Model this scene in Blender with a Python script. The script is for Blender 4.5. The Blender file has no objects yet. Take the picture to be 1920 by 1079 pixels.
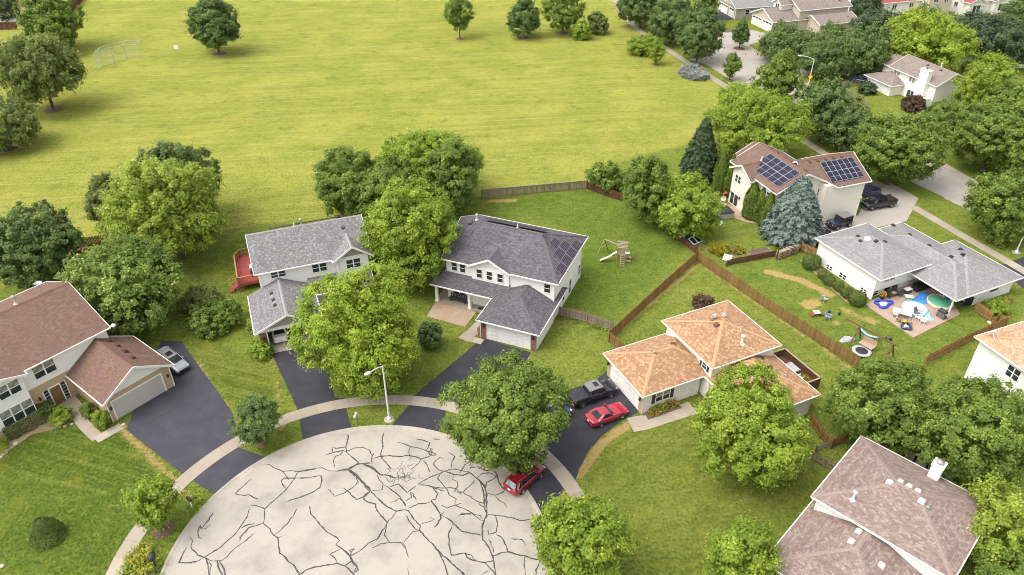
import bpy, math, random
import numpy as np
from mathutils import Vector, Matrix

random.seed(11)
rng = np.random.default_rng(11)
scene = bpy.context.scene
C = scene.collection
R = math.radians

# ------------------------------------------------------------------ camera, sky, sun, exposure
CAM_H = 50.0
PITCH = R(34.6)
FPX = 1420.0
cam = bpy.data.cameras.new("camera")
cam.sensor_width = 36.0
cam.lens = FPX / 1920.0 * 36.0
cam.clip_end = 6000.0
camo = bpy.data.objects.new("camera", cam)
camo.location = (0, 0, CAM_H)
camo.rotation_euler = (math.pi / 2 - PITCH, 0, 0)
C.objects.link(camo)
scene.camera = camo

SUN_EL, SUN_AZ = R(60), R(-112)          # azimuth measured from +Y towards +X
world = bpy.data.worlds.new("World")
scene.world = world
world.use_nodes = True
wn, wl = world.node_tree.nodes, world.node_tree.links
wn.clear()
sky = wn.new("ShaderNodeTexSky")
sky.sky_type = 'NISHITA'
sky.sun_disc = False
sky.sun_elevation = SUN_EL
sky.sun_rotation = SUN_AZ
sky.air_density = 1.2
sky.dust_density = 4.0
hs = wn.new("ShaderNodeHueSaturation")
hs.inputs['Saturation'].default_value = 0.22      # thin overcast: an almost grey sky
bg = wn.new("ShaderNodeBackground")
bg.inputs['Strength'].default_value = 0.15
wo = wn.new("ShaderNodeOutputWorld")
wl.new(sky.outputs[0], hs.inputs['Color'])
wl.new(hs.outputs[0], bg.inputs['Color'])
wl.new(bg.outputs[0], wo.inputs['Surface'])

sl = bpy.data.lights.new("sun", 'SUN')
sl.energy = 0.62
sl.angle = R(50)
sl.color = (1.0, 0.95, 0.88)
so = bpy.data.objects.new("sun", sl)
sd = Vector((math.sin(SUN_AZ) * math.cos(SUN_EL), math.cos(SUN_AZ) * math.cos(SUN_EL), math.sin(SUN_EL)))
so.rotation_euler = sd.to_track_quat('Z', 'Y').to_euler()
so.location = (0, 0, 120)
C.objects.link(so)

scene.cycles.filter_width = 1.0
scene.cycles.use_denoising = True
scene.cycles.denoiser = 'OPENIMAGEDENOISE'
scene.cycles.denoising_input_passes = 'RGB_ALBEDO_NORMAL'
scene.cycles.denoising_prefilter = 'ACCURATE'
scene.cycles.use_adaptive_sampling = False
scene.cycles.max_bounces = 8
scene.cycles.diffuse_bounces = 6
scene.cycles.sample_clamp_indirect = 3.0
vs = scene.view_settings
vs.view_transform = 'Standard'
vs.look = 'None'
vs.gamma = 1.0
vs.use_curve_mapping = False
vs.exposure = 1.34


# ------------------------------------------------------------------ where things stand
def G(px, py, z=0.0):
    """the survey: a point of the photograph -> the place on the level z metres above the ground"""
    a = (px - 960.0) / FPX
    b = -(py - 539.5) / FPX
    d = (a, math.cos(PITCH) + b * math.sin(PITCH), -math.sin(PITCH) + b * math.cos(PITCH))
    t = (z - CAM_H) / d[2]
    return Vector((d[0] * t, d[1] * t, z))


def depth_at(px, py, z=0.0):
    p = G(px, py, z)
    return p.y * math.cos(PITCH) + (CAM_H - p.z) * math.sin(PITCH)


def heading(tail, nose, z=0.0):
    d = G(*nose, z) - G(*tail, z)
    return math.atan2(d.y, d.x)


# ------------------------------------------------------------------ mesh and object helpers
class MB:
    def __init__(s):
        s.v, s.f, s.m, s.sm = [], [], [], []

    def face(s, pts, m=0, smooth=False):
        i = len(s.v)
        s.v += [tuple(p) for p in pts]
        s.f.append(list(range(i, i + len(pts))))
        s.m.append(m)
        s.sm.append(smooth)

    def grid(s, rows, m=0, smooth=True, close=False):
        """rows: list of equal-length point lists"""
        i0, n = len(s.v), len(rows[0])
        for r in rows:
            s.v += [tuple(p) for p in r]
        for a in range(len(rows) - 1):
            for b in range(n if close else n - 1):
                c = (b + 1) % n
                s.f.append([i0 + a * n + b, i0 + a * n + c, i0 + (a + 1) * n + c, i0 + (a + 1) * n + b])
                s.m.append(m)
                s.sm.append(smooth)

    def box(s, x0, x1, y0, y1, z0, z1, m=0):
        i = len(s.v)
        s.v += [(x, y, z) for z in (z0, z1) for y in (y0, y1) for x in (x0, x1)]
        for f in ((0, 2, 3, 1), (4, 5, 7, 6), (0, 1, 5, 4), (1, 3, 7, 5), (3, 2, 6, 7), (2, 0, 4, 6)):
            s.f.append([i + k for k in f])
            s.m.append(m)
            s.sm.append(False)
        return s

    def prism(s, poly, vec, m=0, mside=None):
        """poly (3D) is the first cap, poly + vec the second"""
        vec = Vector(vec)
        a = [Vector(p) for p in poly]
        b = [p + vec for p in a]
        s.face(a, m)
        s.face(b[::-1], m if mside is None else mside)
        n = len(a)
        for k in range(n):
            j = (k + 1) % n
            s.face([a[j], a[k], b[k], b[j]], m if mside is None else mside)
        return s

    def bar(s, p, q, w, h=None, m=0, up=(0, 0, 1)):
        """rectangular bar from p to q"""
        p, q = Vector(p), Vector(q)
        h = w if h is None else h
        d = (q - p).normalized()
        u = Vector(up)
        if abs(d.dot(u)) > 0.99:
            u = Vector((1, 0, 0))
        side = d.cross(u).normalized() * (w / 2)
        u = side.cross(d).normalized() * (h / 2)
        s.prism([p - side - u, p + side - u, p + side + u, p - side + u], q - p, m)
        return s

    def tube(s, p, q, r, r2=None, n=8, m=0, cap=True):
        p, q = Vector(p), Vector(q)
        r2 = r if r2 is None else r2
        d = (q - p).normalized()
        u = Vector((0, 0, 1)) if abs(d.z) < 0.95 else Vector((1, 0, 0))
        a = d.cross(u).normalized()
        b = d.cross(a)
        rows = []
        for c, rr in ((p, r), (q, r2)):
            rows.append([c + (a * math.cos(2 * math.pi * k / n) + b * math.sin(2 * math.pi * k / n)) * rr for k in range(n)])
        s.grid(rows, m, True, True)
        if cap:
            s.face(rows[0][::-1], m)
            s.face(rows[1], m)
        return s

    def lathe(s, prof, n=16, m=0, c=(0, 0, 0), smooth=True, sx=1, sy=1, cap=True):
        rows = [[(c[0] + r * sx * math.cos(2 * math.pi * k / n), c[1] + r * sy * math.sin(2 * math.pi * k / n), c[2] + z)
                 for k in range(n)] for r, z in prof]
        s.grid(rows, m, smooth, True)
        if cap and prof[-1][0] > 0.011:
            s.face(rows[-1], m)
        if cap and prof[0][0] > 0.011:
            s.face(rows[0][::-1], m)
        return s

    def mesh(s, name, mats):
        me = bpy.data.meshes.new(name)
        me.from_pydata(s.v, [], s.f)
        for mt in (mats if isinstance(mats, (list, tuple)) else [mats]):
            me.materials.append(mt)
        me.polygons.foreach_set('material_index', s.m)
        me.polygons.foreach_set('use_smooth', s.sm)
        uv = me.uv_layers.new(name='uv')
        me.update()
        data = np.zeros((len(me.loops), 2), np.float32)
        co = s.v
        for p in me.polygons:
            n = p.normal
            if n.z < 0:
                n = -n
            if n.z > 0.995:
                for li in p.loop_indices:
                    c = co[me.loops[li].vertex_index]
                    data[li] = (c[0], c[1])
            else:
                t = Vector((-n.y, n.x, 0)).normalized()
                b = n.cross(t)
                for li in p.loop_indices:
                    c = Vector(co[me.loops[li].vertex_index])
                    data[li] = (c.dot(t), c.dot(b))
        uv.data.foreach_set('uv', data.ravel())
        return me

    def build(s, name, mats, parent=None):
        return link(name, s.mesh(name, mats), parent)


def link(name, me, parent=None):
    o = bpy.data.objects.new(name, me)
    C.objects.link(o)
    if parent is not None:
        o.parent = parent
    return o


def tag(o, label=None, cat=None, group=None, kind=None):
    if label:
        o['label'] = label
    if cat:
        o['category'] = cat
    if group:
        o['group'] = group
    if kind:
        o['kind'] = kind
    return o


def thing(name, label, cat, loc=(0, 0, 0), rz=0.0, group=None):
    o = bpy.data.objects.new(name, None)
    C.objects.link(o)
    o.empty_display_size = 0.3
    o.location = loc
    o.rotation_euler = (0, 0, rz)
    return tag(o, label, cat, group)


def struct(o, label=None):
    o['kind'] = 'structure'
    if label:
        o['label'] = label
    return o


def copy_tree(o, parent=None):
    c = o.copy()
    C.objects.link(c)
    if parent is not None:
        c.parent = parent
    for ch in list(o.children):
        copy_tree(ch, c)
    return c


# ------------------------------------------------------------------ materials
def lin(c):
    return (*c, 1.0) if len(c) == 3 else c


def new_mat(name):
    m = bpy.data.materials.new(name)
    m.use_nodes = True
    nt = m.node_tree
    b = nt.nodes['Principled BSDF']
    return m, nt.nodes, nt.links, b


def N(nodes, t, **kw):
    n = nodes.new(t)
    for k, v in kw.items():
        if k in n.inputs:
            n.inputs[k].default_value = v
        else:
            setattr(n, k, v)
    return n


def mixc(nodes, links, fac, a, b, blend='MIX'):
    n = nodes.new('ShaderNodeMix')
    n.data_type = 'RGBA'
    n.blend_type = blend
    for sock, v in ((n.inputs[0], fac), (n.inputs[6], a), (n.inputs[7], b)):
        if isinstance(v, (int, float)):
            sock.default_value = v
        elif isinstance(v, tuple):
            sock.default_value = lin(v)
        else:
            links.new(v, sock)
    return n.outputs[2]


def mathn(nodes, links, op, a, b=None, clamp=False):
    n = nodes.new('ShaderNodeMath')
    n.operation = op
    n.use_clamp = clamp
    for sock, v in ((n.inputs[0], a), (n.inputs[1], b)):
        if v is None:
            continue
        if isinstance(v, (int, float)):
            sock.default_value = v
        else:
            links.new(v, sock)
    return n.outputs[0]


def ramp(nodes, links, fac, lo, hi):
    n = nodes.new('ShaderNodeMapRange')
    n.interpolation_type = 'SMOOTHSTEP'
    n.inputs[1].default_value = lo
    n.inputs[2].default_value = hi
    links.new(fac, n.inputs[0])
    return n.outputs[0]


def noise(nodes, links, vec, scale, detail=3.0, rough=0.55):
    n = nodes.new('ShaderNodeTexNoise')
    n.inputs['Scale'].default_value = scale
    n.inputs['Detail'].default_value = detail
    n.inputs['Roughness'].default_value = rough
    if vec is not None:
        links.new(vec, n.inputs['Vector'])
    return n.outputs[0]


def along(nodes, links, vec, ang, sx, sy):
    """coordinates turned so that x runs along ang; sx, sy are cycles per metre"""
    n = nodes.new('ShaderNodeMapping')
    n.vector_type = 'TEXTURE'
    n.inputs['Scale'].default_value = (1 / sx, 1 / sy, 1)
    n.inputs['Rotation'].default_value = (0, 0, ang)
    links.new(vec, n.inputs['Vector'])
    return n.outputs[0]


def mapped(nodes, links, vec, sc, rot=(0, 0, 0)):
    n = nodes.new('ShaderNodeMapping')
    n.inputs['Scale'].default_value = sc
    n.inputs['Rotation'].default_value = rot
    links.new(vec, n.inputs['Vector'])
    return n.outputs[0]


def bump(nodes, links, b, h, strength, dist):
    n = nodes.new('ShaderNodeBump')
    n.inputs['Strength'].default_value = strength
    n.inputs['Distance'].default_value = dist
    links.new(h, n.inputs['Height'])
    links.new(n.outputs[0], b.inputs['Normal'])


def plain(name, c, c2=None, rough=0.6, scale=3.0, metal=0.0, coat=0.0, bmp=0.0, bscale=20.0, spec=0.4):
    m, nd, ln, b = new_mat(name)
    tc = nd.new('ShaderNodeTexCoord').outputs['Object']
    if c2 is None:
        c2 = tuple(x * 0.86 for x in c)
    f = ramp(nd, ln, noise(nd, ln, tc, scale, 5.0, 0.6), 0.32, 0.68)
    ln.new(mixc(nd, ln, f, c, c2), b.inputs['Base Color'])
    b.inputs['Roughness'].default_value = rough
    b.inputs['Metallic'].default_value = metal
    b.inputs['Coat Weight'].default_value = coat
    b.inputs['Coat Roughness'].default_value = 0.05
    b.inputs['Specular IOR Level'].default_value = spec
    if bmp:
        bump(nd, ln, b, noise(nd, ln, tc, bscale, 3.0), bmp, 0.02)
    return m


def shingle(name, c1, c2, c3, spot=0.5, course=0.15, tab=0.34):
    m, nd, ln, b = new_mat(name)
    uv = nd.new('ShaderNodeTexCoord').outputs['UV']
    br = N(nd, 'ShaderNodeTexBrick')
    br.offset = 0.37
    br.inputs['Scale'].default_value = 1.0
    br.inputs['Brick Width'].default_value = tab
    br.inputs['Row Height'].default_value = course
    br.inputs['Mortar Size'].default_value = 0.012
    br.inputs['Mortar Smooth'].default_value = 0.4
    br.inputs['Color1'].default_value = lin(c1)
    br.inputs['Color2'].default_value = lin(c2)
    br.inputs['Mortar'].default_value = lin(tuple(x * 0.5 for x in c1))
    ln.new(uv, br.inputs['Vector'])
    # a second lay of wider tabs gives the blotched blend of architectural shingles
    b2 = N(nd, 'ShaderNodeTexBrick')
    b2.offset = 0.61
    b2.inputs['Scale'].default_value = 1.0
    b2.inputs['Brick Width'].default_value = tab * 0.8
    b2.inputs['Row Height'].default_value = course
    b2.inputs['Mortar Size'].default_value = 0.0
    b2.inputs['Color1'].default_value = (0, 0, 0, 1)
    b2.inputs['Color2'].default_value = (1, 1, 1, 1)
    ln.new(uv, b2.inputs['Vector'])
    n1 = noise(nd, ln, mapped(nd, ln, uv, (4.2, 7.6, 1)), 1.0, 3.0, 0.6)
    f = mathn(nd, ln, 'MULTIPLY', ramp(nd, ln, b2.outputs['Color'], 0.45, 0.8), ramp(nd, ln, n1, spot - 0.15, spot + 0.2))
    col = mixc(nd, ln, f, br.outputs['Color'], c3)
    big = noise(nd, ln, mapped(nd, ln, uv, (0.9, 0.16, 1)), 1.0, 4.0, 0.65)
    col = mixc(nd, ln, mathn(nd, ln, 'MULTIPLY', ramp(nd, ln, big, 0.35, 0.75), 0.3), col, tuple(x * 0.62 for x in c1))
    ln.new(col, b.inputs['Base Color'])
    b.inputs['Roughness'].default_value = 0.92
    b.inputs['Specular IOR Level'].default_value = 0.25
    bump(nd, ln, b, br.outputs['Fac'], -0.5, 0.012)
    return m


def siding(name, c, row=0.14, dark=0.86, vertical=False):
    m, nd, ln, b = new_mat(name)
    uv = nd.new('ShaderNodeTexCoord').outputs['UV']
    if vertical:
        uv = mapped(nd, ln, uv, (1, 1, 1), (0, 0, math.pi / 2))
    br = N(nd, 'ShaderNodeTexBrick')
    br.inputs['Scale'].default_value = 1.0
    br.inputs['Brick Width'].default_value = 3.7
    br.inputs['Row Height'].default_value = row
    br.inputs['Mortar Size'].default_value = 0.011
    br.inputs['Mortar Smooth'].default_value = 0.6
    br.inputs['Color1'].default_value = lin(c)
    br.inputs['Color2'].default_value = lin(tuple(x * 0.95 for x in c))
    br.inputs['Mortar'].default_value = lin(tuple(x * dark for x in c))
    ln.new(uv, br.inputs['Vector'])
    n1 = ramp(nd, ln, noise(nd, ln, mapped(nd, ln, uv, (0.5, 1.4, 1)), 1.0, 5.0, 0.65), 0.4, 0.8)
    col = mixc(nd, ln, mathn(nd, ln, 'MULTIPLY', n1, 0.22), br.outputs['Color'], tuple(x * 0.74 for x in c))
    ln.new(col, b.inputs['Base Color'])
    b.inputs['Roughness'].default_value = 0.55
    bump(nd, ln, b, br.outputs['Fac'], -0.2, 0.01)
    return m


def brick(name, c1, c2, mortar):
    m, nd, ln, b = new_mat(name)
    uv = nd.new('ShaderNodeTexCoord').outputs['UV']
    br = N(nd, 'ShaderNodeTexBrick')
    br.inputs['Scale'].default_value = 1.0
    br.inputs['Brick Width'].default_value = 0.23
    br.inputs['Row Height'].default_value = 0.08
    br.inputs['Mortar Size'].default_value = 0.008
    br.inputs['Color1'].default_value = lin(c1)
    br.inputs['Color2'].default_value = lin(c2)
    br.inputs['Mortar'].default_value = lin(mortar)
    ln.new(uv, br.inputs['Vector'])
    n1 = noise(nd, ln, uv, 3.0, 4.0)
    col = mixc(nd, ln, mathn(nd, ln, 'MULTIPLY', n1, 0.4), br.outputs['Color'], tuple(x * 0.6 for x in c2))
    ln.new(col, b.inputs['Base Color'])
    b.inputs['Roughness'].default_value = 0.85
    bump(nd, ln, b, br.outputs['Fac'], -0.6, 0.01)
    return m


def paving(name, c1, c2, w=0.4, h=0.2):
    m, nd, ln, b = new_mat(name)
    uv = nd.new('ShaderNodeTexCoord').outputs['UV']
    br = N(nd, 'ShaderNodeTexBrick')
    br.inputs['Scale'].default_value = 1.0
    br.inputs['Brick Width'].default_value = w
    br.inputs['Row Height'].default_value = h
    br.inputs['Mortar Size'].default_value = 0.012
    br.inputs['Color1'].default_value = lin(c1)
    br.inputs['Color2'].default_value = lin(c2)
    br.inputs['Mortar'].default_value = lin(tuple(x * 0.6 for x in c2))
    ln.new(uv, br.inputs['Vector'])
    n1 = noise(nd, ln, uv, 0.9, 4.0)
    col = mixc(nd, ln, mathn(nd, ln, 'MULTIPLY', ramp(nd, ln, n1, 0.35, 0.7), 0.4), br.outputs['Color'], tuple(x * 0.7 for x in c2))
    ln.new(col, b.inputs['Base Color'])
    b.inputs['Roughness'].default_value = 0.85
    return m


def concrete(name, c, stain, per_object=0.1, dark_amt=0.5):
    m, nd, ln, b = new_mat(name)
    pos = nd.new('ShaderNodeNewGeometry').outputs['Position']
    oi = nd.new('ShaderNodeObjectInfo').outputs['Random']
    f1 = ramp(nd, ln, noise(nd, ln, pos, 0.35, 6.0, 0.62), 0.42, 0.78)
    f2 = ramp(nd, ln, noise(nd, ln, pos, 7.0, 4.0, 0.7), 0.35, 0.75)
    f3 = ramp(nd, ln, noise(nd, ln, pos, 1.7, 5.0, 0.7), 0.5, 0.8)
    col = mixc(nd, ln, mathn(nd, ln, 'MULTIPLY', f1, dark_amt), c, stain)
    col = mixc(nd, ln, mathn(nd, ln, 'MULTIPLY', f2, 0.22), col, tuple(x * 0.62 for x in c))
    col = mixc(nd, ln, mathn(nd, ln, 'MULTIPLY', f3, 0.35), col, stain)
    fo = mathn(nd, ln, 'MULTIPLY', oi, per_object)
    col = mixc(nd, ln, fo, col, tuple(x * 0.35 for x in c))
    ln.new(col, b.inputs['Base Color'])
    b.inputs['Roughness'].default_value = 0.88
    b.inputs['Specular IOR Level'].default_value = 0.3
    bump(nd, ln, b, noise(nd, ln, pos, 40.0, 3.0), 0.25, 0.01)
    return m


def asphalt(name, c, c2):
    m, nd, ln, b = new_mat(name)
    pos = nd.new('ShaderNodeNewGeometry').outputs['Position']
    f1 = ramp(nd, ln, noise(nd, ln, pos, 0.5, 5.0, 0.6), 0.35, 0.72)
    f2 = ramp(nd, ln, noise(nd, ln, pos, 14.0, 3.0, 0.8), 0.3, 0.8)
    f3 = ramp(nd, ln, noise(nd, ln, pos, 3.5, 4.0, 0.7), 0.66, 0.76)
    col = mixc(nd, ln, f1, c, c2)
    col = mixc(nd, ln, mathn(nd, ln, 'MULTIPLY', f2, 0.5), col, tuple(x * 0.55 for x in c))
    col = mixc(nd, ln, mathn(nd, ln, 'MULTIPLY', f3, 0.35), col, tuple(x * 2.0 for x in c2))
    ln.new(col, b.inputs['Base Color'])
    b.inputs['Roughness'].default_value = 0.8
    b.inputs['Specular IOR Level'].default_value = 0.35
    bump(nd, ln, b, noise(nd, ln, pos, 60.0, 2.0), 0.4, 0.008)
    return m


def wood(name, c, c2, per_object=0.5):
    m, nd, ln, b = new_mat(name)
    tc = nd.new('ShaderNodeTexCoord').outputs['Object']
    oi = nd.new('ShaderNodeObjectInfo').outputs['Random']
    n1 = noise(nd, ln, mapped(nd, ln, tc, (14, 14, 1.2)), 1.0, 4.0)
    f = mathn(nd, ln, 'ADD', mathn(nd, ln, 'MULTIPLY', n1, 1.0 - per_object), mathn(nd, ln, 'MULTIPLY', oi, per_object))
    ln.new(mixc(nd, ln, ramp(nd, ln, f, 0.1, 0.9), c, c2), b.inputs['Base Color'])
    b.inputs['Roughness'].default_value = 0.85
    b.inputs['Specular IOR Level'].default_value = 0.2
    return m


def leaf_mat(name, c, c2, c3, trans=0.3):
    """c: older leaves, c2: usual, c3: young tips; differs leaf by leaf and bough by bough"""
    m, nd, ln, b = new_mat(name)
    ge = nd.new('ShaderNodeNewGeometry')
    tc = nd.new('ShaderNodeTexCoord').outputs['Object']
    rpi = ge.outputs['Random Per Island']
    n1 = ramp(nd, ln, noise(nd, ln, tc, 0.55, 4.0, 0.65), 0.36, 0.66)
    f = mathn(nd, ln, 'ADD', mathn(nd, ln, 'MULTIPLY', rpi, 0.38), mathn(nd, ln, 'MULTIPLY', n1, 0.62))
    col = mixc(nd, ln, f, c, c2)
    col = mixc(nd, ln, mathn(nd, ln, 'MULTIPLY', ramp(nd, ln, rpi, 0.62, 1.0), ramp(nd, ln, n1, 0.2, 0.9)), col, c3)
    ln.new(col, b.inputs['Base Color'])
    b.inputs['Roughness'].default_value = 0.55
    b.inputs['Specular IOR Level'].default_value = 0.12
    tr = nd.new('ShaderNodeBsdfTranslucent')
    ln.new(mixc(nd, ln, 0.5, col, c3), tr.inputs['Color'])
    mx = nd.new('ShaderNodeMixShader')
    mx.inputs[0].default_value = trans
    ln.new(b.outputs[0], mx.inputs[1])
    ln.new(tr.outputs[0], mx.inputs[2])
    out = [n for n in nd if n.type == 'OUTPUT_MATERIAL'][0]
    ln.new(mx.outputs[0], out.inputs['Surface'])
    return m


def glass_dark(name, c=(0.02, 0.024, 0.028), rough=0.06, spec=0.35):
    m, nd, ln, b = new_mat(name)
    tc = nd.new('ShaderNodeTexCoord').outputs['Object']
    f = ramp(nd, ln, noise(nd, ln, tc, 1.6, 2.0), 0.35, 0.7)
    ln.new(mixc(nd, ln, f, c, tuple(x * 2.2 for x in c)), b.inputs['Base Color'])
    b.inputs['Roughness'].default_value = rough
    b.inputs['Specular IOR Level'].default_value = spec
    return m


def paint(name, c, rough=0.3, metal=0.0):
    m, nd, ln, b = new_mat(name)
    tc = nd.new('ShaderNodeTexCoord').outputs['Object']
    f = noise(nd, ln, tc, 1.3, 4.0)
    ln.new(mixc(nd, ln, f, c, tuple(x * 0.8 for x in c)), b.inputs['Base Color'])
    b.inputs['Roughness'].default_value = rough
    b.inputs['Metallic'].default_value = metal
    b.inputs['Coat Weight'].default_value = 0.7
    b.inputs['Coat Roughness'].default_value = 0.08
    return m


M = {}
M['concrete'] = concrete('concrete', (0.345, 0.308, 0.260), (0.205, 0.184, 0.160), 0.1, 0.8)
M['walk'] = concrete('walk_concrete', (0.36, 0.305, 0.24), (0.27, 0.225, 0.175), 0.35, 0.5)
M['street'] = concrete('street_concrete', (0.35, 0.31, 0.27), (0.265, 0.235, 0.20), 0.25, 0.5)
M['gutter'] = concrete('gutter_concrete', (0.375, 0.33, 0.275), (0.285, 0.245, 0.20), 0.28, 0.5)
M['asphalt_blue'] = asphalt('asphalt_blue', (0.040, 0.039, 0.050), (0.055, 0.053, 0.064))
M['asphalt_dark'] = asphalt('asphalt_dark', (0.030, 0.029, 0.036), (0.045, 0.043, 0.050))
M['tar'] = plain('tar', (0.026, 0.021, 0.02), (0.075, 0.058, 0.05), 0.6, 2.0)
M['white'] = plain('white_trim', (0.80, 0.78, 0.74), (0.68, 0.66, 0.62), 0.45, 2.0)
M['white_metal'] = plain('white_metal', (0.66, 0.65, 0.62), (0.5, 0.49, 0.46), 0.4, 4.0)
M['grey_metal'] = plain('grey_metal', (0.42, 0.42, 0.41), (0.3, 0.3, 0.29), 0.45, 4.0, 0.5)
M['dark_metal'] = plain('dark_metal', (0.035, 0.035, 0.037), (0.06, 0.06, 0.06), 0.5, 4.0)
M['black'] = plain('black_plastic', (0.016, 0.016, 0.018), (0.03, 0.03, 0.032), 0.5, 3.0)
M['rubber'] = plain('rubber', (0.02, 0.02, 0.021), (0.035, 0.034, 0.033), 0.85, 5.0)
M['chrome'] = plain('alloy', (0.55, 0.55, 0.56), (0.42, 0.42, 0.43), 0.25, 6.0, 0.9)
M['glass'] = glass_dark('window_glass')
M['blind'] = glass_dark('window_blind', (0.15, 0.15, 0.125), 0.15)
M['car_glass'] = glass_dark('car_glass', (0.012, 0.013, 0.016), 0.05)
M['rear_glass'] = glass_dark('pale_car_glass', (0.13, 0.135, 0.14), 0.1)
M['red_light'] = plain('tail_lamp', (0.32, 0.012, 0.012), (0.2, 0.008, 0.008), 0.2, 4.0)
M['head_light'] = plain('head_lamp', (0.62, 0.63, 0.64), (0.4, 0.4, 0.42), 0.12, 4.0)
M['plate'] = plain('plate', (0.7, 0.7, 0.68), (0.55, 0.55, 0.55), 0.4, 9.0)
M['siding_white'] = siding('siding_white', (0.80, 0.775, 0.73))
M['siding_cream'] = siding('siding_cream', (0.74, 0.68, 0.59))
M['siding_pale'] = siding('siding_pale', (0.77, 0.73, 0.665))
M['siding_grey'] = siding('siding_grey', (0.36, 0.33, 0.30), 0.16)
M['siding_beige'] = siding('siding_beige', (0.52, 0.44, 0.36), 0.16)
M['board_taupe'] = siding('board_taupe', (0.33, 0.29, 0.245), 0.3, 0.6, True)
M['brick_tan'] = brick('brick_tan', (0.50, 0.36, 0.20), (0.40, 0.27, 0.14), (0.5, 0.42, 0.31))
M['brick_red'] = brick('brick_red', (0.27, 0.085, 0.05), (0.17, 0.06, 0.04), (0.32, 0.24, 0.19))
M['roof_brown'] = shingle('roof_brown', (0.150, 0.086, 0.066), (0.205, 0.124, 0.082), (0.096, 0.064, 0.066))
M['roof_grey'] = shingle('roof_grey', (0.150, 0.142, 0.142), (0.185, 0.176, 0.176), (0.31, 0.30, 0.30), 0.5, 0.15, 0.25)
M['roof_slate'] = shingle('roof_slate', (0.078, 0.073, 0.080), (0.115, 0.107, 0.114), (0.165, 0.152, 0.158))
M['roof_tan'] = shingle('roof_tan', (0.285, 0.155, 0.080), (0.345, 0.195, 0.104), (0.46, 0.305, 0.185), 0.46, 0.18, 0.3)
M['roof_pale'] = shingle('roof_pale', (0.19, 0.185, 0.178), (0.23, 0.222, 0.214), (0.29, 0.28, 0.272))
M['roof_pink'] = shingle('roof_pink', (0.180, 0.128, 0.108), (0.245, 0.182, 0.154), (0.33, 0.27, 0.235), 0.5, 0.16, 0.33)
M['roof_russet'] = shingle('roof_russet', (0.150, 0.095, 0.072), (0.185, 0.120, 0.092), (0.118, 0.077, 0.062))
M['roof_peach'] = shingle('roof_peach', (0.36, 0.21, 0.125), (0.44, 0.275, 0.17), (0.54, 0.37, 0.25), 0.46, 0.18, 0.3)
M['roof_red'] = shingle('roof_red', (0.255, 0.065, 0.055), (0.32, 0.10, 0.083), (0.20, 0.06, 0.05))
M['roof_mauve'] = shingle('roof_mauve', (0.185, 0.145, 0.125), (0.23, 0.185, 0.16), (0.28, 0.235, 0.21))
M['cap_tan'] = plain('cap_tan', (0.43, 0.265, 0.14), (0.36, 0.21, 0.105), 0.9, 6.0)
M['cap_pink'] = plain('cap_pink', (0.27, 0.205, 0.175), (0.20, 0.148, 0.125), 0.9, 6.0)
M['cap_slate'] = plain('cap_slate', (0.115, 0.107, 0.112), (0.075, 0.07, 0.076), 0.9, 6.0)
M['cap_grey'] = plain('cap_grey', (0.27, 0.26, 0.25), (0.2, 0.19, 0.185), 0.9, 6.0)
M['cap_brown'] = plain('cap_brown', (0.17, 0.08, 0.055), (0.12, 0.058, 0.044), 0.9, 6.0)
M['fence_orange'] = wood('stained_pine', (0.26, 0.150, 0.055), (0.145, 0.078, 0.030))
M['fence_grey'] = wood('weathered_wood', (0.27, 0.215, 0.155), (0.15, 0.115, 0.085))
M['fence_brown'] = wood('brown_wood', (0.13, 0.06, 0.035), (0.075, 0.035, 0.022))
M['fence_tan'] = wood('tan_wood', (0.33, 0.19, 0.075), (0.23, 0.12, 0.045))
M['wood_pale'] = wood('pale_wood', (0.36, 0.27, 0.19), (0.25, 0.18, 0.12), 0.3)
M['wood_dark'] = wood('dark_wood', (0.16, 0.085, 0.05), (0.1, 0.055, 0.032), 0.3)
M['deck_red'] = wood('deck_red', (0.31, 0.072, 0.062), (0.26, 0.06, 0.05), 0.6)
M['bark'] = plain('bark', (0.13, 0.10, 0.075), (0.07, 0.055, 0.042), 0.95, 4.0, bmp=0.6, bscale=12)
M['mulch'] = plain('mulch', (0.17, 0.105, 0.07), (0.09, 0.055, 0.037), 0.95, 9.0, bmp=1.0, bscale=25)
M['mulch_pale'] = plain('mulch_pale', (0.33, 0.24, 0.16), (0.20, 0.14, 0.09), 0.95, 9.0, bmp=1.0, bscale=25)
M['patio_pink'] = paving('patio_pink', (0.40, 0.285, 0.22), (0.35, 0.25, 0.195), 0.3, 0.15)
M['patio_tan'] = paving('patio_tan', (0.38, 0.27, 0.185), (0.33, 0.235, 0.16), 0.4, 0.2)
M['stone'] = plain('stone', (0.48, 0.42, 0.34), (0.34, 0.29, 0.23), 0.9, 6.0, bmp=0.5)
# ------------------------------------------------------------------ ground: one sheet, finer where the photograph is near
def axis_coords(parts):
    out = []
    for a, b, st in parts:
        out += list(np.arange(a, b, st))
    return np.array(out + [parts[-1][1]])


gx = axis_coords([(-2600, -600, 500), (-600, -130, 60), (-130, -50, 2.0), (-50, 75, 0.5), (75, 180, 2.0), (180, 600, 60), (600, 2600, 500)])
gy = axis_coords([(-2600, -600, 500), (-600, 0, 60), (0, 28, 4.0), (28, 118, 0.5), (118, 230, 1.0), (230, 600, 40), (600, 2600, 500)])
GX, GY = np.meshgrid(gx, gy)
P2 = np.stack([GX.ravel(), GY.ravel()], 1)


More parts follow.
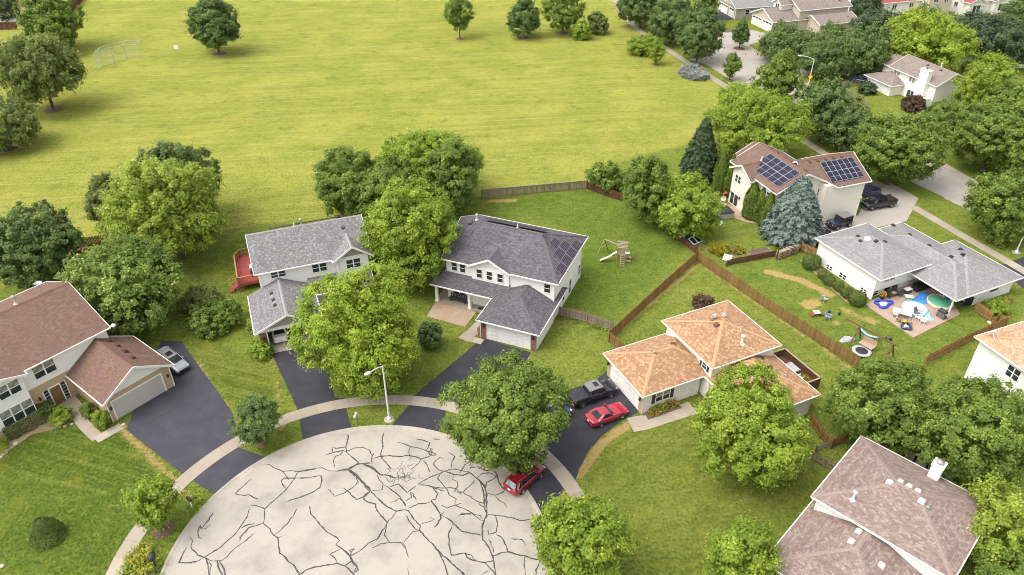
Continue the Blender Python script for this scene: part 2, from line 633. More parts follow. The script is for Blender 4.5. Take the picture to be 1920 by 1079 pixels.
def inside(poly):
    x, y = P2[:, 0], P2[:, 1]
    r = np.zeros(len(P2), bool)
    n = len(poly)
    for i in range(n):
        (x0, y0), (x1, y1) = poly[i], poly[(i + 1) % n]
        c = (y0 > y) != (y1 > y)
        with np.errstate(divide='ignore', invalid='ignore'):
            xi = (x1 - x0) * (y - y0) / (y1 - y0 if y1 != y0 else 1e-9) + x0
        r ^= c & (x < xi)
    return r


def wpts(pix):
    return [tuple(G(*p)[:2]) for p in pix]


def dist_line(pts):
    d = np.full(len(P2), 1e9)
    for (ax, ay), (bx, by) in zip(pts[:-1], pts[1:]):
        vx, vy = bx - ax, by - ay
        t = np.clip(((P2[:, 0] - ax) * vx + (P2[:, 1] - ay) * vy) / (vx * vx + vy * vy + 1e-9), 0, 1)
        d = np.minimum(d, np.hypot(P2[:, 0] - ax - t * vx, P2[:, 1] - ay - t * vy))
    return d


n_pts = len(P2)
a_dry = np.full(n_pts, 0.28)      # meadow-yellow grass
a_bare = np.zeros(n_pts)          # straw and bare soil
a_deep = np.zeros(n_pts)          # thick dark lawn
a_mow = np.zeros(n_pts)           # mower stripes (diagonal)
field = inside(wpts([(1150, 1), (1215, 72), (1300, 130), (1400, 190), (1420, 230), (1320, 262), (1170, 300), (1100, 352), (905, 370), (700, 400),
                     (590, 415), (430, 432), (200, 442), (140, 452), (-300, 470)]) + [(-260, 130), (-260, 420), (60, 420), (30, 230)])
a_dry[field] = 1.0
for pix, v in (([(905, 372), (1100, 356), (1165, 375), (1300, 450), (1140, 610), (1048, 580), (1105, 445)], 0.06),     # yard of the white house
               ([(1300, 470), (1600, 690), (1540, 790), (1480, 640), (1365, 560), (1150, 640)], 0.42),                  # yard of the tan house
               ([(1330, 480), (1530, 470), (1650, 620), (1790, 600), (1900, 560), (1900, 620), (1600, 680)], 0.16),
               ([(1290, 440), (1400, 400), (1500, 470), (1320, 480)], 0.35),
               ([(1080, 900), (1200, 790), (1310, 760), (1560, 900), (1300, 1079), (1100, 1079)], 0.40),
               ([(0, 830), (120, 800), (235, 800), (330, 905), (190, 1079), (0, 1079)], 0.05),
               ([(1500, 100), (1800, 120), (1800, 260), (1500, 180)], 0.4),
               ([(990, 650), (1050, 590), (1135, 625), (1140, 680), (1060, 740)], 0.42),
               ([(330, 560), (470, 420), (600, 420), (470, 640), (500, 700), (420, 700)], 0.30)):
    a_dry[inside(wpts(pix))] = v
for pix, v in (([(0, 830), (120, 800), (235, 800), (330, 905), (300, 945), (60, 870), (0, 900)], 1.0),
               ([(0, 900), (60, 870), (300, 945), (190, 1079), (0, 1079)], 0.55),
               ([(310, 620), (400, 640), (510, 690), (530, 740), (440, 760), (370, 680)], 0.75),
               ([(760, 640), (880, 640), (850, 740), (700, 740)], 0.5),
               ([(1350, 900), (1540, 860), (1520, 960), (1300, 1079), (1200, 1079)], 0.7),
               ([(905, 372), (1100, 356), (1165, 375), (1300, 450), (1140, 610), (1048, 580)], 0.3)):
    a_deep[inside(wpts(pix))] = v
for pix, mv in (([(0, 830), (120, 800), (235, 800), (330, 905), (300, 955), (0, 900)], 1.0),
            ([(330, 620), (400, 640), (510, 690), (530, 740), (440, 760), (370, 680)], 1.0),
            ([(1150, 800), (1310, 760), (1560, 900), (1300, 1079), (1180, 1000), (1090, 900)], 0.5),
            ([(990, 650), (1050, 590), (1135, 625), (1140, 680), (1060, 740)], 0.5)):
    a_mow[inside(wpts(pix))] = mv
for pix, wd, v in (([(228, 800), (260, 835), (327, 900)], 0.55, 0.8), ([(345, 918), (385, 955)], 0.4, 0.8), ([(440, 838), (480, 868)], 0.45, 0.7),
                   ([(335, 640), (372, 685), (412, 738), (444, 800)], 0.32, 0.75), ([(508, 660), (522, 730), (538, 840)], 0.35, 0.7),
                   ([(640, 765), (652, 808)], 0.4, 0.8), ([(905, 640), (846, 740)], 0.4, 0.65), ([(835, 768), (795, 805)], 0.4, 0.7),
                   ([(995, 665), (975, 700), (950, 730)], 0.4, 0.6), ([(1180, 795), (1130, 830), (1100, 870), (1085, 890)], 0.62, 0.9),
                   ([(1058, 925), (1040, 945)], 0.6, 0.9), ([(1050, 745), (1085, 735)], 0.5, 0.7),
                   ([(1305, 500), (1150, 628)], 0.5, 0.7), ([(1310, 492), (1450, 590), (1600, 695)], 0.45, 0.7), ([(920, 378), (965, 376)], 0.7, 0.85),
                   ([(1440, 510), (1500, 525), (1555, 552)], 0.8, 1.0), ([(1525, 568), (1515, 572)], 1.1, 1.0), ([(1585, 583), (1640, 605)], 0.9, 0.7),
                   ([(1565, 603), (1575, 608)], 0.7, 0.7), ([(1600, 620), (1690, 660)], 0.7, 0.5), ([(1140, 480), (1180, 490)], 1.2, 0.45),
                   ([(1290, 445), (1330, 470)], 1.4, 0.6), ([(1370, 480), (1430, 470)], 0.8, 0.6), ([(1720, 395), (1712, 420)], 0.6, 0.4),
                   ([(380, 1000), (240, 1079)], 0.6, 0.35), ([(1150, 10), (1180, 55), (1230, 85)], 1.8, 0.5), ([(1370, 85), (1410, 100)], 1.2, 0.8),
                   ([(1565, 930), (1640, 850)], 1.0, 0.6), ([(345, 560), (400, 610), (330, 600)], 2.0, 0.4), ([(270, 955), (200, 950)], 0.6, 0.5),
                   ([(1690, 60), (1720, 70)], 2.0, 0.4), ([(450, 850), (520, 800)], 1.0, 0.45), ([(770, 740), (800, 690)], 0.8, 0.3)):
    d = dist_line(wpts(pix))
    a_bare = np.maximum(a_bare, v * np.clip(1.35 - d / wd, 0, 1))
a_dry = np.clip(a_dry, 0, 1)


def soften(a):
    g = a.reshape(GX.shape)
    for _ in range(2):
        g = (g + np.roll(g, 1, 0) + np.roll(g, -1, 0) + np.roll(g, 1, 1) + np.roll(g, -1, 1)) / 5
    return g.ravel()


a_dry, a_deep, a_mow = soften(a_dry), soften(a_deep), soften(a_mow)
gme = bpy.data.meshes.new('ground')
nx, ny = len(gx), len(gy)
idx = np.arange(nx * ny).reshape(ny, nx)
quads = np.stack([idx[:-1, :-1], idx[:-1, 1:], idx[1:, 1:], idx[1:, :-1]], -1).reshape(-1, 4)
gme.vertices.add(nx * ny)
gme.vertices.foreach_set('co', np.column_stack([P2, np.zeros(n_pts)]).astype(np.float32).ravel())
gme.loops.add(quads.size)
gme.loops.foreach_set('vertex_index', quads.ravel().astype(np.int32))
gme.polygons.add(len(quads))
gme.polygons.foreach_set('loop_start', np.arange(0, quads.size, 4, dtype=np.int32))
gme.update(calc_edges=True)
at = gme.attributes.new('turf', 'FLOAT_COLOR', 'POINT')
at.data.foreach_set('color', np.column_stack([a_dry, a_bare, a_deep, a_mow]).astype(np.float32).ravel())


def turf_material():
    m, nd, ln, b = new_mat('turf')
    pos = nd.new('ShaderNodeNewGeometry').outputs['Position']
    an = nd.new('ShaderNodeAttribute')
    an.attribute_name = 'turf'
    sep = nd.new('ShaderNodeSeparateColor')
    ln.new(an.outputs['Color'], sep.inputs[0])
    dry, bare, deep, mow = sep.outputs[0], sep.outputs[1], sep.outputs[2], an.outputs['Alpha']
    fine = noise(nd, ln, pos, 3.6, 4.0, 0.75)
    mid = noise(nd, ln, pos, 0.9, 5.0, 0.65)
    big = noise(nd, ln, pos, 0.11, 4.0, 0.6)
    lush = mixc(nd, ln, ramp(nd, ln, mid, 0.34, 0.68), (0.082, 0.128, 0.020), (0.126, 0.172, 0.029))
    deepc = mixc(nd, ln, ramp(nd, ln, mid, 0.3, 0.7), (0.055, 0.092, 0.014), (0.084, 0.120, 0.019))
    col = mixc(nd, ln, deep, lush, deepc)
    yel = mixc(nd, ln, ramp(nd, ln, big, 0.36, 0.66), (0.198, 0.220, 0.036), (0.280, 0.276, 0.052))
    yel = mixc(nd, ln, mathn(nd, ln, 'MULTIPLY', ramp(nd, ln, mid, 0.42, 0.72), 0.5), yel, (0.30, 0.27, 0.085))
    # mower passes run across the park, wheel ruts along them
    st = noise(nd, ln, along(nd, ln, pos, R(8), 0.02, 0.55), 1.0, 4.0, 0.6)
    yel = mixc(nd, ln, mathn(nd, ln, 'MULTIPLY', ramp(nd, ln, st, 0.44, 0.64), 0.36), yel, (0.158, 0.172, 0.031))
    st2 = noise(nd, ln, along(nd, ln, pos, R(7), 0.05, 1.5), 1.0, 3.0, 0.6)
    yel = mixc(nd, ln, mathn(nd, ln, 'MULTIPLY', ramp(nd, ln, st2, 0.50, 0.70), 0.45), yel, (0.37, 0.32, 0.12))
    f = mathn(nd, ln, 'ADD', dry, mathn(nd, ln, 'MULTIPLY', mathn(nd, ln, 'SUBTRACT', mid, 0.5), mathn(nd, ln, 'MULTIPLY', dry, 1.3)), True)
    col = mixc(nd, ln, f, col, yel)
    # diagonal lawn stripes
    for ang, lo, hi, st_ in ((R(-18), 0.70, 0.95, 1.0), (R(36), 0.30, 0.48, 0.38)):
        dg = noise(nd, ln, along(nd, ln, pos, ang, 0.035, 1.45), 1.0, 3.0, 0.6)
        sel = ramp(nd, ln, mow, lo, hi)
        if lo < 0.5:
            sel = mathn(nd, ln, 'MULTIPLY', sel, mathn(nd, ln, 'SUBTRACT', 1.0, ramp(nd, ln, mow, 0.55, 0.7)))
        col = mixc(nd, ln, mathn(nd, ln, 'MULTIPLY', ramp(nd, ln, dg, 0.50, 0.66), mathn(nd, ln, 'MULTIPLY', sel, 0.60 * st_)), col, (0.165, 0.180, 0.036))
        col = mixc(nd, ln, mathn(nd, ln, 'MULTIPLY', ramp(nd, ln, dg, 0.50, 0.36), mathn(nd, ln, 'MULTIPLY', sel, 0.5 * st_)), col, (0.045, 0.066, 0.012))
    # blades: light and dark tufts
    col = mixc(nd, ln, mathn(nd, ln, 'MULTIPLY', ramp(nd, ln, fine, 0.52, 0.34), 0.62), col, (0.045, 0.070, 0.012))
    col = mixc(nd, ln, mathn(nd, ln, 'MULTIPLY', ramp(nd, ln, fine, 0.52, 0.70), 0.50), col, (0.24, 0.26, 0.036))
    pt = noise(nd, ln, pos, 0.33, 3.0, 0.55)
    col = mixc(nd, ln, mathn(nd, ln, 'MULTIPLY', ramp(nd, ln, pt, 0.55, 0.72), 0.30), col, (0.22, 0.215, 0.034))
    col = mixc(nd, ln, mathn(nd, ln, 'MULTIPLY', ramp(nd, ln, pt, 0.44, 0.30), 0.30), col, (0.058, 0.092, 0.014))
    # bare straw
    straw = mixc(nd, ln, ramp(nd, ln, fine, 0.35, 0.7), (0.40, 0.285, 0.115), (0.29, 0.195, 0.075))
    bf = mathn(nd, ln, 'ADD', mathn(nd, ln, 'MULTIPLY', bare, 1.1), mathn(nd, ln, 'MULTIPLY', mathn(nd, ln, 'SUBTRACT', mid, 0.62), 1.1))
    bf = ramp(nd, ln, bf, 0.30, 0.75)
    col = mixc(nd, ln, mathn(nd, ln, 'MULTIPLY', bf, 0.85), col, straw)
    # stray clover and dead spots
    sp = noise(nd, ln, pos, 2.3, 2.0, 0.5)
    col = mixc(nd, ln, mathn(nd, ln, 'MULTIPLY', ramp(nd, ln, sp, 0.70, 0.76), 0.5), col, (0.36, 0.30, 0.12))
    ln.new(col, b.inputs['Base Color'])
    b.inputs['Roughness'].default_value = 0.95
    b.inputs['Specular IOR Level'].default_value = 0.02
    hb = mathn(nd, ln, 'ADD', fine, mathn(nd, ln, 'MULTIPLY', mid, 1.5))
    bump(nd, ln, b, hb, 0.9, 0.12)
    return m


gme.materials.append(turf_material())
struct(link('ground', gme))


# ------------------------------------------------------------------ paved sheets
PAVED = []


def sheet(name, pts, z, mat, thick=0.12, parent=None, kind=True):
    if parent is None:
        PAVED.append([tuple(q) for q in pts])
    mb = MB()
    mb.prism([(x, y, z) for x, y in pts], (0, 0, -thick))
    o = mb.build(name, mat, parent)
    if kind and parent is None:
        struct(o)
    return o


CX, CY, CR = -11.6, 35.3, 14.7


def arc(r, a0, a1, n):
    return [(CX + r * math.cos(R(a0 + (a1 - a0) * k / n)), CY + r * math.sin(R(a0 + (a1 - a0) * k / n))) for k in range(n + 1)]


road = sheet('road', arc(CR - 0.46, -60, 240, 90) + [(CX - 6, CY - 60), (CX + 6, CY - 60)], 0.012, M['concrete'])
# rolled kerb round the turning circle, piece by piece
for k in range(-14, 74):
    a0 = k * 3.0
    mb = MB()
    rows = []
    for a in (a0 + 0.02, a0 + 1.5, a0 + 2.98):
        ca, sa = math.cos(R(a)), math.sin(R(a))
        rows.append([(CX + r * ca, CY + r * sa, z) for r, z in ((CR - 0.46, -0.1), (CR - 0.46, 0.016), (CR - 0.22, 0.028), (CR - 0.08, 0.09), (CR + 0.1, 0.10), (CR + 0.1, -0.1))])
    mb.grid(rows, 0, False)
    mb.face(rows[0])
    mb.face(rows[-1][::-1])
    mb.build('kerb_stone', M['gutter'], road)


def zoomA(p):
    return (300 + p[0] / 3.6075, 780 + p[1] / 3.6075)


def zoomB(p):
    return (640 + p[0] / 3.7325, 790 + p[1] / 3.7325)


CRA = """722,328 745,335 770,352 800,362 830,378 880,372 940,376 1000,366 1060,355 1095,352 1140,372 1200,375 1270,362 1310,340 1360,325 1420,318
830,378 850,405 870,435
930,380 910,425 870,480 800,550 750,590 712,630 705,680 700,728 745,765 760,800 795,830 800,870 812,930 850,955 865,985 905,1010 925,1045 945,1075 960,1110
850,490 825,465 820,435 850,422 920,425 1000,420 1060,408 1092,404
1092,404 1095,440 1080,485 1030,520 960,548 900,565 858,585
622,425 580,460 530,505 516,530 550,538 600,535 620,550 668,565
612,605 650,608 712,630
605,630 590,680 550,740 510,800 440,860 410,890 300,955
700,728 650,742 600,760 575,790 545,820 540,850
640,730 600,735 550,760
635,795 600,830 530,880 480,920 455,955 420,980 360,985 310,965 260,945 222,905 210,885 220,850 205,818
180,893 150,945 127,992 200,995 245,985 285,965
360,658 330,705 280,765 270,740 258,790 262,820 285,832
280,768 310,760 345,738
925,630 900,680 850,740 780,805
1010,610 1020,660 1060,710 1120,780 1150,802 1200,825 1215,845 1190,870 1240,905 1285,950 1300,985 1335,1020 1330,1060
1285,950 1300,910 1318,902
945,1075 980,1050 1040,1025 1120,1010 1200,1000 1250,1015 1300,980
1200,1000 1180,960 1150,940 1160,930 1220,905
1250,1015 1310,1075 1340,1120
310,965 325,1000 335,1079 330,1110
330,985 345,1010 338,1060
400,985 430,1030 440,1079 435,1110
385,985 400,1030 425,1085
1275,130 1270,180 1252,210 1265,250 1310,290 1350,325
1118,268 1170,250 1240,236 1265,250
1240,240 1220,265 1185,278 1172,300 1180,350
1170,245 1165,215 1182,212 1190,220 1250,215
1265,240 1320,218 1370,213 1420,235 1435,265
1135,495 1185,545 1250,520 1320,475 1340,450 1325,410 1290,370
1240,488 1330,568 1380,548 1420,515
1275,365 1320,405 1360,440 1395,490 1420,512
1275,358 1330,400 1372,447 1405,480 1425,505
940,382 990,371 1050,362
795,830 825,815"""
CRB = """0,345 50,342 110,300 150,300 200,315 240,340 270,375 330,380 380,395
150,300 195,322 235,345 262,368 290,380
50,342 90,380 130,415 170,455 205,490 250,540 310,590 380,632 440,620 470,630 510,690 550,730 548,760 590,815 640,865 700,930 760,980 860,1079 890,1115
640,865 690,925 715,980 745,1079 750,1110
205,490 160,520 155,545 190,570 240,580 250,630 300,690 320,710 290,770 245,835
390,630 350,680 320,710 300,800 340,850 420,852 450,890 470,955
216,888 270,865 340,850
65,945 130,910 190,855 250,825
440,845 480,800 500,775 545,768
455,662 480,710 520,755 548,768
300,75 285,130 290,180 275,220 280,250 320,300 350,335
215,262 280,246 340,244 410,250 470,240 520,250 560,265 600,255 640,235
395,150 440,160 480,180 530,185 600,210 660,230 665,245 620,235 600,215
485,180 470,215 478,240 490,265 465,275
522,125 570,135 620,150 610,185 595,205
640,125 690,128
625,190 635,195 632,235 615,230 625,190
560,265 540,295 500,330 490,345
575,280 600,310 620,360
715,265 690,255 655,280 645,300 670,335 720,352 790,335 840,350 890,355 930,385 960,410 1000,450 1015,500 1010,560 1020,610
750,218 795,250 770,290 768,330
935,240 905,280 860,310 830,365
540,440 590,410 640,385 690,370 720,352 790,375 850,380 900,360
790,375 780,410 810,420 812,460 795,490 850,495 900,455 935,415
690,370 675,400 700,430 740,480 760,520 800,545 795,585
540,440 600,450 650,462 700,470 760,465 810,475 840,515
600,450 640,465 720,490
640,470 675,510 660,545 625,555 660,600 690,650 695,685 650,745
470,610 540,580 620,570
700,590 740,610 790,590 840,575
720,630 700,660 740,680 800,730 840,775 900,785 980,800
800,590 870,620 920,650 970,690 1000,700
820,665 850,645 910,650 975,660 980,690
830,655 870,650 905,655
1020,610 1020,655 1000,690 985,740 990,830 1030,880 1060,950 1070,1000 1080,1079 1075,1110
1025,655 1080,660 1140,665 1200,680 1260,700 1338,685
1080,665 1092,720 1085,785 1030,790 1025,760
775,740 750,790 755,870 770,940 865,925 880,955 940,980 1000,990 1060,980 1065,945 1110,925 1170,915 1230,935 1290,945 1340,965 1390,970 1430,955
865,925 910,940 940,975
1000,990 1060,1050 1080,1079
1085,795 1130,820 1155,880 1165,915
1180,825 1260,828 1290,870
1410,850 1370,855 1375,900 1395,960 1365,1040 1362,1079
1282,950 1280,1020 1290,1079
900,340 900,325 960,320 1000,345 1075,352 1090,390 1105,440 1145,485
945,400 990,365 1050,365 1080,390 1060,410 1015,430 1010,470
1145,485 1110,510 1070,520 1020,505
1075,520 1110,560 1140,575 1162,605
850,500 900,530 950,560 995,575
960,575 1000,605 1020,650
975,420 985,470 1000,510 1000,600
1000,345 975,330 990,310
560,720 620,705 650,685 620,675
1030,830 1050,870 1070,925
340,570 380,560 400,540 440,565 450,600
450,560 490,535 490,495 525,555
340,460 400,440 430,470 460,500 520,455
300,450 340,475 410,530 450,600
250,370 260,400 290,445 285,480 215,490
465,1030 472,1079
985,1075 1030,1045
0,890 60,945 70,975 110,1020 120,1045 95,1060 100,1030
75,930 60,905 80,895 95,900
195,215 215,245 230,225 210,260 215,300
955,410 1000,460 1020,520 1015,600
990,570 1005,590 1015,610"""


def crack(pts, w):
    """a raised band of sealing tar along a crack"""
    dens = []
    for (ax, ay), (bx, by) in zip(pts[:-1], pts[1:]):
        n = max(1, int(math.hypot(bx - ax, by - ay) / 0.22))
        for k in range(n):
            t = k / n
            dens.append((ax + (bx - ax) * t, ay + (by - ay) * t))
    dens.append(pts[-1])
    q = np.array(dens)
    q[1:-1] += rng.normal(0, 0.022, q[1:-1].shape)
    rows = []
    z = 0.016 + random.random() * 0.006
    for i in range(len(q)):
        t = q[min(i + 1, len(q) - 1)] - q[max(i - 1, 0)]
        t /= np.hypot(*t) + 1e-9
        ww = w * random.uniform(0.55, 1.25) * (0.5 if i in (0, len(q) - 1) else 1)
        nrm = np.array([-t[1], t[0]]) * ww / 2
        a, b = q[i] + nrm, q[i] - nrm
        rows.append([(a[0], a[1], 0.006), (a[0], a[1], z), (b[0], b[1], z), (b[0], b[1], 0.006)])
    mb = MB()
    mb.grid(rows, 0, False)
    return mb.build('crack_seal', M['tar'], road)


for txt, fn in ((CRA, zoomA), (CRB, zoomB)):
    for line in txt.split('\n'):
        pp = [tuple(float(v) for v in t.split(',')) for t in line.split()]
        cw = random.uniform(0.07, 0.115)
        crack([tuple(G(*fn(p))[:2]) for p in pp], cw)
        if len(pp) > 5 and random.random() < 0.95:
            i0 = random.randint(0, len(pp) - 5)
            sub_ = pp[i0:i0 + random.randint(4, 9)]
            crack([tuple(G(*fn((p[0] + random.uniform(-7, 7), p[1] + random.uniform(-6, 6))))[:2]) for p in sub_], cw * 0.6)
# crazed patch near the drain
for k in range(34):
    a, r = random.uniform(0, 6.28), random.uniform(0.05, 1) ** 0.7
    p = [(430 + 125 * r * math.cos(a), 380 + 75 * r * math.sin(a))]
    h = random.uniform(0, 6.28)
    for j in range(random.randint(2, 4)):
        h += random.uniform(-0.9, 0.9)
        p.append((p[-1][0] + 26 * math.cos(h), p[-1][1] + 17 * math.sin(h)))
    crack([tuple(G(*zoomB(q))[:2]) for q in p], 0.045)


# curved pavement slab by slab
def slab(parent, quad, z, mat, name='slab'):
    PAVED.append([tuple(q) for q in quad])
    mb = MB()
    mb.prism([(x, y, z) for x, y in quad], (0, 0, -0.13))
    return mb.build(name, mat, parent)


def root_struct(name):
    o = bpy.data.objects.new(name, None)
    C.objects.link(o)
    return struct(o)


walk = root_struct('pavement')
PAVED.append(arc(CR + 0.14, 0, 360, 90)[:-1])
PAVED.append(arc(17.6, -20, 200, 60) + arc(18.9, -20, 200, 60)[::-1])
astep = math.degrees(1.5 / 18.25)
a = -20.0
while a < 200:
    a1 = a + astep
    g = 0.022
    slab(walk, arc(17.6, a + g, a1 - g, 2) + arc(18.9, a + g, a1 - g, 2)[::-1], 0.036 + random.uniform(-0.004, 0.004), M['walk'])
    a = a1
p_end = arc(18.25, 200, 200, 1)[0]


def strip(parent, line, width, step, z, mat, lanes=1, name='slab', gap=0.014):
    """slabs along a line, cut square to it"""
    pts = [Vector(p) for p in line]
    seg = [0.0]
    for p, q in zip(pts[:-1], pts[1:]):
        seg.append(seg[-1] + (q - p).length)

    def at(s):
        for i in range(len(pts) - 1):
            if s <= seg[i + 1] or i == len(pts) - 2:
                t = (s - seg[i]) / (seg[i + 1] - seg[i])
                return pts[i].lerp(pts[i + 1], t)

    def nrm(s):
        d = (at(min(s + 1.5, seg[-1])) - at(max(s - 1.5, 0))).normalized()
        return Vector((-d.y, d.x))
    s = 0.0
    while s < seg[-1] - 0.3:
        s1 = min(s + step, seg[-1])
        pa, pb, na, nb = at(s + gap / 2), at(s1 - gap / 2), nrm(s), nrm(s1)
        for l in range(lanes):
            o0, o1 = -width / 2 + width * l / lanes + gap / 2, -width / 2 + width * (l + 1) / lanes - gap / 2
            slab(parent, [pa + na * o0, pb + nb * o0, pb + nb * o1, pa + na * o1], z + random.uniform(-0.002, 0.002), mat, name)
        s = s1


W2 = lambda *p: [tuple(G(*q)[:2]) for q in p]
strip(walk, W2((1712, 388), (1790, 434), (1860, 474), (1925, 512), (2100, 620)), 1.35, 1.5, 0.036, M['walk'])
parkwalk = root_struct('path')
strip(parkwalk, W2((1146, -40), (1153, 0), (1162, 18), (1180, 42), (1210, 66), (1245, 89), (1300, 125), (1365, 165), (1425, 208), (1510, 266), (1590, 317), (1655, 350)), 1.5, 2.0, 0.036, M['walk'])

# the street in front of the right-hand houses, laid in concrete panels
street = root_struct('street')
strip(street, [(40, 158), (46, 150), (53, 139), (56.3, 126), (58.0, 114), (61.0, 103), (68.0, 90.5), (79, 74)], 8.4, 4.5, 0.02, M['street'], 2, 'road_panel')
strip(street, [(38, 200), (40, 185), (43, 170), (47, 158)], 8.0, 4.5, 0.017, M['street'], 2, 'road_panel')
strip(street, [(50, 149), (62, 149.5), (74, 152), (95, 158), (130, 170)], 8.4, 4.5, 0.014, M['street'], 2, 'road_panel')
sheet('street_corner', W2((1395, 80), (1420, 100), (1460, 120), (1500, 128), (1495, 175), (1440, 200), (1385, 160), (1330, 125), (1350, 95)), 0.009, M['street'])
# its kerbs
kerb = root_struct('kerb')
for line in ([(72.4, 91.6), (65.0, 104.6), (61.6, 116), (60.3, 128)], [(56.2, 103), (55, 108), (53.6, 114.5), (51.9, 126)], [(75.5, 70.8), (64.2, 88.2), (60.6, 94.5)]):
    strip(kerb, line, 0.32, 3.0, 0.11, M['gutter'], 1, 'kerb_stone')
strip(walk, [(58.5, 134), (63, 141.5), (70, 144.2), (84, 147)], 1.3, 2.0, 0.034, M['walk'])
strip(walk, W2((1370, 70), (1402, 88), (1432, 108)), 1.4, 2.0, 0.034, M['walk'])
strip(walk, W2((1690, 262), (1760, 305), (1830, 345), (1900, 385)), 1.4, 2.0, 0.034, M['walk'])

# driveways
sheet('driveway', W2((237, 806), (302, 640), (340, 640), (371, 684), (411, 738), (436, 775), (443, 800), (438, 826)) + arc(18.88, 136.5, 151.5, 10), 0.022, M['asphalt_blue'])
sheet('driveway_apron', arc(17.62, 136.5, 151.8, 10) + arc(14.82, 152.5, 132.5, 10), 0.023, M['asphalt_blue'])
sheet('driveway', W2((508, 660), (605, 632), (618, 700), (628, 745)) + arc(18.88, 103.5, 117.0, 8), 0.022, M['asphalt_dark'])
sheet('driveway_apron', arc(17.62, 103.5, 117.5, 8) + arc(14.82, 119.0, 102.0, 8), 0.023, M['asphalt_dark'])
sheet('driveway', W2((905, 634), (996, 662), (968, 706), (945, 740), (925, 775)) + arc(18.88, 72.0, 83.5, 8), 0.022, M['asphalt_dark'])
sheet('driveway_apron', arc(17.62, 72.0, 84.0, 8) + arc(14.82, 88.0, 70.0, 8), 0.023, M['asphalt_dark'])
sheet('driveway', W2((1146, 690), (1200, 772), (1165, 790), (1128, 818), (1104, 846), (1086, 880)) + arc(18.88, 26.0, 47.0, 10) + W2((1010, 800), (1050, 748), (1090, 735)), 0.022, M['asphalt_dark'])
sheet('driveway_apron', arc(17.62, 24.5, 48.0, 10) + arc(14.82, 51.0, 19.5, 10), 0.023, M['asphalt_dark'])
sheet('driveway', W2((1535, 425), (1545, 402), (1608, 405), (1628, 368), (1668, 342), (1722, 372), (1712, 392), (1700, 415), (1640, 428), (1560, 440)), 0.026, M['street'])
sheet('driveway', W2((1870, 500), (1925, 480), (2000, 530), (1940, 560)), 0.024, M['asphalt_dark'])
sheet('driveway', W2((1335, 28), (1353, 19), (1378, 36.5), (1352, 40), (1335, 42)), 0.024, M['asphalt_blue'])
sheet('driveway', W2((1353, 55), (1400, 55), (1452, 66), (1425, 78), (1395, 88), (1352, 78)), 0.028, M['street'])

# paver seams left by the asphalt crew
def seam(pix):
    pts = [tuple(G(*q)[:2]) for q in pix]
    mb = MB()
    for (ax, ay), (bx, by) in zip(pts[:-1], pts[1:]):
        mb.bar((ax, ay, 0.0235), (bx, by, 0.0235), 0.045, 0.006)
    struct(mb.build('asphalt_seam', M['asphalt_dark']))


seam([(372, 765), (395, 790), (418, 818)])
seam([(250, 790), (262, 800), (330, 768), (352, 756)])
seam([(1075, 790), (1110, 800)])

# garden paths and patios
gp = root_struct('garden_path')
sl_ = [((135, 772), (152, 768), (180, 810), (163, 806))]
strip(gp, W2((128, 752), (150, 788), (172, 812), (184, 822)), 1.05, 1.3, 0.040, M['walk'])
strip(gp, W2((180, 826), (205, 812), (232, 797)), 1.0, 1.2, 0.039, M['walk'])
sheet('porch_slab', W2((98, 768), (140, 742), (158, 762), (116, 784)), 0.06, M['walk'])
strip(gp, W2((912, 597), (890, 620), (868, 638)), 1.3, 1.3, 0.040, M['walk'])
strip(gp, W2((866, 632), (905, 642)), 0.9, 1.3, 0.043, M['walk'])
sheet('patio', W2((818, 565), (893, 586), (872, 614), (800, 594)), 0.05, M['patio_tan'])
strip(gp, W2((1190, 782), (1204, 808)), 1.6, 1.3, 0.040, M['walk'])
strip(gp, W2((1205, 795), (1258, 778), (1300, 765)), 1.7, 1.5, 0.041, M['walk'])
sheet('patio', W2((1622, 572), (1695, 622), (1712, 634), (1800, 590), (1770, 540), (1715, 520)), 0.05, M['patio_pink'])
sheet('patio', W2((1352, 378), (1385, 392), (1425, 420), (1400, 418), (1358, 402)), 0.05, M['patio_tan'])
sheet('garden_bed', W2((1208, 775), (1265, 755), (1278, 766), (1215, 788)), 0.08, M['mulch'])
sheet('garden_bed', W2((150, 768), (172, 760), (210, 794), (192, 806)), 0.05, M['mulch'])
sheet('garden_bed', W2((894, 618), (902, 608), (907, 628), (898, 633)), 0.05, M['mulch'])
sheet('garden_bed', W2((0, 800), (100, 778), (140, 782), (130, 798), (60, 815), (25, 840), (0, 862)), 0.03, M['mulch_pale'])
sheet('garden_bed', W2((1835, 590), (1885, 556), (1898, 568), (1845, 598)), 0.05, M['mulch'])
sheet('garden_bed', W2((1500, 488), (1522, 488), (1605, 566), (1590, 570)), 0.04, M['mulch_pale'])
sheet('garden_bed', W2((1360, 55), (1372, 53), (1380, 60), (1360, 62)), 0.05, M['mulch'])
# ------------------------------------------------------------------ houses
_cache = {}


def cached(key, make):
    if key not in _cache:
        _cache[key] = make()
    return _cache[key]


def mount(o, x, y, z, deg):
    """hang a piece that was built facing -Y on a wall whose outside points to deg"""
    o.location = (x, y, z)
    o.rotation_euler = (0, 0, R(deg + 90))
    return o


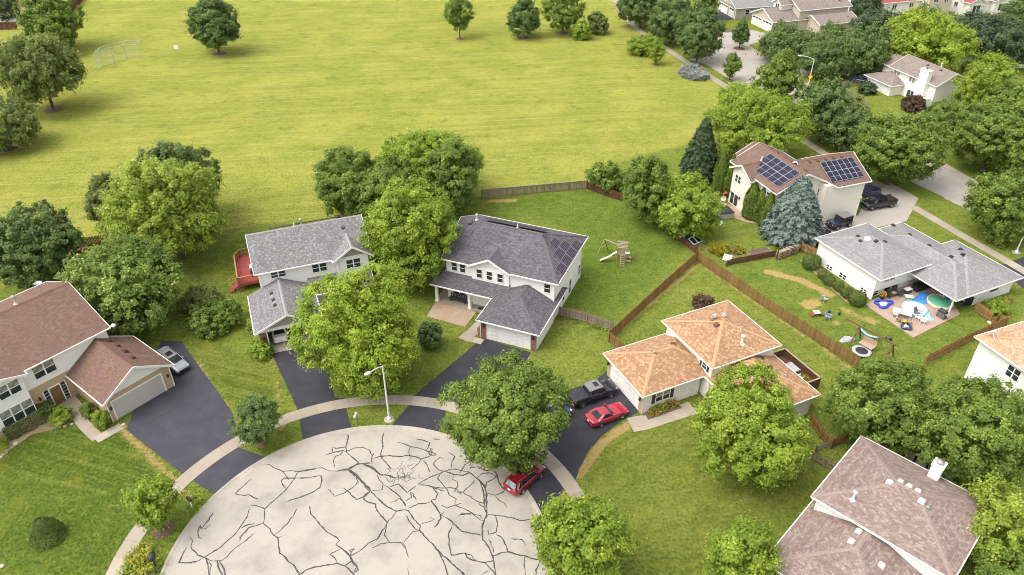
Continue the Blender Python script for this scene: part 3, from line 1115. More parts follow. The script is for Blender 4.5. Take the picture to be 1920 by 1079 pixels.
class House:
    def __init__(s, name, label, ox, oy, deg, group=None):
        s.root = thing(name, label, 'house', (ox, oy, 0), R(deg), group)
        s.deg = deg
        s.roofs = []

    def walls(s, x0, x1, y0, y1, z1, mat, z0=-0.1, name='wall'):
        return MB().box(x0, x1, y0, y1, z0, z1).build(name, mat, s.root)

    def _roof(s, faces, mat, t, eaves, caps, capmat, rakes=()):
        mb = MB()
        for f in faces:
            mb.prism(f, (0, 0, -t), 0, 1)
        rf = mb.build('roof', [mat, M['white']], s.root)
        for p, q in eaves:
            p, q = Vector(p), Vector(q)
            d = (q - p).normalized()
            out = Vector((d.y, -d.x, 0)) * 0.04
            MB().bar(p + out - d * 0.02 + Vector((0, 0, -0.066)), q + out + d * 0.02 + Vector((0, 0, -0.066)), 0.08, 0.12).build('gutter', M['white'], rf)
        for p, q in rakes:
            MB().bar(Vector(p) + Vector((0, 0, -0.075)), Vector(q) + Vector((0, 0, -0.075)), 0.05, 0.21).build('rake_board', M['white'], rf)
        if capmat:
            for p, q, sl in caps:
                p, q = Vector(p), Vector(q)
                d = q - p
                h = Vector((-d.y, d.x, 0)).normalized() * 0.17
                n = max(1, int(d.length / 0.3))
                cm = MB()
                for k in range(n):
                    a = p + d * (k / n)
                    b = p + d * ((k + 1.12) / n) if k < n - 1 else q
                    za, zb = Vector((0, 0, 0.022)), Vector((0, 0, 0.04))
                    dz = Vector((0, 0, 0.17 * sl))
                    cm.face([a + za, b + zb, b + h + zb - dz, a + h + za - dz])
                    cm.face([b + zb, a + za, a - h + za - dz, b - h + zb - dz])
                cm.build('ridge_cap', capmat, rf)
        s.roofs.append(rf)
        return rf

    def hip(s, x0, x1, y0, y1, z, p, mat, cap=None, t=0.17):
        w, d = x1 - x0, y1 - y0
        if w >= d:
            h = d / 2
            a, b = (x0 + h, y0 + h, z + h * p), (x1 - h, y0 + h, z + h * p)
        else:
            h = w / 2
            a, b = (x0 + h, y0 + h, z + h * p), (x0 + h, y1 - h, z + h * p)
        c = [(x0, y0, z), (x1, y0, z), (x1, y1, z), (x0, y1, z)]
        if w >= d:
            faces = [[c[0], c[1], b, a], [c[1], c[2], b], [c[2], c[3], a, b], [c[3], c[0], a]]
            hips = [(c[0], a), (c[3], a), (c[1], b), (c[2], b)]
        else:
            faces = [[c[0], c[1], a], [c[1], c[2], b, a], [c[2], c[3], b], [c[3], c[0], a, b]]
            hips = [(c[0], a), (c[1], a), (c[2], b), (c[3], b)]
        if abs(w - d) < 0.05:
            faces = [[q for i, q in enumerate(f) if not (q == b and a in f)] if len(f) == 4 else f for f in faces]
        caps = [(u, v, p * 0.7) for u, v in hips]
        if (Vector(b) - Vector(a)).length > 0.3:
            caps.append((a, b, p))
        eaves = [(c[k], c[(k + 1) % 4]) for k in range(4)]
        return s._roof(faces, mat, t, eaves, caps, cap)

    def gable(s, x0, x1, y0, y1, z, p, axis, mat, wall=None, ends=(1, 1), oh=0.3, cap=None, t=0.17, inset=0.4, notch=None):
        """roof over the eaves rectangle; the gable walls stand oh inside the ends"""
        if axis == 'x':
            u0, u1, v0, v1 = x0, x1, y0, y1
            P = lambda u, v, zz: (u, v, zz)
        else:
            u0, u1, v0, v1 = y0, y1, x0, x1
            P = lambda u, v, zz: (v, u, zz)
        vm, zr = (v0 + v1) / 2, z + (v1 - v0) / 2 * p
        f1 = [P(u0, v0, z), P(u1, v0, z), P(u1, vm, zr), P(u0, vm, zr)]
        f2 = [P(u1, v1, z), P(u0, v1, z), P(u0, vm, zr), P(u1, vm, zr)]
        if notch:                                   # a cross gable breaks the front eave
            na, nb, zg = notch
            va = v0 + (zg - z) / p
            f1 = [P(u0, v0, z), P(na, v0, z), P((na + nb) / 2, va, zg), P(nb, v0, z), P(u1, v0, z), P(u1, vm, zr), P(u0, vm, zr)]
            ev = [(P(u0, v0, z), P(na, v0, z)), (P(nb, v0, z), P(u1, v0, z)), (P(u1, v1, z), P(u0, v1, z))]
            ev = [e for e in ev if (Vector(e[0]) - Vector(e[1])).length > 0.05]
        elif axis == 'x':
            ev = [(P(u0, v0, z), P(u1, v0, z)), (P(u1, v1, z), P(u0, v1, z))]
        else:
            ev = [(P(u1, v0, z), P(u0, v0, z)), (P(u0, v1, z), P(u1, v1, z))]
        rk = []
        for k, u, sg in ((0, u0, -1), (1, u1, 1)):
            if ends[k]:
                rk += [(P(u + sg * 0.027, v0, z), P(u + sg * 0.027, vm, zr)), (P(u + sg * 0.027, v1, z), P(u + sg * 0.027, vm, zr))]
        rf = s._roof([f1, f2], mat, t, ev, [(P(u0, vm, zr), P(u1, vm, zr), p)], cap, rk)
        if wall:
            zb = z + inset * p - 0.08
            for k, u, sg in ((0, u0 + oh, 1), (1, u1 - oh, -1)):
                if ends[k]:
                    mb = MB()
                    ax = P(sg * 0.12, 0, 0)
                    mb.prism([P(u, v0 + inset, zb), P(u, v1 - inset, zb), P(u, vm, zr - 0.1)], ax)
                    mb.build('gable', wall, s.root)
        return rf

    def win(s, x, y, z, w, h, deg, n=1, lite=1, glass='glass', blind=0.0, frame='white', name='window'):
        """n sashes side by side; lite 2 = double-hung, pane by pane"""
        me = cached(('win', w, h, glass), lambda: MB().box(-w / 2 - 0.06, w / 2 + 0.06, -0.012, 0.0, -0.06, h + 0.06).mesh('window', M[frame]))
        wd = mount(link(name, me, s.root), x, y, z, deg)

        def fr():
            mb = MB()
            fw = 0.075
            mb.box(-w / 2 - fw, w / 2 + fw, -0.06, -0.012, h, h + fw)
            mb.box(-w / 2 - fw, w / 2 + fw, -0.075, -0.012, -fw, 0)
            mb.box(-w / 2 - fw, -w / 2, -0.06, -0.012, 0, h)
            mb.box(w / 2, w / 2 + fw, -0.06, -0.012, 0, h)
            for k in range(1, n):
                xx = -w / 2 + w * k / n
                mb.box(xx - 0.06, xx + 0.06, -0.058, -0.012, 0, h)
            if lite > 1:
                for k in range(n):
                    a = -w / 2 + w * k / n + (0.06 if k else 0)
                    b = -w / 2 + w * (k + 1) / n - (0.06 if k < n - 1 else 0)
                    mb.box(a, b, -0.052, -0.012, h / 2 - 0.03, h / 2 + 0.03)
            return mb.mesh('window_frame', M[frame])
        link('window_frame', cached(('frame', w, h, n, lite, frame), fr), wd)
        for k in range(n):
            a = -w / 2 + w * k / n + (0.06 if k else 0)
            b = -w / 2 + w * (k + 1) / n - (0.06 if k < n - 1 else 0)
            parts = [(0, h / 2 - 0.03), (h / 2 + 0.03, h)] if lite > 1 else [(0, h)]
            for i, (za, zb) in enumerate(parts):
                g = M['blind'] if (blind and i == len(parts) - 1) else M[glass]
                me = cached(('pane', round(b - a, 3), round(zb - za, 3), g.name), lambda: MB().box(0, b - a, -0.024, -0.0125, 0, zb - za).mesh('pane', g))
                po = link('pane', me, wd)
                po.location = (a, 0, za)
        return wd

    def shutter(s, x, y, z, w, h, deg):
        def mk():
            mb = MB().box(-w / 2, w / 2, -0.02, 0, 0, h)
            mb.box(-w / 2, -w / 2 + 0.05, -0.05, -0.02, 0, h).box(w / 2 - 0.05, w / 2, -0.05, -0.02, 0, h)
            k = 0.0
            while k < h - 0.06:
                mb.box(-w / 2 + 0.05, w / 2 - 0.05, -0.042, -0.02, k, k + 0.05)
                k += 0.09
            return mb.mesh('shutter', M['dark_metal'])
        return mount(link('shutter', cached(('shut', w, h), mk), s.root), x, y, z, deg)

    def garage_door(s, x, y, w, h, deg, mat='white', lites=0, rows=4, cols=4):
        me = cached(('gd', w, h, mat), lambda: MB().box(-w / 2 - 0.13, -w / 2, -0.05, 0, 0, h + 0.13).box(w / 2, w / 2 + 0.13, -0.05, 0, 0, h + 0.13)
                    .box(-w / 2, w / 2, -0.05, 0, h, h + 0.13).mesh('garage_door', M['white']))
        gd = mount(link('garage_door', me, s.root), x, y, 0.02, deg)
        rh = h / rows

        def pan():
            mb = MB().box(-w / 2, w / 2, -0.02, 0, 0.008, rh - 0.008)
            cw = w / cols
            for k in range(cols):
                mb.box(-w / 2 + k * cw + 0.1, -w / 2 + (k + 1) * cw - 0.1, -0.032, -0.02, 0.09, rh - 0.09)
            return mb.mesh('door_panel', M[mat])
        pm = cached(('pan', w, rh, mat, cols), pan)
        for r in range(rows):
            o = link('door_panel', pm, gd)
            o.location = (0, 0, r * rh)
        if lites:
            for k in range(lites):
                cw = w / lites
                o = link('door_light', cached(('dl', round(cw, 2)), lambda: MB().box(-cw / 2 + 0.1, cw / 2 - 0.1, -0.04, -0.033, 0.1, rh - 0.1).mesh('door_light', M['glass'])), gd)
                o.location = (-w / 2 + (k + 0.5) * cw, 0, (rows - 1) * rh)
        return gd

    def door(s, x, y, z, deg, mat, w=0.95, h=2.05, side=False, name='door'):
        def mk():
            mb = MB().box(-w / 2, w / 2, -0.04, 0, 0, h)
            for a, b in ((0.12, 0.9), (1.05, 1.85)):
                mb.box(-w / 2 + 0.12, -0.04, -0.055, -0.04, a, b).box(0.04, w / 2 - 0.12, -0.055, -0.04, a, b)
            return mb.mesh('door', mat)
        d = mount(link(name, cached(('door', mat.name, w, h), mk), s.root), x, y, z, deg)
        fr = MB().box(-w / 2 - 0.1, -w / 2, -0.07, 0, 0, h + 0.1).box(w / 2, w / 2 + 0.1, -0.07, 0, 0, h + 0.1).box(-w / 2, w / 2, -0.07, 0, h, h + 0.1)
        fr.build('door_frame', M['white'], d)
        MB().tube((w / 2 - 0.1, -0.06, 1.0), (w / 2 - 0.1, -0.1, 1.0), 0.035).build('handle', M['chrome'], d)
        if side:
            for sg in (-1, 1):
                c = sg * (w / 2 + 0.32)
                MB().box(c - 0.18, c + 0.18, -0.035, 0, 0.1, h).build('sidelight', M['glass'], d)
                MB().box(c + sg * 0.2, c + sg * 0.28, -0.07, 0, 0, h + 0.1).build('door_frame', M['white'], d)
                for k in range(5):
                    MB().box(c - 0.17, c + 0.17, -0.045, -0.036, 0.25 + k * 0.36, 0.28 + k * 0.36).build('glazing_bar', M['white'], d)
        return d

    def slider(s, x, y, z, w, h, deg):
        d = mount(MB().box(-w / 2, w / 2, -0.02, 0, 0, h).build('patio_door', M['white'], s.root), x, y, z, deg)
        fr = MB().box(-w / 2 - 0.07, -w / 2, -0.06, 0, 0, h + 0.07).box(w / 2, w / 2 + 0.07, -0.06, 0, 0, h + 0.07).box(-w / 2, w / 2, -0.06, 0, h, h + 0.07).box(-0.06, 0.06, -0.06, -0.02, 0, h)
        fr.build('door_frame', M['white'], d)
        MB().box(-w / 2 + 0.03, -0.07, -0.035, -0.021, 0.06, h - 0.03).build('pane', M['glass'], d)
        MB().box(0.07, w / 2 - 0.03, -0.035, -0.021, 0.06, h - 0.03).build('pane', M['glass'], d)
        return d

    def lamp(s, x, y, z, deg):
        mb = MB().lathe([(0.05, 0), (0.11, 0.03), (0.09, 0.24), (0.12, 0.26), (0.02, 0.36)], 8, 0, (0, -0.16, 0)).box(-0.04, 0.04, -0.16, 0, 0.28, 0.33)
        return mount(mb.build('wall_lamp', M['dark_metal'], s.root), x, y, z, deg)

    def vent(s, rf, x, y, z, size=0.36, mat='dark_metal', rz=0.0, tilt=(0, 0)):
        """box vent: hood on a flange"""
        def mk():
            a = size / 2
            mb = MB().box(-a * 1.3, a * 1.3, -a * 1.3, a * 1.3, -0.08, 0.015)
            mb.prism([(-a, -a, 0.015), (a, -a, 0.015), (a * 0.9, -a * 0.9, 0.14), (-a * 0.9, -a * 0.9, 0.17)][:3] + [(-a * 0.9, -a * 0.9, 0.14)], (0, 2 * a, 0))
            return mb.mesh('roof_vent', M[mat])
        o = link('roof_vent', cached(('vent', size, mat), mk), rf)
        o.location = (x, y, z)
        o.rotation_euler = (tilt[0], tilt[1], rz)
        return o

    def pipe(s, rf, x, y, z, h=0.7, r=0.07, mat='white_metal', cowl=False):
        mb = MB().tube((0, 0, -0.3), (0, 0, h), r, n=10)
        mb.lathe([(r * 2.6, -0.02), (r * 1.3, 0.14)], 10)
        if cowl:
            mb.lathe([(r * 1.1, h), (r * 2.0, h + 0.02), (r * 2.0, h + 0.12), (0.01, h + 0.22)], 12)
        o = mb.build('vent_pipe', M[mat], rf)
        o.location = (x, y, z)
        return o

    def panel_on(s, p0, u, v, w, h, mat, lift=0.09):
        """solar panel: corner p0, edges along u and v on the slope"""
        def mk():
            mb = MB().box(0, w, 0, h, 0, 0.035, 1)
            fw = 0.024
            mb.box(fw, w - fw, fw, h - fw, 0.035, 0.038, 0)
            if mat == 'cell_frame_rust':
                for j in range(1, 6):
                    mb.box(fw, w - fw, h * j / 6 - 0.008, h * j / 6 + 0.008, 0.038, 0.041, 1)
            else:
                mb.box(fw, w - fw, h / 2 - 0.012, h / 2 + 0.012, 0.038, 0.041, 1)
            return mb.mesh('solar_panel', [M['cell'], M[mat]])
        u, v = Vector(u).normalized(), Vector(v).normalized()
        n = u.cross(v)
        o = link('solar_panel', cached(('sp', w, h, mat), mk), s.root)
        m = Matrix((u, v, n)).transposed().to_4x4()
        m.translation = Vector(p0) + n * lift
        o.matrix_local = m
        return o


M['cell'] = glass_dark('solar_cell', (0.014, 0.013, 0.026), 0.45, 0.2)
M['cell_frame'] = plain('cell_frame', (0.40, 0.40, 0.43), (0.33, 0.33, 0.36), 0.4, 4.0)
M['cell_frame_rust'] = plain('cell_frame_rust', (0.34, 0.26, 0.25), (0.27, 0.2, 0.19), 0.4, 4.0)
M['cell_frame_dark'] = plain('cell_frame_dark', (0.11, 0.085, 0.09), (0.07, 0.055, 0.06), 0.4, 4.0)
M['door_brown'] = plain('door_brown', (0.19, 0.125, 0.045), (0.15, 0.1, 0.035), 0.4, 3.0)
M['door_red'] = plain('door_red', (0.16, 0.07, 0.04), (0.12, 0.05, 0.03), 0.4, 3.0)
M['garage_grey'] = plain('garage_grey', (0.50, 0.45, 0.41), (0.44, 0.40, 0.365), 0.5, 0.8)

# --- brown-roofed house on the left
h = House('brick_house', 'two storey house with brown shingle roof, tan brick and twin garage at the left edge', -36.75, 49.98, 52.3)
h.walls(-17, 4.75, 6.85, 18.8, 5.50, M['siding_white'])
rf = h.gable(-17.4, 5.05, 6.42, 19.2, 5.4, 0.405, 'x', M['roof_brown'], M['siding_white'], (0, 1), cap=M['cap_brown'], notch=(-10.2, -3.25, 6.66))
h.walls(0.38, 6.72, 0.46, 6.84, 2.76, M['brick_tan'])
rf2 = h.gable(0.0, 7.1, 0.05, 7.3, 2.6, 0.61, 'y', M['roof_brown'], M['siding_white'], (1, 1), oh=0.42, cap=M['cap_brown'])
h.walls(-3.45, 0.37, 6.80, 6.849, 2.95, M['brick_tan'])
h.walls(-10, -3.46, 6.13, 6.845, 5.47, M['siding_white'], 0.95)
h.walls(-9.98, -3.48, 6.14, 6.845, 0.94, M['brick_tan'])
rfb = h.gable(-10.4, -3.05, 5.75, 9.6, 5.41, 0.36, 'y', M['roof_brown'], M['siding_white'], (1, 0), oh=0.38, cap=M['cap_brown'])
MB().box(-10.1, -3.36, 6.04, 6.13, 5.30, 5.45).build('frieze_board', M['white'], h.root)
h.win(-1.38, 6.848, 3.65, 1.86, 1.33, -90, 2, 2, blind=1)
h.win(-4.72, 6.128, 3.9, 1.78, 1.33, -90, 2, 2, blind=1)
h.win(-4.9, 6.128, 1.1, 2.7, 1.62, -90, 3, 2, blind=1)
h.win(-8.4, 6.128, 3.9, 1.78, 1.33, -90, 2, 2, blind=1)
MB().box(-2.62, -0.14, 6.80, 6.85, 3.4, 3.5).build('trim_band', M['white'], h.root)
h.door(-1.3, 6.798, 0.1, -90, M['door_brown'], 0.92, 2.0, side=True)
h.lamp(-2.75, 6.8, 1.5, -90)
h.garage_door(3.32, 0.458, 4.85, 2.1, -90, 'garage_grey')
h.lamp(0.62, 0.46, 1.45, -90)
h.lamp(6.33, 0.46, 1.45, -90)
MB().box(6.66, 6.74, 0.40, 0.46, 0, 2.6).build('downpipe', M['white'], h.root)
MB().box(0.36, 0.44, 0.40, 0.46, 0, 2.6).build('downpipe', M['white'], h.root)
h.vent(rf2, 4.6, 4.9, 4.18, mat='fence_brown', tilt=(0, R(31)))
h.vent(rf2, 4.6, 3.5, 4.18, mat='fence_brown', tilt=(0, R(31)))
h.vent(rf2, 4.5, 2.0, 4.24, mat='fence_brown', tilt=(0, R(31)))
h.vent(rf2, 4.45, 6.1, 4.26, mat='fence_brown', tilt=(0, R(31)))
h.pipe(rf, 0.3, 13.3, 7.9, 0.75, 0.1, 'stone', True)
MB().lathe([(0.05, 0), (0.2, 0.05), (0.24, 0.2), (0.05, 0.34)], 10, 0, (5.35, 6.3, 5.35)).build('gutter_float', M['white'], h.root)
t = MB().tube((0, 0, -0.2), (0, 0, 0.9), 0.035).tube((0, 0, 0.9), (-0.5, -0.15, 1.15), 0.025)
t.lathe([(0.01, 0), (0.2, 0.03), (0.38, 0.12), (0.37, 0.12), (0.19, 0.045)], 14, 0, (0, 0, 0.9)).bar((0.3, 0, 0.0), (0, 0, 0.7), 0.03)
o = t.build('satellite_dish', M['grey_metal'], rf)
o.location = (2.7, 13.4, 7.9)

# --- grey house with the red deck
h = House('gabled_house', 'pale grey roofed house with open garage and red deck behind', -26.04, 60.31, 21)
h.walls(1.55, 13.3, 7.2, 14.8, 5.54, M['siding_white'])
rf = h.gable(1.1, 13.75, 6.75, 15.25, 5.4, 0.61, 'x', M['roof_grey'], M['siding_white'], (1, 1), oh=0.42, cap=M['cap_grey'], notch=(9.5, 13.7, 6.9))
# solar strip just over the ridge at the back
for k in range(7):
    h.panel_on((3.6 + k * 1.32, 11.06, 7.95), (1, 0, 0), (0, 1, -0.61), 1.28, 1.7, 'cell_frame_dark', 0.24)
h.walls(9.85, 13.28, 6.6, 7.199, 5.52, M['siding_white'])
rg = h.gable(9.35, 13.85, 6.15, 10.6, 5.395, 0.69, 'y', M['roof_grey'], M['board_taupe'], (1, 0), oh=0.44, cap=M['cap_grey'])
h.win(3.55, 7.198, 4.32, 1.5, 0.66, -90, 2, 2)
h.win(7.95, 7.198, 3.98, 1.5, 1.02, -90, 2, 2)
h.win(11.6, 6.598, 4.0, 1.5, 1.1, -90, 2, 2)
MB().box(1.48, 1.72, 7.1, 7.2, 0, 5.4).build('corner_board', M['white'], h.root)
MB().box(9.8, 9.98, 6.52, 6.6, 2.6, 5.4).build('corner_board', M['white'], h.root)
# garage: three walls and a lintel, the door is up
h.walls(0.42, 0.56, 0.47, 7.19, 2.72, M['siding_white'])
h.walls(6.3, 6.44, 0.47, 7.19, 2.72, M['siding_white'])
h.walls(0.42, 1.12, 0.40, 0.469, 2.3, M['brick_red'])
h.walls(5.72, 6.44, 0.40, 0.469, 2.3, M['brick_red'])
MB().box(0.42, 6.44, 0.38, 0.469, 2.3, 2.66).build('lintel', M['white'], h.root)
MB().box(1.12, 1.24, 0.36, 0.47, 0, 2.3).box(5.6, 5.72, 0.36, 0.47, 0, 2.3).build('door_frame', M['white'], h.root)
sheet('garage_floor', [(0.4, -0.35), (6.4, -0.35), (6.4, 7.15), (0.4, 7.15)], 0.045, M['gutter'], 0.1, h.root)
MB().box(0.57, 6.29, 7.1, 7.18, 0, 2.6).build('back_wall', M['wood_pale'], h.root)
MB().box(1.3, 5.5, 0.7, 3.0, 2.28, 2.33).build('garage_door', M['white'], h.root)
rf2 = h.gable(0.0, 6.9, 0.0, 7.25, 2.6, 0.46, 'y', M['roof_grey'], M['siding_grey'], (1, 0), oh=0.42, cap=M['cap_grey'])
h.walls(6.9, 12.9, 5.6, 7.19, 2.6, M['siding_white'])
h.gable(6.4, 13.4, 4.9, 9.2, 2.55, 0.42, 'x', M['roof_grey'], None, (0, 1), cap=None)
for x, y in ((2.45, 5.1), (2.5, 3.75), (2.55, 2.7)):
    h.vent(rf2, x, y, 2.6 + x * 0.46, 0.3, tilt=(0, R(-25)))
h.vent(rf, 11.4, 9.9, 7.34, 0.3, tilt=(R(31), 0))
h.pipe(rf, 6.3, 11.05, 7.9, 0.5, 0.07, 'white_metal')
h.pipe(rf, 7.1, 11.1, 7.9, 0.7, 0.1, 'grey_metal', True)
h.lamp(0.8, 0.4, 1.5, -90)

# red deck behind it
dk = thing('deck', 'red timber deck with slatted railing at the back of the grey house', 'deck', (-26.04, 60.31, 0), R(21))
for k in range(32):
    MB().box(-0.85, 1.5, 12.4 + k * 0.2, 12.58 + k * 0.2, 0.93, 0.97).build('deck_board', M['deck_red'], dk)
MB().box(-0.8, 1.5, 12.45, 18.7, 0.7, 0.925).build('joist_frame', M['deck_red'], dk)
rail = [(1.5, 12.42), (-0.85, 12.42), (-0.85, 17.6), (-0.2, 18.75), (1.5, 18.75)]
for (ax, ay), (bx, by) in zip(rail[:-1], rail[1:]):
    MB().bar((ax, ay, 1.93), (bx, by, 1.93), 0.16, 0.05).build('handrail', M['fence_tan'], dk)
    MB().bar((ax, ay, 1.08), (bx, by, 1.08), 0.05, 0.08).build('rail', M['deck_red'], dk)
    n = max(2, int(math.hypot(bx - ax, by - ay) / 0.13))
    pm = cached('baluster', lambda: MB().box(-0.02, 0.02, -0.02, 0.02, 0, 0.86).mesh('baluster', M['deck_red']))
    for k in range(1, n):
        o = link('baluster', pm, dk)
        o.location = (ax + (bx - ax) * k / n, ay + (by - ay) * k / n, 1.05)
for x, y in rail:
    MB().box(x - 0.06, x + 0.06, y - 0.06, y + 0.06, 0, 2.0).build('post', M['deck_red'], dk)
st = MB()
for k in range(4):
    MB().box(-1.15 - k * 0.27, -0.9 - k * 0.27, 12.5, 13.6, 0.7 - k * 0.2, 0.74 - k * 0.2).build('step', M['deck_red'], dk)
MB().bar((-0.95, 12.5, 1.85), (-1.95, 12.5, 1.0), 0.1, 0.05).bar((-0.95, 13.6, 1.85), (-1.95, 13.6, 1.0), 0.1, 0.05).build('handrail', M['fence_tan'], dk)

# --- white house with dark roof
h = House('porch_house', 'large white house with slate grey hipped roof, porch and brick garage piers', -3.76, 62.72, -22)
h.walls(-6.2, 6.45, 5.95, 15.6, 5.53, M['siding_white'])
z5, p5 = 5.4, 0.47
X0, X1, Y0, Y1 = -6.55, 6.98, 5.5, 16.05
ym, rz_ = (Y0 + Y1) / 2, 5.4 + (Y1 - Y0) / 2 * 0.47
xr = X1 - (Y1 - Y0) / 2 * 0.72
A, B, Cc, D = (X0, Y0, z5), (X1, Y0, z5), (X1, Y1, z5), (X0, Y1, z5)
Ra, Rb = (X0, ym, rz_), (xr, ym, rz_)
NA, NB, NT = (-3.15, Y0, z5), (1.5, Y0, z5), (-0.825, Y0 + 1.24 / 0.47, z5 + 1.24)
rf = h._roof([[A, NA, NT, NB, B, Rb, Ra], [B, Cc, Rb], [Cc, D, Ra, Rb]], M['roof_slate'], 0.17, [(A, NA), (NB, B), (B, Cc), (Cc, D)],
             [(Ra, Rb, 0.47), (B, Rb, 0.33), (Cc, Rb, 0.33)], M['cap_slate'], [(A, Ra), (D, Ra)])
MB().prism([(X0 + 0.35, Y0 + 0.4, 5.5), (X0 + 0.35, Y1 - 0.4, 5.5), (X0 + 0.35, ym, rz_ - 0.12)], (0.1, 0, 0)).build('gable', M['siding_white'], h.root)
h.walls(-3.0, 1.35, 5.75, 5.949, 5.47, M['siding_white'])
rg = h.gable(-3.3, 1.65, 5.3, 10.2, 5.395, 0.52, 'y', M['roof_slate'], M['siding_white'], (1, 0), oh=0.42, cap=M['cap_slate'])
for x in (-5.2, -4.2):
    h.win(x, 5.948, 3.9, 0.62, 1.05, -90, 1, 2)
for x in (-2.1, -0.9, 0.36):
    h.win(x, 5.748, 3.85, 0.62, 1.05, -90, 1, 2)
h.win(5.7, 5.948, 3.77, 0.66, 1.05, -90, 1, 2)
for y, z, hh in ((9.35, 0.7, 1.4), (11.6, 0.2, 1.9), (15.0, 0.75, 1.3)):
    h.win(6.448, y, z, 0.62, hh, 0, 1, 2)
h.win(6.448, 7.6, 3.9, 0.5, 0.7, 0, 1, 1)
for x in (6.38,):
    MB().box(x, x + 0.12, 5.86, 5.95, 0, 5.4).build('corner_board', M['white'], h.root)
MB().box(6.45, 6.53, 15.3, 15.45, 0, 5.4).build('downpipe', M['white'], h.root)
# garage
h.walls(0.4, 6.5, 0.62, 5.94, 2.72, M['siding_white'])
h.walls(0.36, 0.98, 0.55, 0.619, 2.55, M['brick_red'])
h.walls(5.82, 6.52, 0.55, 0.619, 2.55, M['brick_red'])
h.walls(0.33, 0.399, 0.55, 2.2, 2.4, M['brick_red'])
h.garage_door(3.4, 0.60, 4.75, 2.12, -90)
h.lamp(0.68, 0.55, 1.6, -90)
h.lamp(6.17, 0.55, 1.6, -90)
rf2 = h.hip(0.0, 6.95, 0.1, 9.2, 2.6, 0.47, M['roof_slate'], M['cap_slate'])
MB().tube((0.3, 0.52, 0), (0.3, 0.52, 2.5), 0.04).build('downpipe', M['white'], h.root)
# porch
pf = [[(-7.4, 4.1, 2.7), (1.5, 4.1, 2.7), (1.5, 5.94, 3.6), (-6.5, 5.94, 3.6)], [(-7.4, 7.5, 2.7), (-7.4, 4.1, 2.7), (-6.5, 5.94, 3.6), (-6.5, 7.5, 3.6)]]
h._roof(pf, M['roof_slate'], 0.2, [((-7.4, 4.1, 2.7), (0.0, 4.1, 2.7)), ((-7.4, 7.5, 2.7), (-7.4, 4.1, 2.7))], [((-7.4, 4.1, 2.7), (-6.5, 5.94, 3.6), 0.4)], M['cap_slate'])
for x in (-7.0, -2.95):
    mb = MB().box(x - 0.14, x + 0.14, 4.66, 4.94, 0.12, 2.55).box(x - 0.2, x + 0.2, 4.6, 5.0, 0.0, 0.25).box(x - 0.2, x + 0.2, 4.6, 5.0, 2.4, 2.52)
    mb.build('column', M['white'], h.root)
MB().box(-7.3, 0.35, 4.6, 7.5, -0.05, 0.1).build('porch_floor', M['walk'], h.root)
h.door(-1.75, 5.946, 0.1, -90, M['door_red'], 0.9, 2.0, side=True)
h.win(-4.7, 5.948, 0.8, 1.5, 1.3, -90, 2, 2)
h.pipe(rf, -4.6, 10.85, 7.85, 0.6, 0.09, 'white_metal', True)
h.pipe(rf, 0.2, 11.2, 7.7, 0.45, 0.06, 'white_metal')
h.vent(rf, -5.1, 10.2, 7.68, 0.3, tilt=(R(25), 0))
h.vent(rf, xr + 0.35, ym - 0.15, rz_ - 0.22, 0.42, tilt=(0, R(30)))
# rear array peeping over the ridge, and the two clusters on the hip end
for k in range(7):
    h.panel_on((-3.9 + k * 1.05, 11.05, rz_ - 0.10), (1, 0, 0), (0, 1, -0.47), 1.02, 1.7, 'cell_frame_dark', 0.22)
ph = (rz_ - 5.4) / (X1 - xr)
u, v = Vector((0, 1, 0)), Vector((-1, 0, ph)).normalized()


def hp(y, d):
    """on the hip end: y along the eave, d metres up the slope"""
    return Vector((X1, y, z5)) + v * d


for y0, d0 in ((7.1, 0.1), (8.82, 0.1), (10.54, 0.1), (12.26, 0.1), (8.98, 1.14), (10.7, 1.14), (9.98, 2.18)):
    h.panel_on(hp(y0, d0), u, v, 1.68, 1.0, 'cell_frame_rust')

# --- tan house
h = House('split_level_house', 'split level house with orange tan hipped roofs beside the dark pickup', 11.9, 51.13, 25.2)
h.walls(0.4, 6.85, 0.38, 6.5, 2.69, M['siding_pale'])
rfg = h.hip(0.0, 9.0, 0.0, 6.92, 2.6, 0.44, M['roof_tan'], M['cap_tan'])
h.walls(7.15, 14.5, -0.58, 6.68, 4.36, M['siding_pale'])
rfm = h.hip(6.75, 14.92, -1.0, 7.08, 4.3, 0.345, M['roof_tan'], M['cap_tan'])
h.walls(7.3, 14.48, -6.2, -0.6, 2.68, M['siding_pale'])
rfr = h.hip(6.9, 14.93, -6.6, 2.4, 2.6, 0.40, M['roof_tan'], M['cap_tan'])
h.garage_door(0.396, 3.42, 4.85, 2.05, 180, 'white', cols=6)
MB().box(0.33, 0.399, 0.38, 0.9, 0, 2.5).box(0.33, 0.399, 5.95, 6.5, 0, 2.5).build('brick_pier', M['brick_tan'], h.root)
h.lamp(0.33, 0.62, 1.6, 180)
h.lamp(0.33, 6.2, 1.6, 180)
h.win(2.6, 0.377, 0.95, 1.5, 1.15, -90, 2, 2, blind=1)
h.shutter(1.58, 0.379, 0.85, 0.36, 1.35, -90)
h.shutter(3.62, 0.379, 0.85, 0.36, 1.35, -90)
h.door(5.2, 0.378, 0.05, -90, M['white'], 0.95, 2.0)
h.win(7.147, 0.47, 3.05, 0.6, 0.72, 180, 1, 2)
h.shutter(7.149, 0.98, 3.0, 0.26, 0.85, 180)
h.shutter(7.149, -0.05, 3.0, 0.26, 0.85, 180)
MB().box(0.36, 0.44, 0.33, 0.375, 0, 2.55).build('downpipe', M['white'], h.root)
MB().box(14.5, 14.58, 6.5, 6.6, 0, 4.2).build('downpipe', M['white'], h.root)
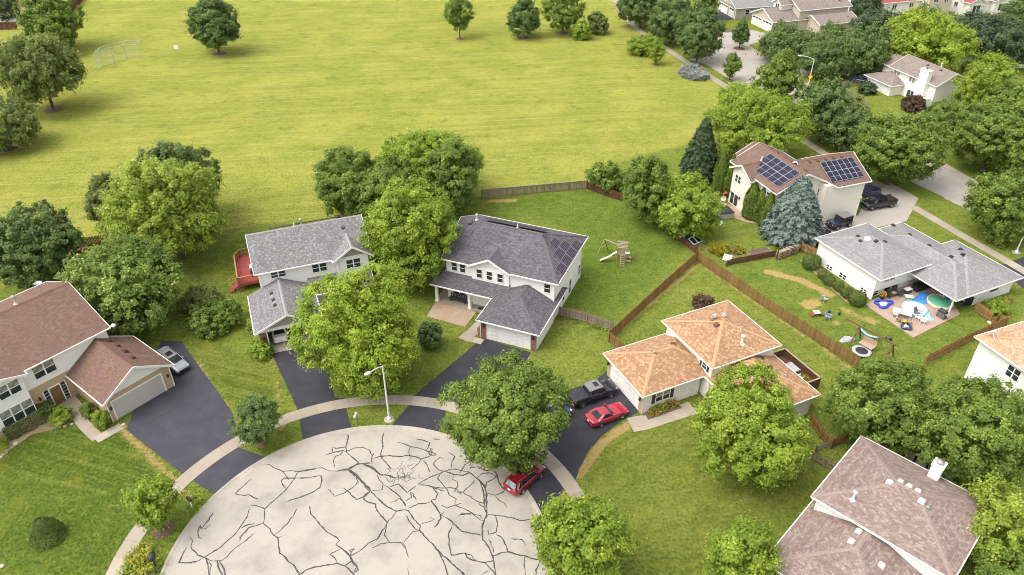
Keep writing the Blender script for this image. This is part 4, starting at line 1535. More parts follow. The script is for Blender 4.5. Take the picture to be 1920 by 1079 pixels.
for x, y, c in ((10.2, 3.9, 'fence_grey'), (10.75, 4.1, 'stone'), (11.6, 3.8, 'stone')):
    h.vent(rfm, x, y, 5.66, 0.3, c, tilt=(0, R(-14)))
h.vent(rfm, 10.1, 3.0, 5.5, 0.42, 'wood_dark', tilt=(0, R(-18)))
h.pipe(rfm, 12.1, 1.7, 5.2, 0.35, 0.06, 'grey_metal')
h.pipe(rfm, 11.2, 0.4, 4.72, 0.85, 0.12, 'white_metal', True)
h.vent(rfg, 3.4, 3.46, 4.13, 0.32, 'wood_pale')
h.vent(rfg, 5.9, 3.9, 3.95, 0.32, 'wood_dark', tilt=(R(-20), 0))
h.vent(rfr, 12.6, -1.1, 3.55, 0.3, 'dark_metal', tilt=(0, R(20)))
h.vent(rfr, 12.3, -2.6, 3.7, 0.3, 'dark_metal', tilt=(0, R(20)))
h.pipe(rfr, 13.2, -3.8, 3.35, 0.3, 0.06, 'grey_metal')

# deck of the tan house
dk = thing('deck', 'dark brown deck with solid balustrade behind the tan house, chairs on it', 'deck', (11.9, 51.13, 0), R(25.2))
for k in range(14):
    MB().box(15.0 + k * 0.205, 15.19 + k * 0.205, -3.9, 1.0, 0.36, 0.40).build('deck_board', M['wood_dark'], dk)
MB().box(15.0, 17.86, -3.85, 0.95, 0.1, 0.355).build('joist_frame', M['wood_dark'], dk)
rail = [(15.3, 1.02), (17.9, 1.02), (17.9, -3.92), (16.3, -3.92)]
for (ax, ay), (bx, by) in zip(rail[:-1], rail[1:]):
    MB().bar((ax, ay, 1.33), (bx, by, 1.33), 0.16, 0.05).build('handrail', M['wood_pale'], dk)
    MB().bar((ax, ay, 0.5), (bx, by, 0.5), 0.05, 0.09).build('rail', M['wood_dark'], dk)
    n = int(math.hypot(bx - ax, by - ay) / 0.12)
    pm = cached('baluster2', lambda: MB().box(-0.035, 0.035, -0.035, 0.035, 0, 1.0).mesh('baluster', M['wood_dark']))
    for k in range(1, n):
        o = link('baluster', pm, dk)
        o.location = (ax + (bx - ax) * k / n, ay + (by - ay) * k / n, 0.32)
for x, y in rail:
    MB().box(x - 0.06, x + 0.06, y - 0.06, y + 0.06, 0, 1.36).build('post', M['wood_dark'], dk)

# --- solar house
h = House('solar_house', 'two storey cream house with russet roof carrying two solar arrays', 46.62, 88.9, 20)
h.walls(-6.5, -0.35, 0.55, 8.3, 5.55, M['siding_cream'])
zr_ = 5.4 + 4.4 * 0.52
rf = h._roof([[(-5.0, 0.1, 5.4), (0.3, 0.1, 5.4), (0.3, 4.5, zr_), (-8.7, 4.5, zr_), (-8.7, 3.6, 7.22)], [(0.3, 8.9, 5.4), (-8.6, 8.9, 5.4), (-8.7, 4.5, zr_), (0.3, 4.5, zr_)]],
             M['roof_russet'], 0.17, [((-5.0, 0.1, 5.4), (0.3, 0.1, 5.4)), ((0.3, 8.9, 5.4), (-4.0, 8.9, 5.4))], [((-8.6, 4.5, zr_), (0.3, 4.5, zr_), 0.5)], M['cap_brown'],
             [((0.327, 0.1, 5.4), (0.327, 4.5, zr_)), ((0.327, 8.9, 5.4), (0.327, 4.5, zr_))])
MB().prism([(-0.25, 0.55, 5.5), (-0.25, 8.3, 5.5), (-0.25, 4.5, zr_ - 0.1)], (-0.12, 0, 0)).build('gable', M['siding_cream'], h.root)
h.walls(-13.15, -5.3, 1.75, 11.0, 5.55, M['siding_cream'])
rl = h.gable(-13.6, -4.95, 1.2, 11.6, 5.38, 0.49, 'y', M['roof_russet'], M['siding_cream'], (1, 1), oh=0.5, cap=M['cap_brown'])
h.walls(-14.0, -13.0, 5.95, 10.0, 5.3, M['siding_cream'])
rw = h.gable(-14.45, -9.6, 5.5, 10.4, 5.2, 0.56, 'x', M['roof_russet'], M['siding_cream'], (1, 0), oh=0.42, cap=M['cap_brown'])
h.gable(-12.0, -6.0, 9.0, 13.2, 5.36, 0.5, 'y', M['roof_russet'], M['siding_cream'], (0, 1), oh=0.4, cap=M['cap_brown'])
h.walls(-11.6, -6.4, 9.4, 12.8, 5.5, M['siding_cream'])
h.win(-5.95, 1.748, 3.68, 1.4, 1.02, -90, 2, 2)
h.win(-14.002, 8.72, 3.6, 1.15, 0.95, 180, 2, 2)
h.slider(-14.002, 8.8, 0.15, 1.7, 1.7, 180)
h.win(-6.9, 1.748, 0.5, 0.7, 0.5, -90, 1, 1)
h.win(-13.152, 3.6, 3.7, 1.3, 0.9, 180, 2, 2)
h.lamp(-14.0, 9.9, 1.6, 180)
h.lamp(-14.0, 7.6, 1.6, 180)
MB().box(-0.45, -0.34, 0.44, 0.55, 0, 5.4).build('downpipe', M['white'], h.root)
MB().box(-0.36, 0.5, 1.0, 6.6, 2.45, 2.6).box(0.36, 0.5, 1.0, 6.6, 2.35, 2.45).build('awning', M['white'], h.root)
h.garage_door(-0.348, 4.0, 4.8, 2.1, 0)
sl = 0.52
uu, vv = Vector((1, 0, 0)), Vector((0, 1, sl)).normalized()
for i in range(6):
    for j in range(2):
        p = Vector((-5.6 + i * 0.86, 0.85, 5.4 + 0.75 * sl)) + vv * (j * 1.62)
        h.panel_on(p, uu, vv, 0.84, 1.6, 'cell_frame')
sl = 0.49
uu, vv = Vector((0, -1, 0)), Vector((1, 0, sl)).normalized()
for i in range(5):
    for j in range(2):
        p = Vector((-13.6, 8.3 - i * 1.25, 5.38)) + vv * (0.9 + j * 1.66)
        h.panel_on(p, uu, vv, 1.22, 1.63, 'cell_frame')
for k in range(6):
    h.vent(rl, -8.75, 2.5 + k * 1.45, 7.26, 0.36, 'wood_dark', tilt=(0, R(26)))
for k in range(5):
    h.vent(rf, -6.9 + k * 1.25, 4.1, 7.5, 0.34, 'wood_dark', tilt=(R(27), 0))
h.pipe(rl, -11.2, 8.2, 6.6, 0.6, 0.07, 'white_metal')

# --- pale grey house with patio
h = House('patio_house', 'low white house with pale grey hipped roofs and cluttered patio', 40.73, 69.24, 25)
h.walls(0.4, 8.1, 0.75, 9.65, 3.25, M['siding_white'], 1.02)
h.walls(0.45, 8.08, 1.05, 9.62, 1.019, M['siding_white'])
MB().box(0.4, 0.5, 0.72, 1.0, 0, 1.02).build('corner_board', M['white'], h.root)
rf = h.hip(0.0, 8.5, 0.0, 10.05, 3.2, 0.33, M['roof_pale'], M['cap_grey'])
h.walls(9.0, 13.45, -0.1, 8.95, 2.46, M['siding_white'])
h.walls(9.6, 15.8, -4.9, 3.1, 2.46, M['siding_white'])
rl = h.hip(5.4, 13.87, -5.55, 9.35, 2.4, 0.33, M['roof_pale'], M['cap_grey'])
rr = h.hip(7.2, 16.17, -5.57, 3.45, 2.415, 0.334, M['roof_pale'], M['cap_grey'])
for x, y in ((5.62, -5.15),):
    MB().box(x - 0.07, x + 0.07, y - 0.07, y + 0.07, 0, 2.3).build('porch_post', M['white'], h.root)
for y, w, hh in ((7.3, 0.8, 0.5), (5.2, 0.95, 0.6), (2.0, 0.8, 0.5)):
    h.win(0.448, y, 0.18, w, hh, 180, 2, 2)
h.win(2.45, 0.748, 2.02, 1.6, 0.62, -90, 2, 1, 'blind')
h.win(1.25, 1.048, 0.12, 0.7, 0.8, -90, 1, 2)
h.slider(3.6, 1.048, 0.04, 2.1, 0.93, -90)
h.slider(8.998, 2.2, 0.04, 1.9, 2.0, 180)
h.win(12.75, -4.902, 1.1, 1.35, 0.3, -90, 1, 1)
MB().box(15.72, 15.82, -4.97, -4.9, 0, 2.4).build('downpipe', M['white'], h.root)
for x, y, z, c, s_ in ((3.3, 6.9, 4.27, 'black', .34), (2.9, 6.1, 4.13, 'black', .36), (4.0, 4.9, 4.5, 'black', .38), (5.1, 4.6, 4.33, 'black', .32)):
    h.vent(rf, x, y, z, s_, c, tilt=(0, R(-17 if x < 4.2 else 17)))
o = MB().lathe([(0.42, -0.1), (0.40, 0.06), (0.3, 0.16), (0.01, 0.22)], 16).build('skylight_dome', M['plate'], rf)
o.location = (3.75, 5.9, 4.4)
for y in (7.9, 5.4, 2.6):
    h.vent(rl, 10.3, y, 3.57, 0.34, 'black', tilt=(0, R(18)))
for x, y, z in ((10.6, -0.2, 3.55), (11.6, -0.8, 3.92), (13.2, 0.6, 3.4)):
    h.vent(rr, x, y, z, 0.36, 'black', tilt=(0, R(8)))

# --- pink-brown house bottom right
h = House('chimney_house', 'house with pinkish brown hipped roofs and white chimney in the bottom right corner', 22.76, 38.33, -44.5)
h.walls(0.4, 9.85, 0.4, 8.4, 4.36, M['siding_white'])
rf = h.hip(0.0, 10.25, 0.0, 8.8, 4.3, 0.32, M['roof_pink'], M['cap_pink'])
h.walls(0.3, 8.5, -6.0, 0.85, 2.66, M['siding_white'])
rl = h.hip(-0.12, 8.95, -6.42, 7.0, 2.6, 0.33, M['roof_pink'], M['cap_pink'])
MB().box(0.34, 0.44, 0.33, 0.4, 2.6, 4.2).build('downpipe', M['white'], h.root)
ch = MB().box(5.5, 6.3, 7.85, 8.75, 0, 5.85).build('chimney', M['siding_white'], h.root)
MB().box(5.44, 6.36, 7.79, 8.81, 5.85, 5.94).build('chimney_cap', M['white'], ch)
MB().lathe([(0.2, 5.94), (0.2, 6.1), (0.3, 6.11), (0.3, 6.22), (0.01, 6.28)], 16, 0, (5.9, 8.3, 0)).build('flue', M['grey_metal'], ch)
for x, y, sg in ((3.85, 4.1, 1), (4.4, 4.75, -1), (5.05, 4.75, -1), (5.7, 4.75, -1), (6.25, 4.0, 1)):
    h.vent(rf, x, y, 5.6, 0.34, 'plate', tilt=(R(18 * sg), 0))
h.pipe(rf, 2.45, 1.4, 4.75, 0.8, 0.09, 'white_metal', True)
h.pipe(rf, 6.8, 3.9, 5.5, 0.3, 0.06, 'grey_metal')
for x, y in ((3.85, -0.3), (3.85, -1.5), (6.2, -1.6), (7.0, -3.0)):
    h.vent(rl, x, y, 4.12 - abs(x - 4.415) * 0.33, 0.34, 'plate', tilt=(0, R(-18 if x < 4.4 else 18)))
for k in range(3):
    h.win(2.5 + 2.2 * k, 8.402, 2.4, 1.2, 1.2, 90, 2, 2)

# --- peach roof at the right edge
h = House('hip_house', 'house with peach shingle roof and round dish at the right edge', 44.3, 57.01, 21.5)
h.walls(0.4, 8.6, -8.6, -0.4, 5.06, M['siding_white'])
rf = h.hip(0, 9.2, -9, 0, 5.0, 0.36, M['roof_peach'], M['cap_tan'])
h.win(0.398, -4.4, 3.2, 1.2, 1.2, 180, 2, 2)
o = MB().lathe([(0.01, 0), (0.2, 0.02), (0.36, 0.1), (0.42, 0.2), (0.4, 0.2), (0.19, 0.05)], 16).tube((0, 0, 0), (0, 0, -0.7), 0.03).build('satellite_dish', M['plate'], rf)
o.location = (0.9, -0.9, 5.75)
o.rotation_euler = (R(-50), R(10), 0)

# --- white house at upper right, with outside chimney
h = House('suburban_house', 'pale beige two storey house with outside chimney beyond the street', 73.85, 128.12, 20)
h.walls(0.35, 7.6, 0.35, 11.2, 4.08, M['siding_pale'])
rf = h.gable(0, 7.95, 0, 11.5, 4.0, 0.46, 'y', M['roof_mauve'], M['siding_pale'], (1, 1), cap=M['cap_pink'])
h.walls(0.9, 6.0, 11.1, 13.6, 3.9, M['siding_pale'])
h.gable(0.5, 6.4, 11.0, 14.0, 3.9, 0.46, 'y', M['roof_mauve'], M['siding_pale'], (0, 1), cap=M['cap_pink'])
h.walls(-2.4, 0.34, 7.4, 13.7, 2.08, M['siding_pale'])
h.hip(-2.8, 3.6, 7.05, 14.1, 2.0, 0.4, M['roof_mauve'], M['cap_pink'])
ch = MB().box(-0.55, 0.34, 2.0, 3.9, 0, 6.0).build('chimney', M['siding_pale'], h.root)
MB().box(-0.62, 0.41, 1.93, 3.97, 6.0, 6.12).build('chimney_cap', M['white'], ch)
MB().tube((-0.1, 3.0, 6.1), (-0.1, 3.0, 6.4), 0.16).build('flue', M['black'], ch)
h.win(0.348, 5.85, 2.85, 1.3, 0.85, 180, 2, 1, 'blind')
h.win(0.348, 9.6, 3.0, 1.5, 0.7, 180, 2, 1, 'blind')
h.slider(0.348, 5.3, 0.1, 1.6, 1.35, 180)
MB().box(-1.2, 0.34, 0.6, 1.7, 0, 1.6).build('bay', M['siding_pale'], h.root)
h.vent(rf, 3.3, 3.0, 5.5, 0.4, 'dark_metal', tilt=(0, R(-25)))
h.vent(rf, 3.3, 6.0, 5.5, 0.4, 'dark_metal', tilt=(0, R(-25)))
h.pipe(rf, 4.2, 4.0, 5.7, 0.6, 0.1, 'white_metal', True)
h.garage_door(-2.402, 10.5, 4.6, 1.9, 180)

# --- far houses along the top edge
g0 = G(1377.5, 36.5)
h = House('garage_house', 'grey sided house with two white garage doors along the top edge', g0.x, g0.y, 14)
h.walls(0, 13, 0, 9.5, 2.68, M['siding_grey'])
rf = h.gable(-0.4, 13.4, -0.4, 9.9, 2.6, 0.42, 'x', M['roof_pale'], M['siding_beige'], (1, 1), cap=None)
h.garage_door(-0.002, 6.4, 4.6, 2.1, 180, lites=4)
h.garage_door(-0.002, 2.0, 2.5, 2.1, 180, lites=2)
MB().box(-0.08, 0.0, -0.08, 0.15, 0, 2.7).build('corner_board', M['white'], h.root)
h.walls(5, 16, 9.6, 18, 5.0, M['siding_grey'])
h.gable(4.6, 16.4, 9.2, 18.4, 5.0, 0.45, 'x', M['roof_pale'], M['siding_beige'], (1, 1))
h.win(3.0, -0.002, 0.9, 1.0, 1.1, -90, 1, 2)

g0 = G(1447, 63)
h = House('dormer_house', 'taupe house with dormer and double garage beneath the dark trees', g0.x, g0.y, 18)
h.walls(0, 6.4, 0.2, 8.6, 2.6, M['siding_beige'])
h.gable(-0.4, 10.0, -0.3, 9.0, 2.5, 0.44, 'x', M['roof_mauve'], M['siding_beige'], (1, 0), oh=0.42)
h.garage_door(-0.002, 6.4, 3.6, 2.05, 180, lites=3)
h.garage_door(-0.002, 2.3, 3.6, 2.05, 180, lites=3)
h.walls(6.5, 19.5, 0.0, 9.4, 4.75, M['siding_beige'])
rf = h.gable(6.0, 20.0, -0.6, 10.0, 4.6, 0.44, 'x', M['roof_mauve'], M['siding_beige'], (1, 1), oh=0.5)
h.walls(3.6, 6.49, 3.2, 6.2, 5.3, M['siding_pale'], 3.4)
h.gable(3.2, 8.4, 2.85, 6.55, 5.2, 0.6, 'x', M['roof_mauve'], M['siding_pale'], (1, 0), oh=0.4)
h.win(3.598, 4.7, 4.2, 1.2, 0.9, 180, 2, 1)
h.walls(9.0, 19.0, -4.6, -0.01, 2.5, M['siding_beige'])
h.gable(8.6, 19.4, -5.0, 2.2, 2.4, 0.34, 'x', M['roof_mauve'], M['siding_beige'], (1, 1))
MB().box(17.4, 18.0, 1.2, 2.2, 5.62, 5.78).build('skylight', M['plate'], rf)

for nm, lb, px, py, deg, w, d, z1, roof, wl_, kind in (
        ('red_roof_house', 'far house with faded red hip roof behind the trees at the top', 1650, 34, 16, 12, 9, 3.4, 'roof_red', 'siding_pale', 'hip'),
        ('cottage', 'far house with plain beige gable wall and small round vent', 1733, 34, 12, 7, 9, 5.0, 'roof_mauve', 'siding_beige', 'gy'),
        ('townhouse', 'far house with red roof and white framed gables near the top right corner', 1800, 30, 14, 15, 9, 3.2, 'roof_red', 'siding_pale', 'gx'),
        ('edge_house', 'far house with muted red hip roof cut by the right edge', 1893, 132, 18, 10, 8, 3.3, 'roof_red', 'siding_pale', 'hip'),
        ('white_house', 'far house showing one white end wall at the top', 1590, 28, 30, 6, 8, 4.4, 'roof_pale', 'siding_white', 'gy'),
        ('corner_house', 'far house with orange roof in the top left corner behind the fence', -25, 48, 10, 9, 7, 2.8, 'roof_peach', 'siding_pale', 'hip')):
    g0 = G(px, py)
    h = House(nm, lb, g0.x, g0.y, deg)
    h.walls(0.35, w - 0.35, 0.35, d - 0.35, z1 + 0.1, M[wl_])
    if kind == 'hip':
        h.hip(0, w, 0, d, z1, 0.42, M[roof], None)
    elif kind == 'gy':
        h.gable(0, w, 0, d, z1, 0.5, 'y', M[roof], M[wl_], (1, 1))
        MB().tube((w / 2, 0.3, z1 + 0.5), (w / 2, 0.2, z1 + 0.5), 0.32, n=14).build('gable_vent', M['dark_metal'], h.root)
    else:
        h.gable(0, w, 0, d, z1, 0.42, 'x', M[roof], M[wl_], (1, 1))
        h.gable(w * 0.52, w * 0.9, -1.4, 4.0, z1 - 0.02, 0.5, 'y', M[roof], M[wl_], (1, 0))
        h.walls(w * 0.55, w * 0.87, -1.05, 0.34, z1, M[wl_])
        h.gable(0.6, w * 0.36, -1.4, 4.0, z1 - 0.02, 0.5, 'y', M[roof], M[wl_], (1, 0))
        h.walls(0.95, w * 0.33, -1.05, 0.34, z1, M[wl_])
        h.win(w * 0.71, -1.052, 1.0, 2.6, 1.5, -90, 3, 1)
        h.win(w * 0.2, -1.052, 1.0, 2.0, 1.5, -90, 2, 1)
    for k in range(2):
        h.win(w * (0.3 + 0.4 * k), 0.348, z1 - 1.6, 1.1, 1.0, -90, 2, 1)
        h.win(0.348, d * (0.3 + 0.4 * k), z1 - 1.6, 1.0, 1.0, 180, 2, 1)
# ------------------------------------------------------------------ trees and shrubs
LEAF = {}
for k, a, b_, c_, tr in (('lime', (0.174, 0.256, 0.031), (0.312, 0.431, 0.051), (0.583, 0.583, 0.104), 0.36),
                         ('bright', (0.156, 0.230, 0.030), (0.279, 0.373, 0.050), (0.503, 0.558, 0.093), 0.36),
                         ('yellow', (0.193, 0.254, 0.039), (0.330, 0.406, 0.062), (0.537, 0.591, 0.123), 0.36),
                         ('mid', (0.106, 0.158, 0.031), (0.189, 0.259, 0.048), (0.337, 0.421, 0.084), 0.32),
                         ('maple', (0.114, 0.178, 0.045), (0.216, 0.297, 0.069), (0.548, 0.616, 0.149), 0.40),
                         ('dark', (0.086, 0.133, 0.043), (0.149, 0.210, 0.062), (0.249, 0.319, 0.094), 0.28),
                         ('olive', (0.121, 0.160, 0.048), (0.206, 0.247, 0.074), (0.460, 0.497, 0.145), 0.38),
                         ('deep', (0.054, 0.086, 0.043), (0.097, 0.138, 0.063), (0.161, 0.209, 0.091), 0.25),
                         ('blue', (0.125, 0.165, 0.14), (0.195, 0.245, 0.205), (0.3, 0.345, 0.3), 0.15),
                         ('spruce', (0.047, 0.078, 0.034), (0.083, 0.118, 0.050), (0.130, 0.165, 0.075), 0.20),
                         ('cedar', (0.084, 0.130, 0.023), (0.149, 0.203, 0.032), (0.244, 0.283, 0.052), 0.25),
                         ('hedge', (0.085, 0.125, 0.03), (0.14, 0.185, 0.044), (0.21, 0.26, 0.065), 0.25),
                         ('plum', (0.086, 0.053, 0.037), (0.149, 0.086, 0.056), (0.203, 0.133, 0.078), 0.30),
                         ('gold', (0.211, 0.205, 0.020), (0.343, 0.304, 0.026), (0.528, 0.422, 0.040), 0.40),
                         ('silver', (0.216, 0.223, 0.203), (0.324, 0.331, 0.304), (0.446, 0.446, 0.425), 0.15)):
    LEAF[k] = leaf_mat('leaf_' + k, a, b_, c_, tr)


def unit(a):
    return a / (np.linalg.norm(a, axis=1, keepdims=True) + 1e-9)


def ball(n):
    return unit(rng.normal(size=(n, 3)))


def leaf_mesh(name, cen, nor, size, mat, aspect=0.62, axis=None):
    n = len(cen)
    nor = unit(nor)
    t = axis if axis is not None else rng.normal(size=(n, 3))
    t = t - nor * (t * nor).sum(1, keepdims=True)
    t = unit(t)
    b = np.cross(nor, t)
    s = size[:, None]
    fold = nor * s * 0.10
    v = np.empty((n, 4, 3), np.float32)
    v[:, 0] = cen - t * s * 0.5
    v[:, 1] = cen + b * s * 0.5 * aspect + fold
    v[:, 2] = cen + t * s * 0.5
    v[:, 3] = cen - b * s * 0.5 * aspect + fold
    me = bpy.data.meshes.new(name)
    me.vertices.add(n * 4)
    me.vertices.foreach_set('co', v.ravel())
    me.loops.add(n * 4)
    me.loops.foreach_set('vertex_index', np.arange(n * 4, dtype=np.int32))
    me.polygons.add(n)
    me.polygons.foreach_set('loop_start', np.arange(0, n * 4, 4, dtype=np.int32))
    me.update(calc_edges=True)
    me.materials.append(mat)
    return me


def crown(r, rv, leaf, n_lobes=11, clump=0.55, tight=1.0, shape='round', lobe=0.50, ragged=0.14, dens=1.0, tips=0.0):
    """leaves in clumps on the bosses of a crown; centre at 0, half-axes r, r, rv"""
    k = np.arange(n_lobes) + 0.5
    ph = np.arccos(1 - 2 * k / n_lobes)
    th_ = math.pi * (1 + 5 ** 0.5) * k + rng.uniform(0, 6.28)
    ld = np.stack([np.cos(th_) * np.sin(ph), np.sin(th_) * np.sin(ph), np.cos(ph)], 1)
    ld = unit(ld + rng.normal(0, 0.30, ld.shape))
    lr = lobe * rng.uniform(0.62, 1.26, n_lobes)
    lc = ld * (1.0 - lr)[:, None] * rng.uniform(0.84, 1.10, (n_lobes, 1))
    lc = np.vstack([lc, [[0, 0, 0]]])
    lr = np.append(lr, 0.70)
    area = 4 * math.pi * r * (r + 2 * rv) / 3
    nc = int(2.6 * area / (math.pi * clump ** 2) * tight)
    li = rng.choice(n_lobes + 1, nc, p=np.append(lr[:-1] ** 2, 0.25) / (np.sum(lr[:-1] ** 2) + 0.25))
    d = ball(nc)
    pos = lc[li] + d * lr[li][:, None] * (1 + rng.normal(0, ragged * 0.35, (nc, 1)))
    keep = np.ones(nc, bool)
    for i in range(n_lobes + 1):
        keep &= (np.linalg.norm(pos - lc[i], axis=1) > lr[i] * 0.80) | (li == i)
    keep &= pos[:, 2] > -0.80 - 0.15 * rng.random(nc)
    pos, d = pos[keep], d[keep]
    if shape == 'cone':
        f = np.interp(pos[:, 2], [-1, -0.55, 0, 0.6, 1.05], [0.84, 1.08, 0.92, 0.50, 0.12])
        pos[:, :2] *= f[:, None]
    elif shape == 'oval':
        f = np.interp(pos[:, 2], [-1, -0.2, 0.5, 1.05], [0.72, 1.03, 0.9, 0.5])
        pos[:, :2] *= f[:, None]
    elif shape == 'spread':
        pos[:, 2] = np.where(pos[:, 2] < 0, pos[:, 2] * 0.75, pos[:, 2])
    sc = np.array([r, r, rv])
    cc = pos * sc
    out = unit(cc / sc ** 2)
    per = max(9, int(dens * 2.1 * math.pi * clump ** 2 / (0.31 * leaf ** 2)))
    per = min(per, 110)
    n = len(cc)
    cs = clump * rng.uniform(0.6, 1.3, n)
    dd = unit(ball(n * per) + np.repeat(out, per, 0) * 0.55)
    rad = rng.random((n * per, 1)) ** 0.45
    el = np.array([1, 1, 0.8])
    pts = np.repeat(cc, per, 0) + dd * rad * np.repeat(cs, per)[:, None] * el
    if tips:
        m = rng.random(n * per) < tips
        pts[m] += np.repeat(out, per, 0)[m] * clump * rng.uniform(0.3, 1.3, (m.sum(), 1))
    nor = dd * 0.65 + np.repeat(out, per, 0) * 0.5 + np.array([0, 0, 0.45]) + rng.normal(0, 0.42, dd.shape)
    size = leaf * rng.uniform(0.65, 1.35, n * per)
    # leaves deeper in close the crown
    ni = int(n * per * 0.14)
    pin = ball(ni) * (rng.random((ni, 1)) ** 0.5 * 0.78) * sc
    if shape in ('cone', 'oval'):
        pin[:, :2] *= np.interp(pin[:, 2] / rv, [-1, 0, 1], [0.9, 0.85, 0.3])[:, None]
    pts = np.vstack([pts, pin])
    nor = np.vstack([nor, rng.normal(size=(ni, 3)) + np.array([0, 0, 0.6])])
    size = np.append(size, np.full(ni, leaf * 1.9))
    return pts, nor, size


def trunk_mesh(hc, r, rv, fork=0.5, thick=None):
    mb = MB()
    tr = thick or max(0.09, 0.035 * r + 0.05)
    z0 = max(0.4, (hc - rv) * 0.9 + 0.2 * rv)
    lean = rng.normal(0, 0.03, 2)
    top = Vector((lean[0] * z0, lean[1] * z0, z0))
    mb.tube((0, 0, -0.1), (0, 0, 0.25), tr * 1.55, tr * 1.05, 9)
    mb.tube((0, 0, 0.25), top, tr * 1.05, tr * 0.8, 9)
    for k in range(6):
        a = k * 1.047 + rng.uniform(-0.4, 0.4)
        el = rng.uniform(0.35, 1.1)
        q = top + Vector((math.cos(a) * math.cos(el) * r * 0.62, math.sin(a) * math.cos(el) * r * 0.62, math.sin(el) * rv * 1.15))
        mid = top.lerp(q, 0.5) + Vector((0, 0, 0.12 * rv))
        mb.tube(top, mid, tr * 0.6, tr * 0.38, 6)
        mb.tube(mid, q, tr * 0.38, tr * 0.12, 5)
    mb.tube(top, (top.x, top.y, hc + rv * 0.6), tr * 0.8, tr * 0.15, 6)
    return mb.mesh('trunk', M['bark'])


def measure(x0, y0, x1, y1, clear, minr=0.55, maxr=1.5):
    """bounding box in the photograph -> ground point, crown radius, half height, centre height"""
    cx, cy = (x0 + x1) / 2, (y0 + y1) / 2
    al = PITCH + math.atan((cy - 539.5) / FPX)
    hc = 4.0
    for _ in range(12):
        dp = depth_at(cx, cy, hc)
        r = (x1 - x0) / 2 * dp / FPX
        v = (y1 - y0) / 2 * dp / FPX
        rv2 = v * v - (r * math.sin(al)) ** 2
        rv = math.sqrt(max(rv2, 0.01)) / math.cos(al)
        rv = min(max(rv, r * minr), r * maxr)
        hc = rv * (1 + clear)
    return G(cx, cy, hc), r, rv, hc, dp


KINDS = {  # leaf palette, lobes, clump, shape, lobe size, tips
    'ash': ('lime', 13, 0.62, 'round', 0.46, 0.10),
    'locust': ('yellow', 13, 0.60, 'spread', 0.44, 0.22),
    'linden': ('bright', 12, 0.55, 'round', 0.48, 0.08),
    'elm': ('mid', 12, 0.55, 'round', 0.48, 0.06),
    'maple': ('maple', 13, 0.52, 'round', 0.44, 0.26),
    'pear': ('mid', 9, 0.5, 'oval', 0.52, 0.06),
    'oak': ('dark', 11, 0.55, 'round', 0.50, 0.06),
    'plane': ('olive', 13, 0.55, 'round', 0.46, 0.2),
    'pin': ('dark', 11, 0.5, 'cone', 0.5, 0.12),
    'far': ('deep', 11, 0.7, 'round', 0.5, 0.1),
}


def tree(name, kind, box, label, clear=0.28, group=None, mulch=0.0, cat='tree', leafk=1.0, maxr=1.4, pal=None, dens=1.0, minr=0.6):
    pal0, nl, cl, shape, lobe, tips = KINDS[kind]
    p, r, rv, hc, dp = measure(*box, clear, minr, maxr)
    leaf = (0.115 + 0.00168 * dp) * leafk
    clump = cl * (0.7 + 0.004 * dp) * min(1.0, 0.35 + r / 4.0)
    t = thing(name, label, cat, (p.x, p.y, 0), 0, group)
    link('trunk', trunk_mesh(hc, r, rv), t)
    key = ('crown', kind, pal or pal0, round(2.5 * rv / r), dens, len(t.name) % 2) if group in (STREET, BACK, PARK) and dp > 105 else ('crown', label)
    if key not in _cache:
        _cache[key] = (leaf_mesh('crown', *crown(r, rv, leaf, nl, clump, 1.0, shape, lobe, 0.16, dens, tips), LEAF[pal or pal0]), r, rv)
        me, r0, rv0 = _cache[key]
        c = link('crown', me, t)
    else:                                           # far trees of a kind share leaves, turned and stretched
        me, r0, rv0 = _cache[key]
        c = link('crown', me, t)
        c.scale = (r / r0, r / r0, rv / rv0)
        c.rotation_euler = (0, 0, random.uniform(0, 6.28))
    c.location = (0, 0, hc)
    if mulch:
        mb = MB()
        n = 20
        mb.lathe([(mulch, 0.0), (mulch * 0.9, 0.05), (0.1, 0.09)], n)
        mb.build('mulch_ring', M['mulch'], t)
    return t


def shrub(name, box, label, pal, group=None, cat='shrub', leaf=0.17, clump=0.28, sink=0.75, minr=0.5, maxr=1.6, shape='round', nl=8, tips=0.05, dens=1.0):
    p, r, rv, hc, dp = measure(*box, -0.15, minr, maxr)
    t = thing(name, label, cat, (p.x, p.y, 0), 0, group)
    mb = MB()
    for k in range(5):
        a = k * 1.257
        mb.tube((0.05 * math.cos(a), 0.05 * math.sin(a), -0.05), (r * 0.5 * math.cos(a), r * 0.5 * math.sin(a), hc), 0.03, 0.012, 5)
    mb.build('stem', M['bark'], t)
    pts, nor, size = crown(r * 0.95, rv, leaf, nl, clump, 1.0, shape, 0.5, 0.14, dens, tips)
    pts[:, 2] += hc
    m = pts[:, 2] > 0.03
    link('foliage', leaf_mesh('foliage', pts[m], nor[m], size[m], LEAF[pal]), t)
    return t


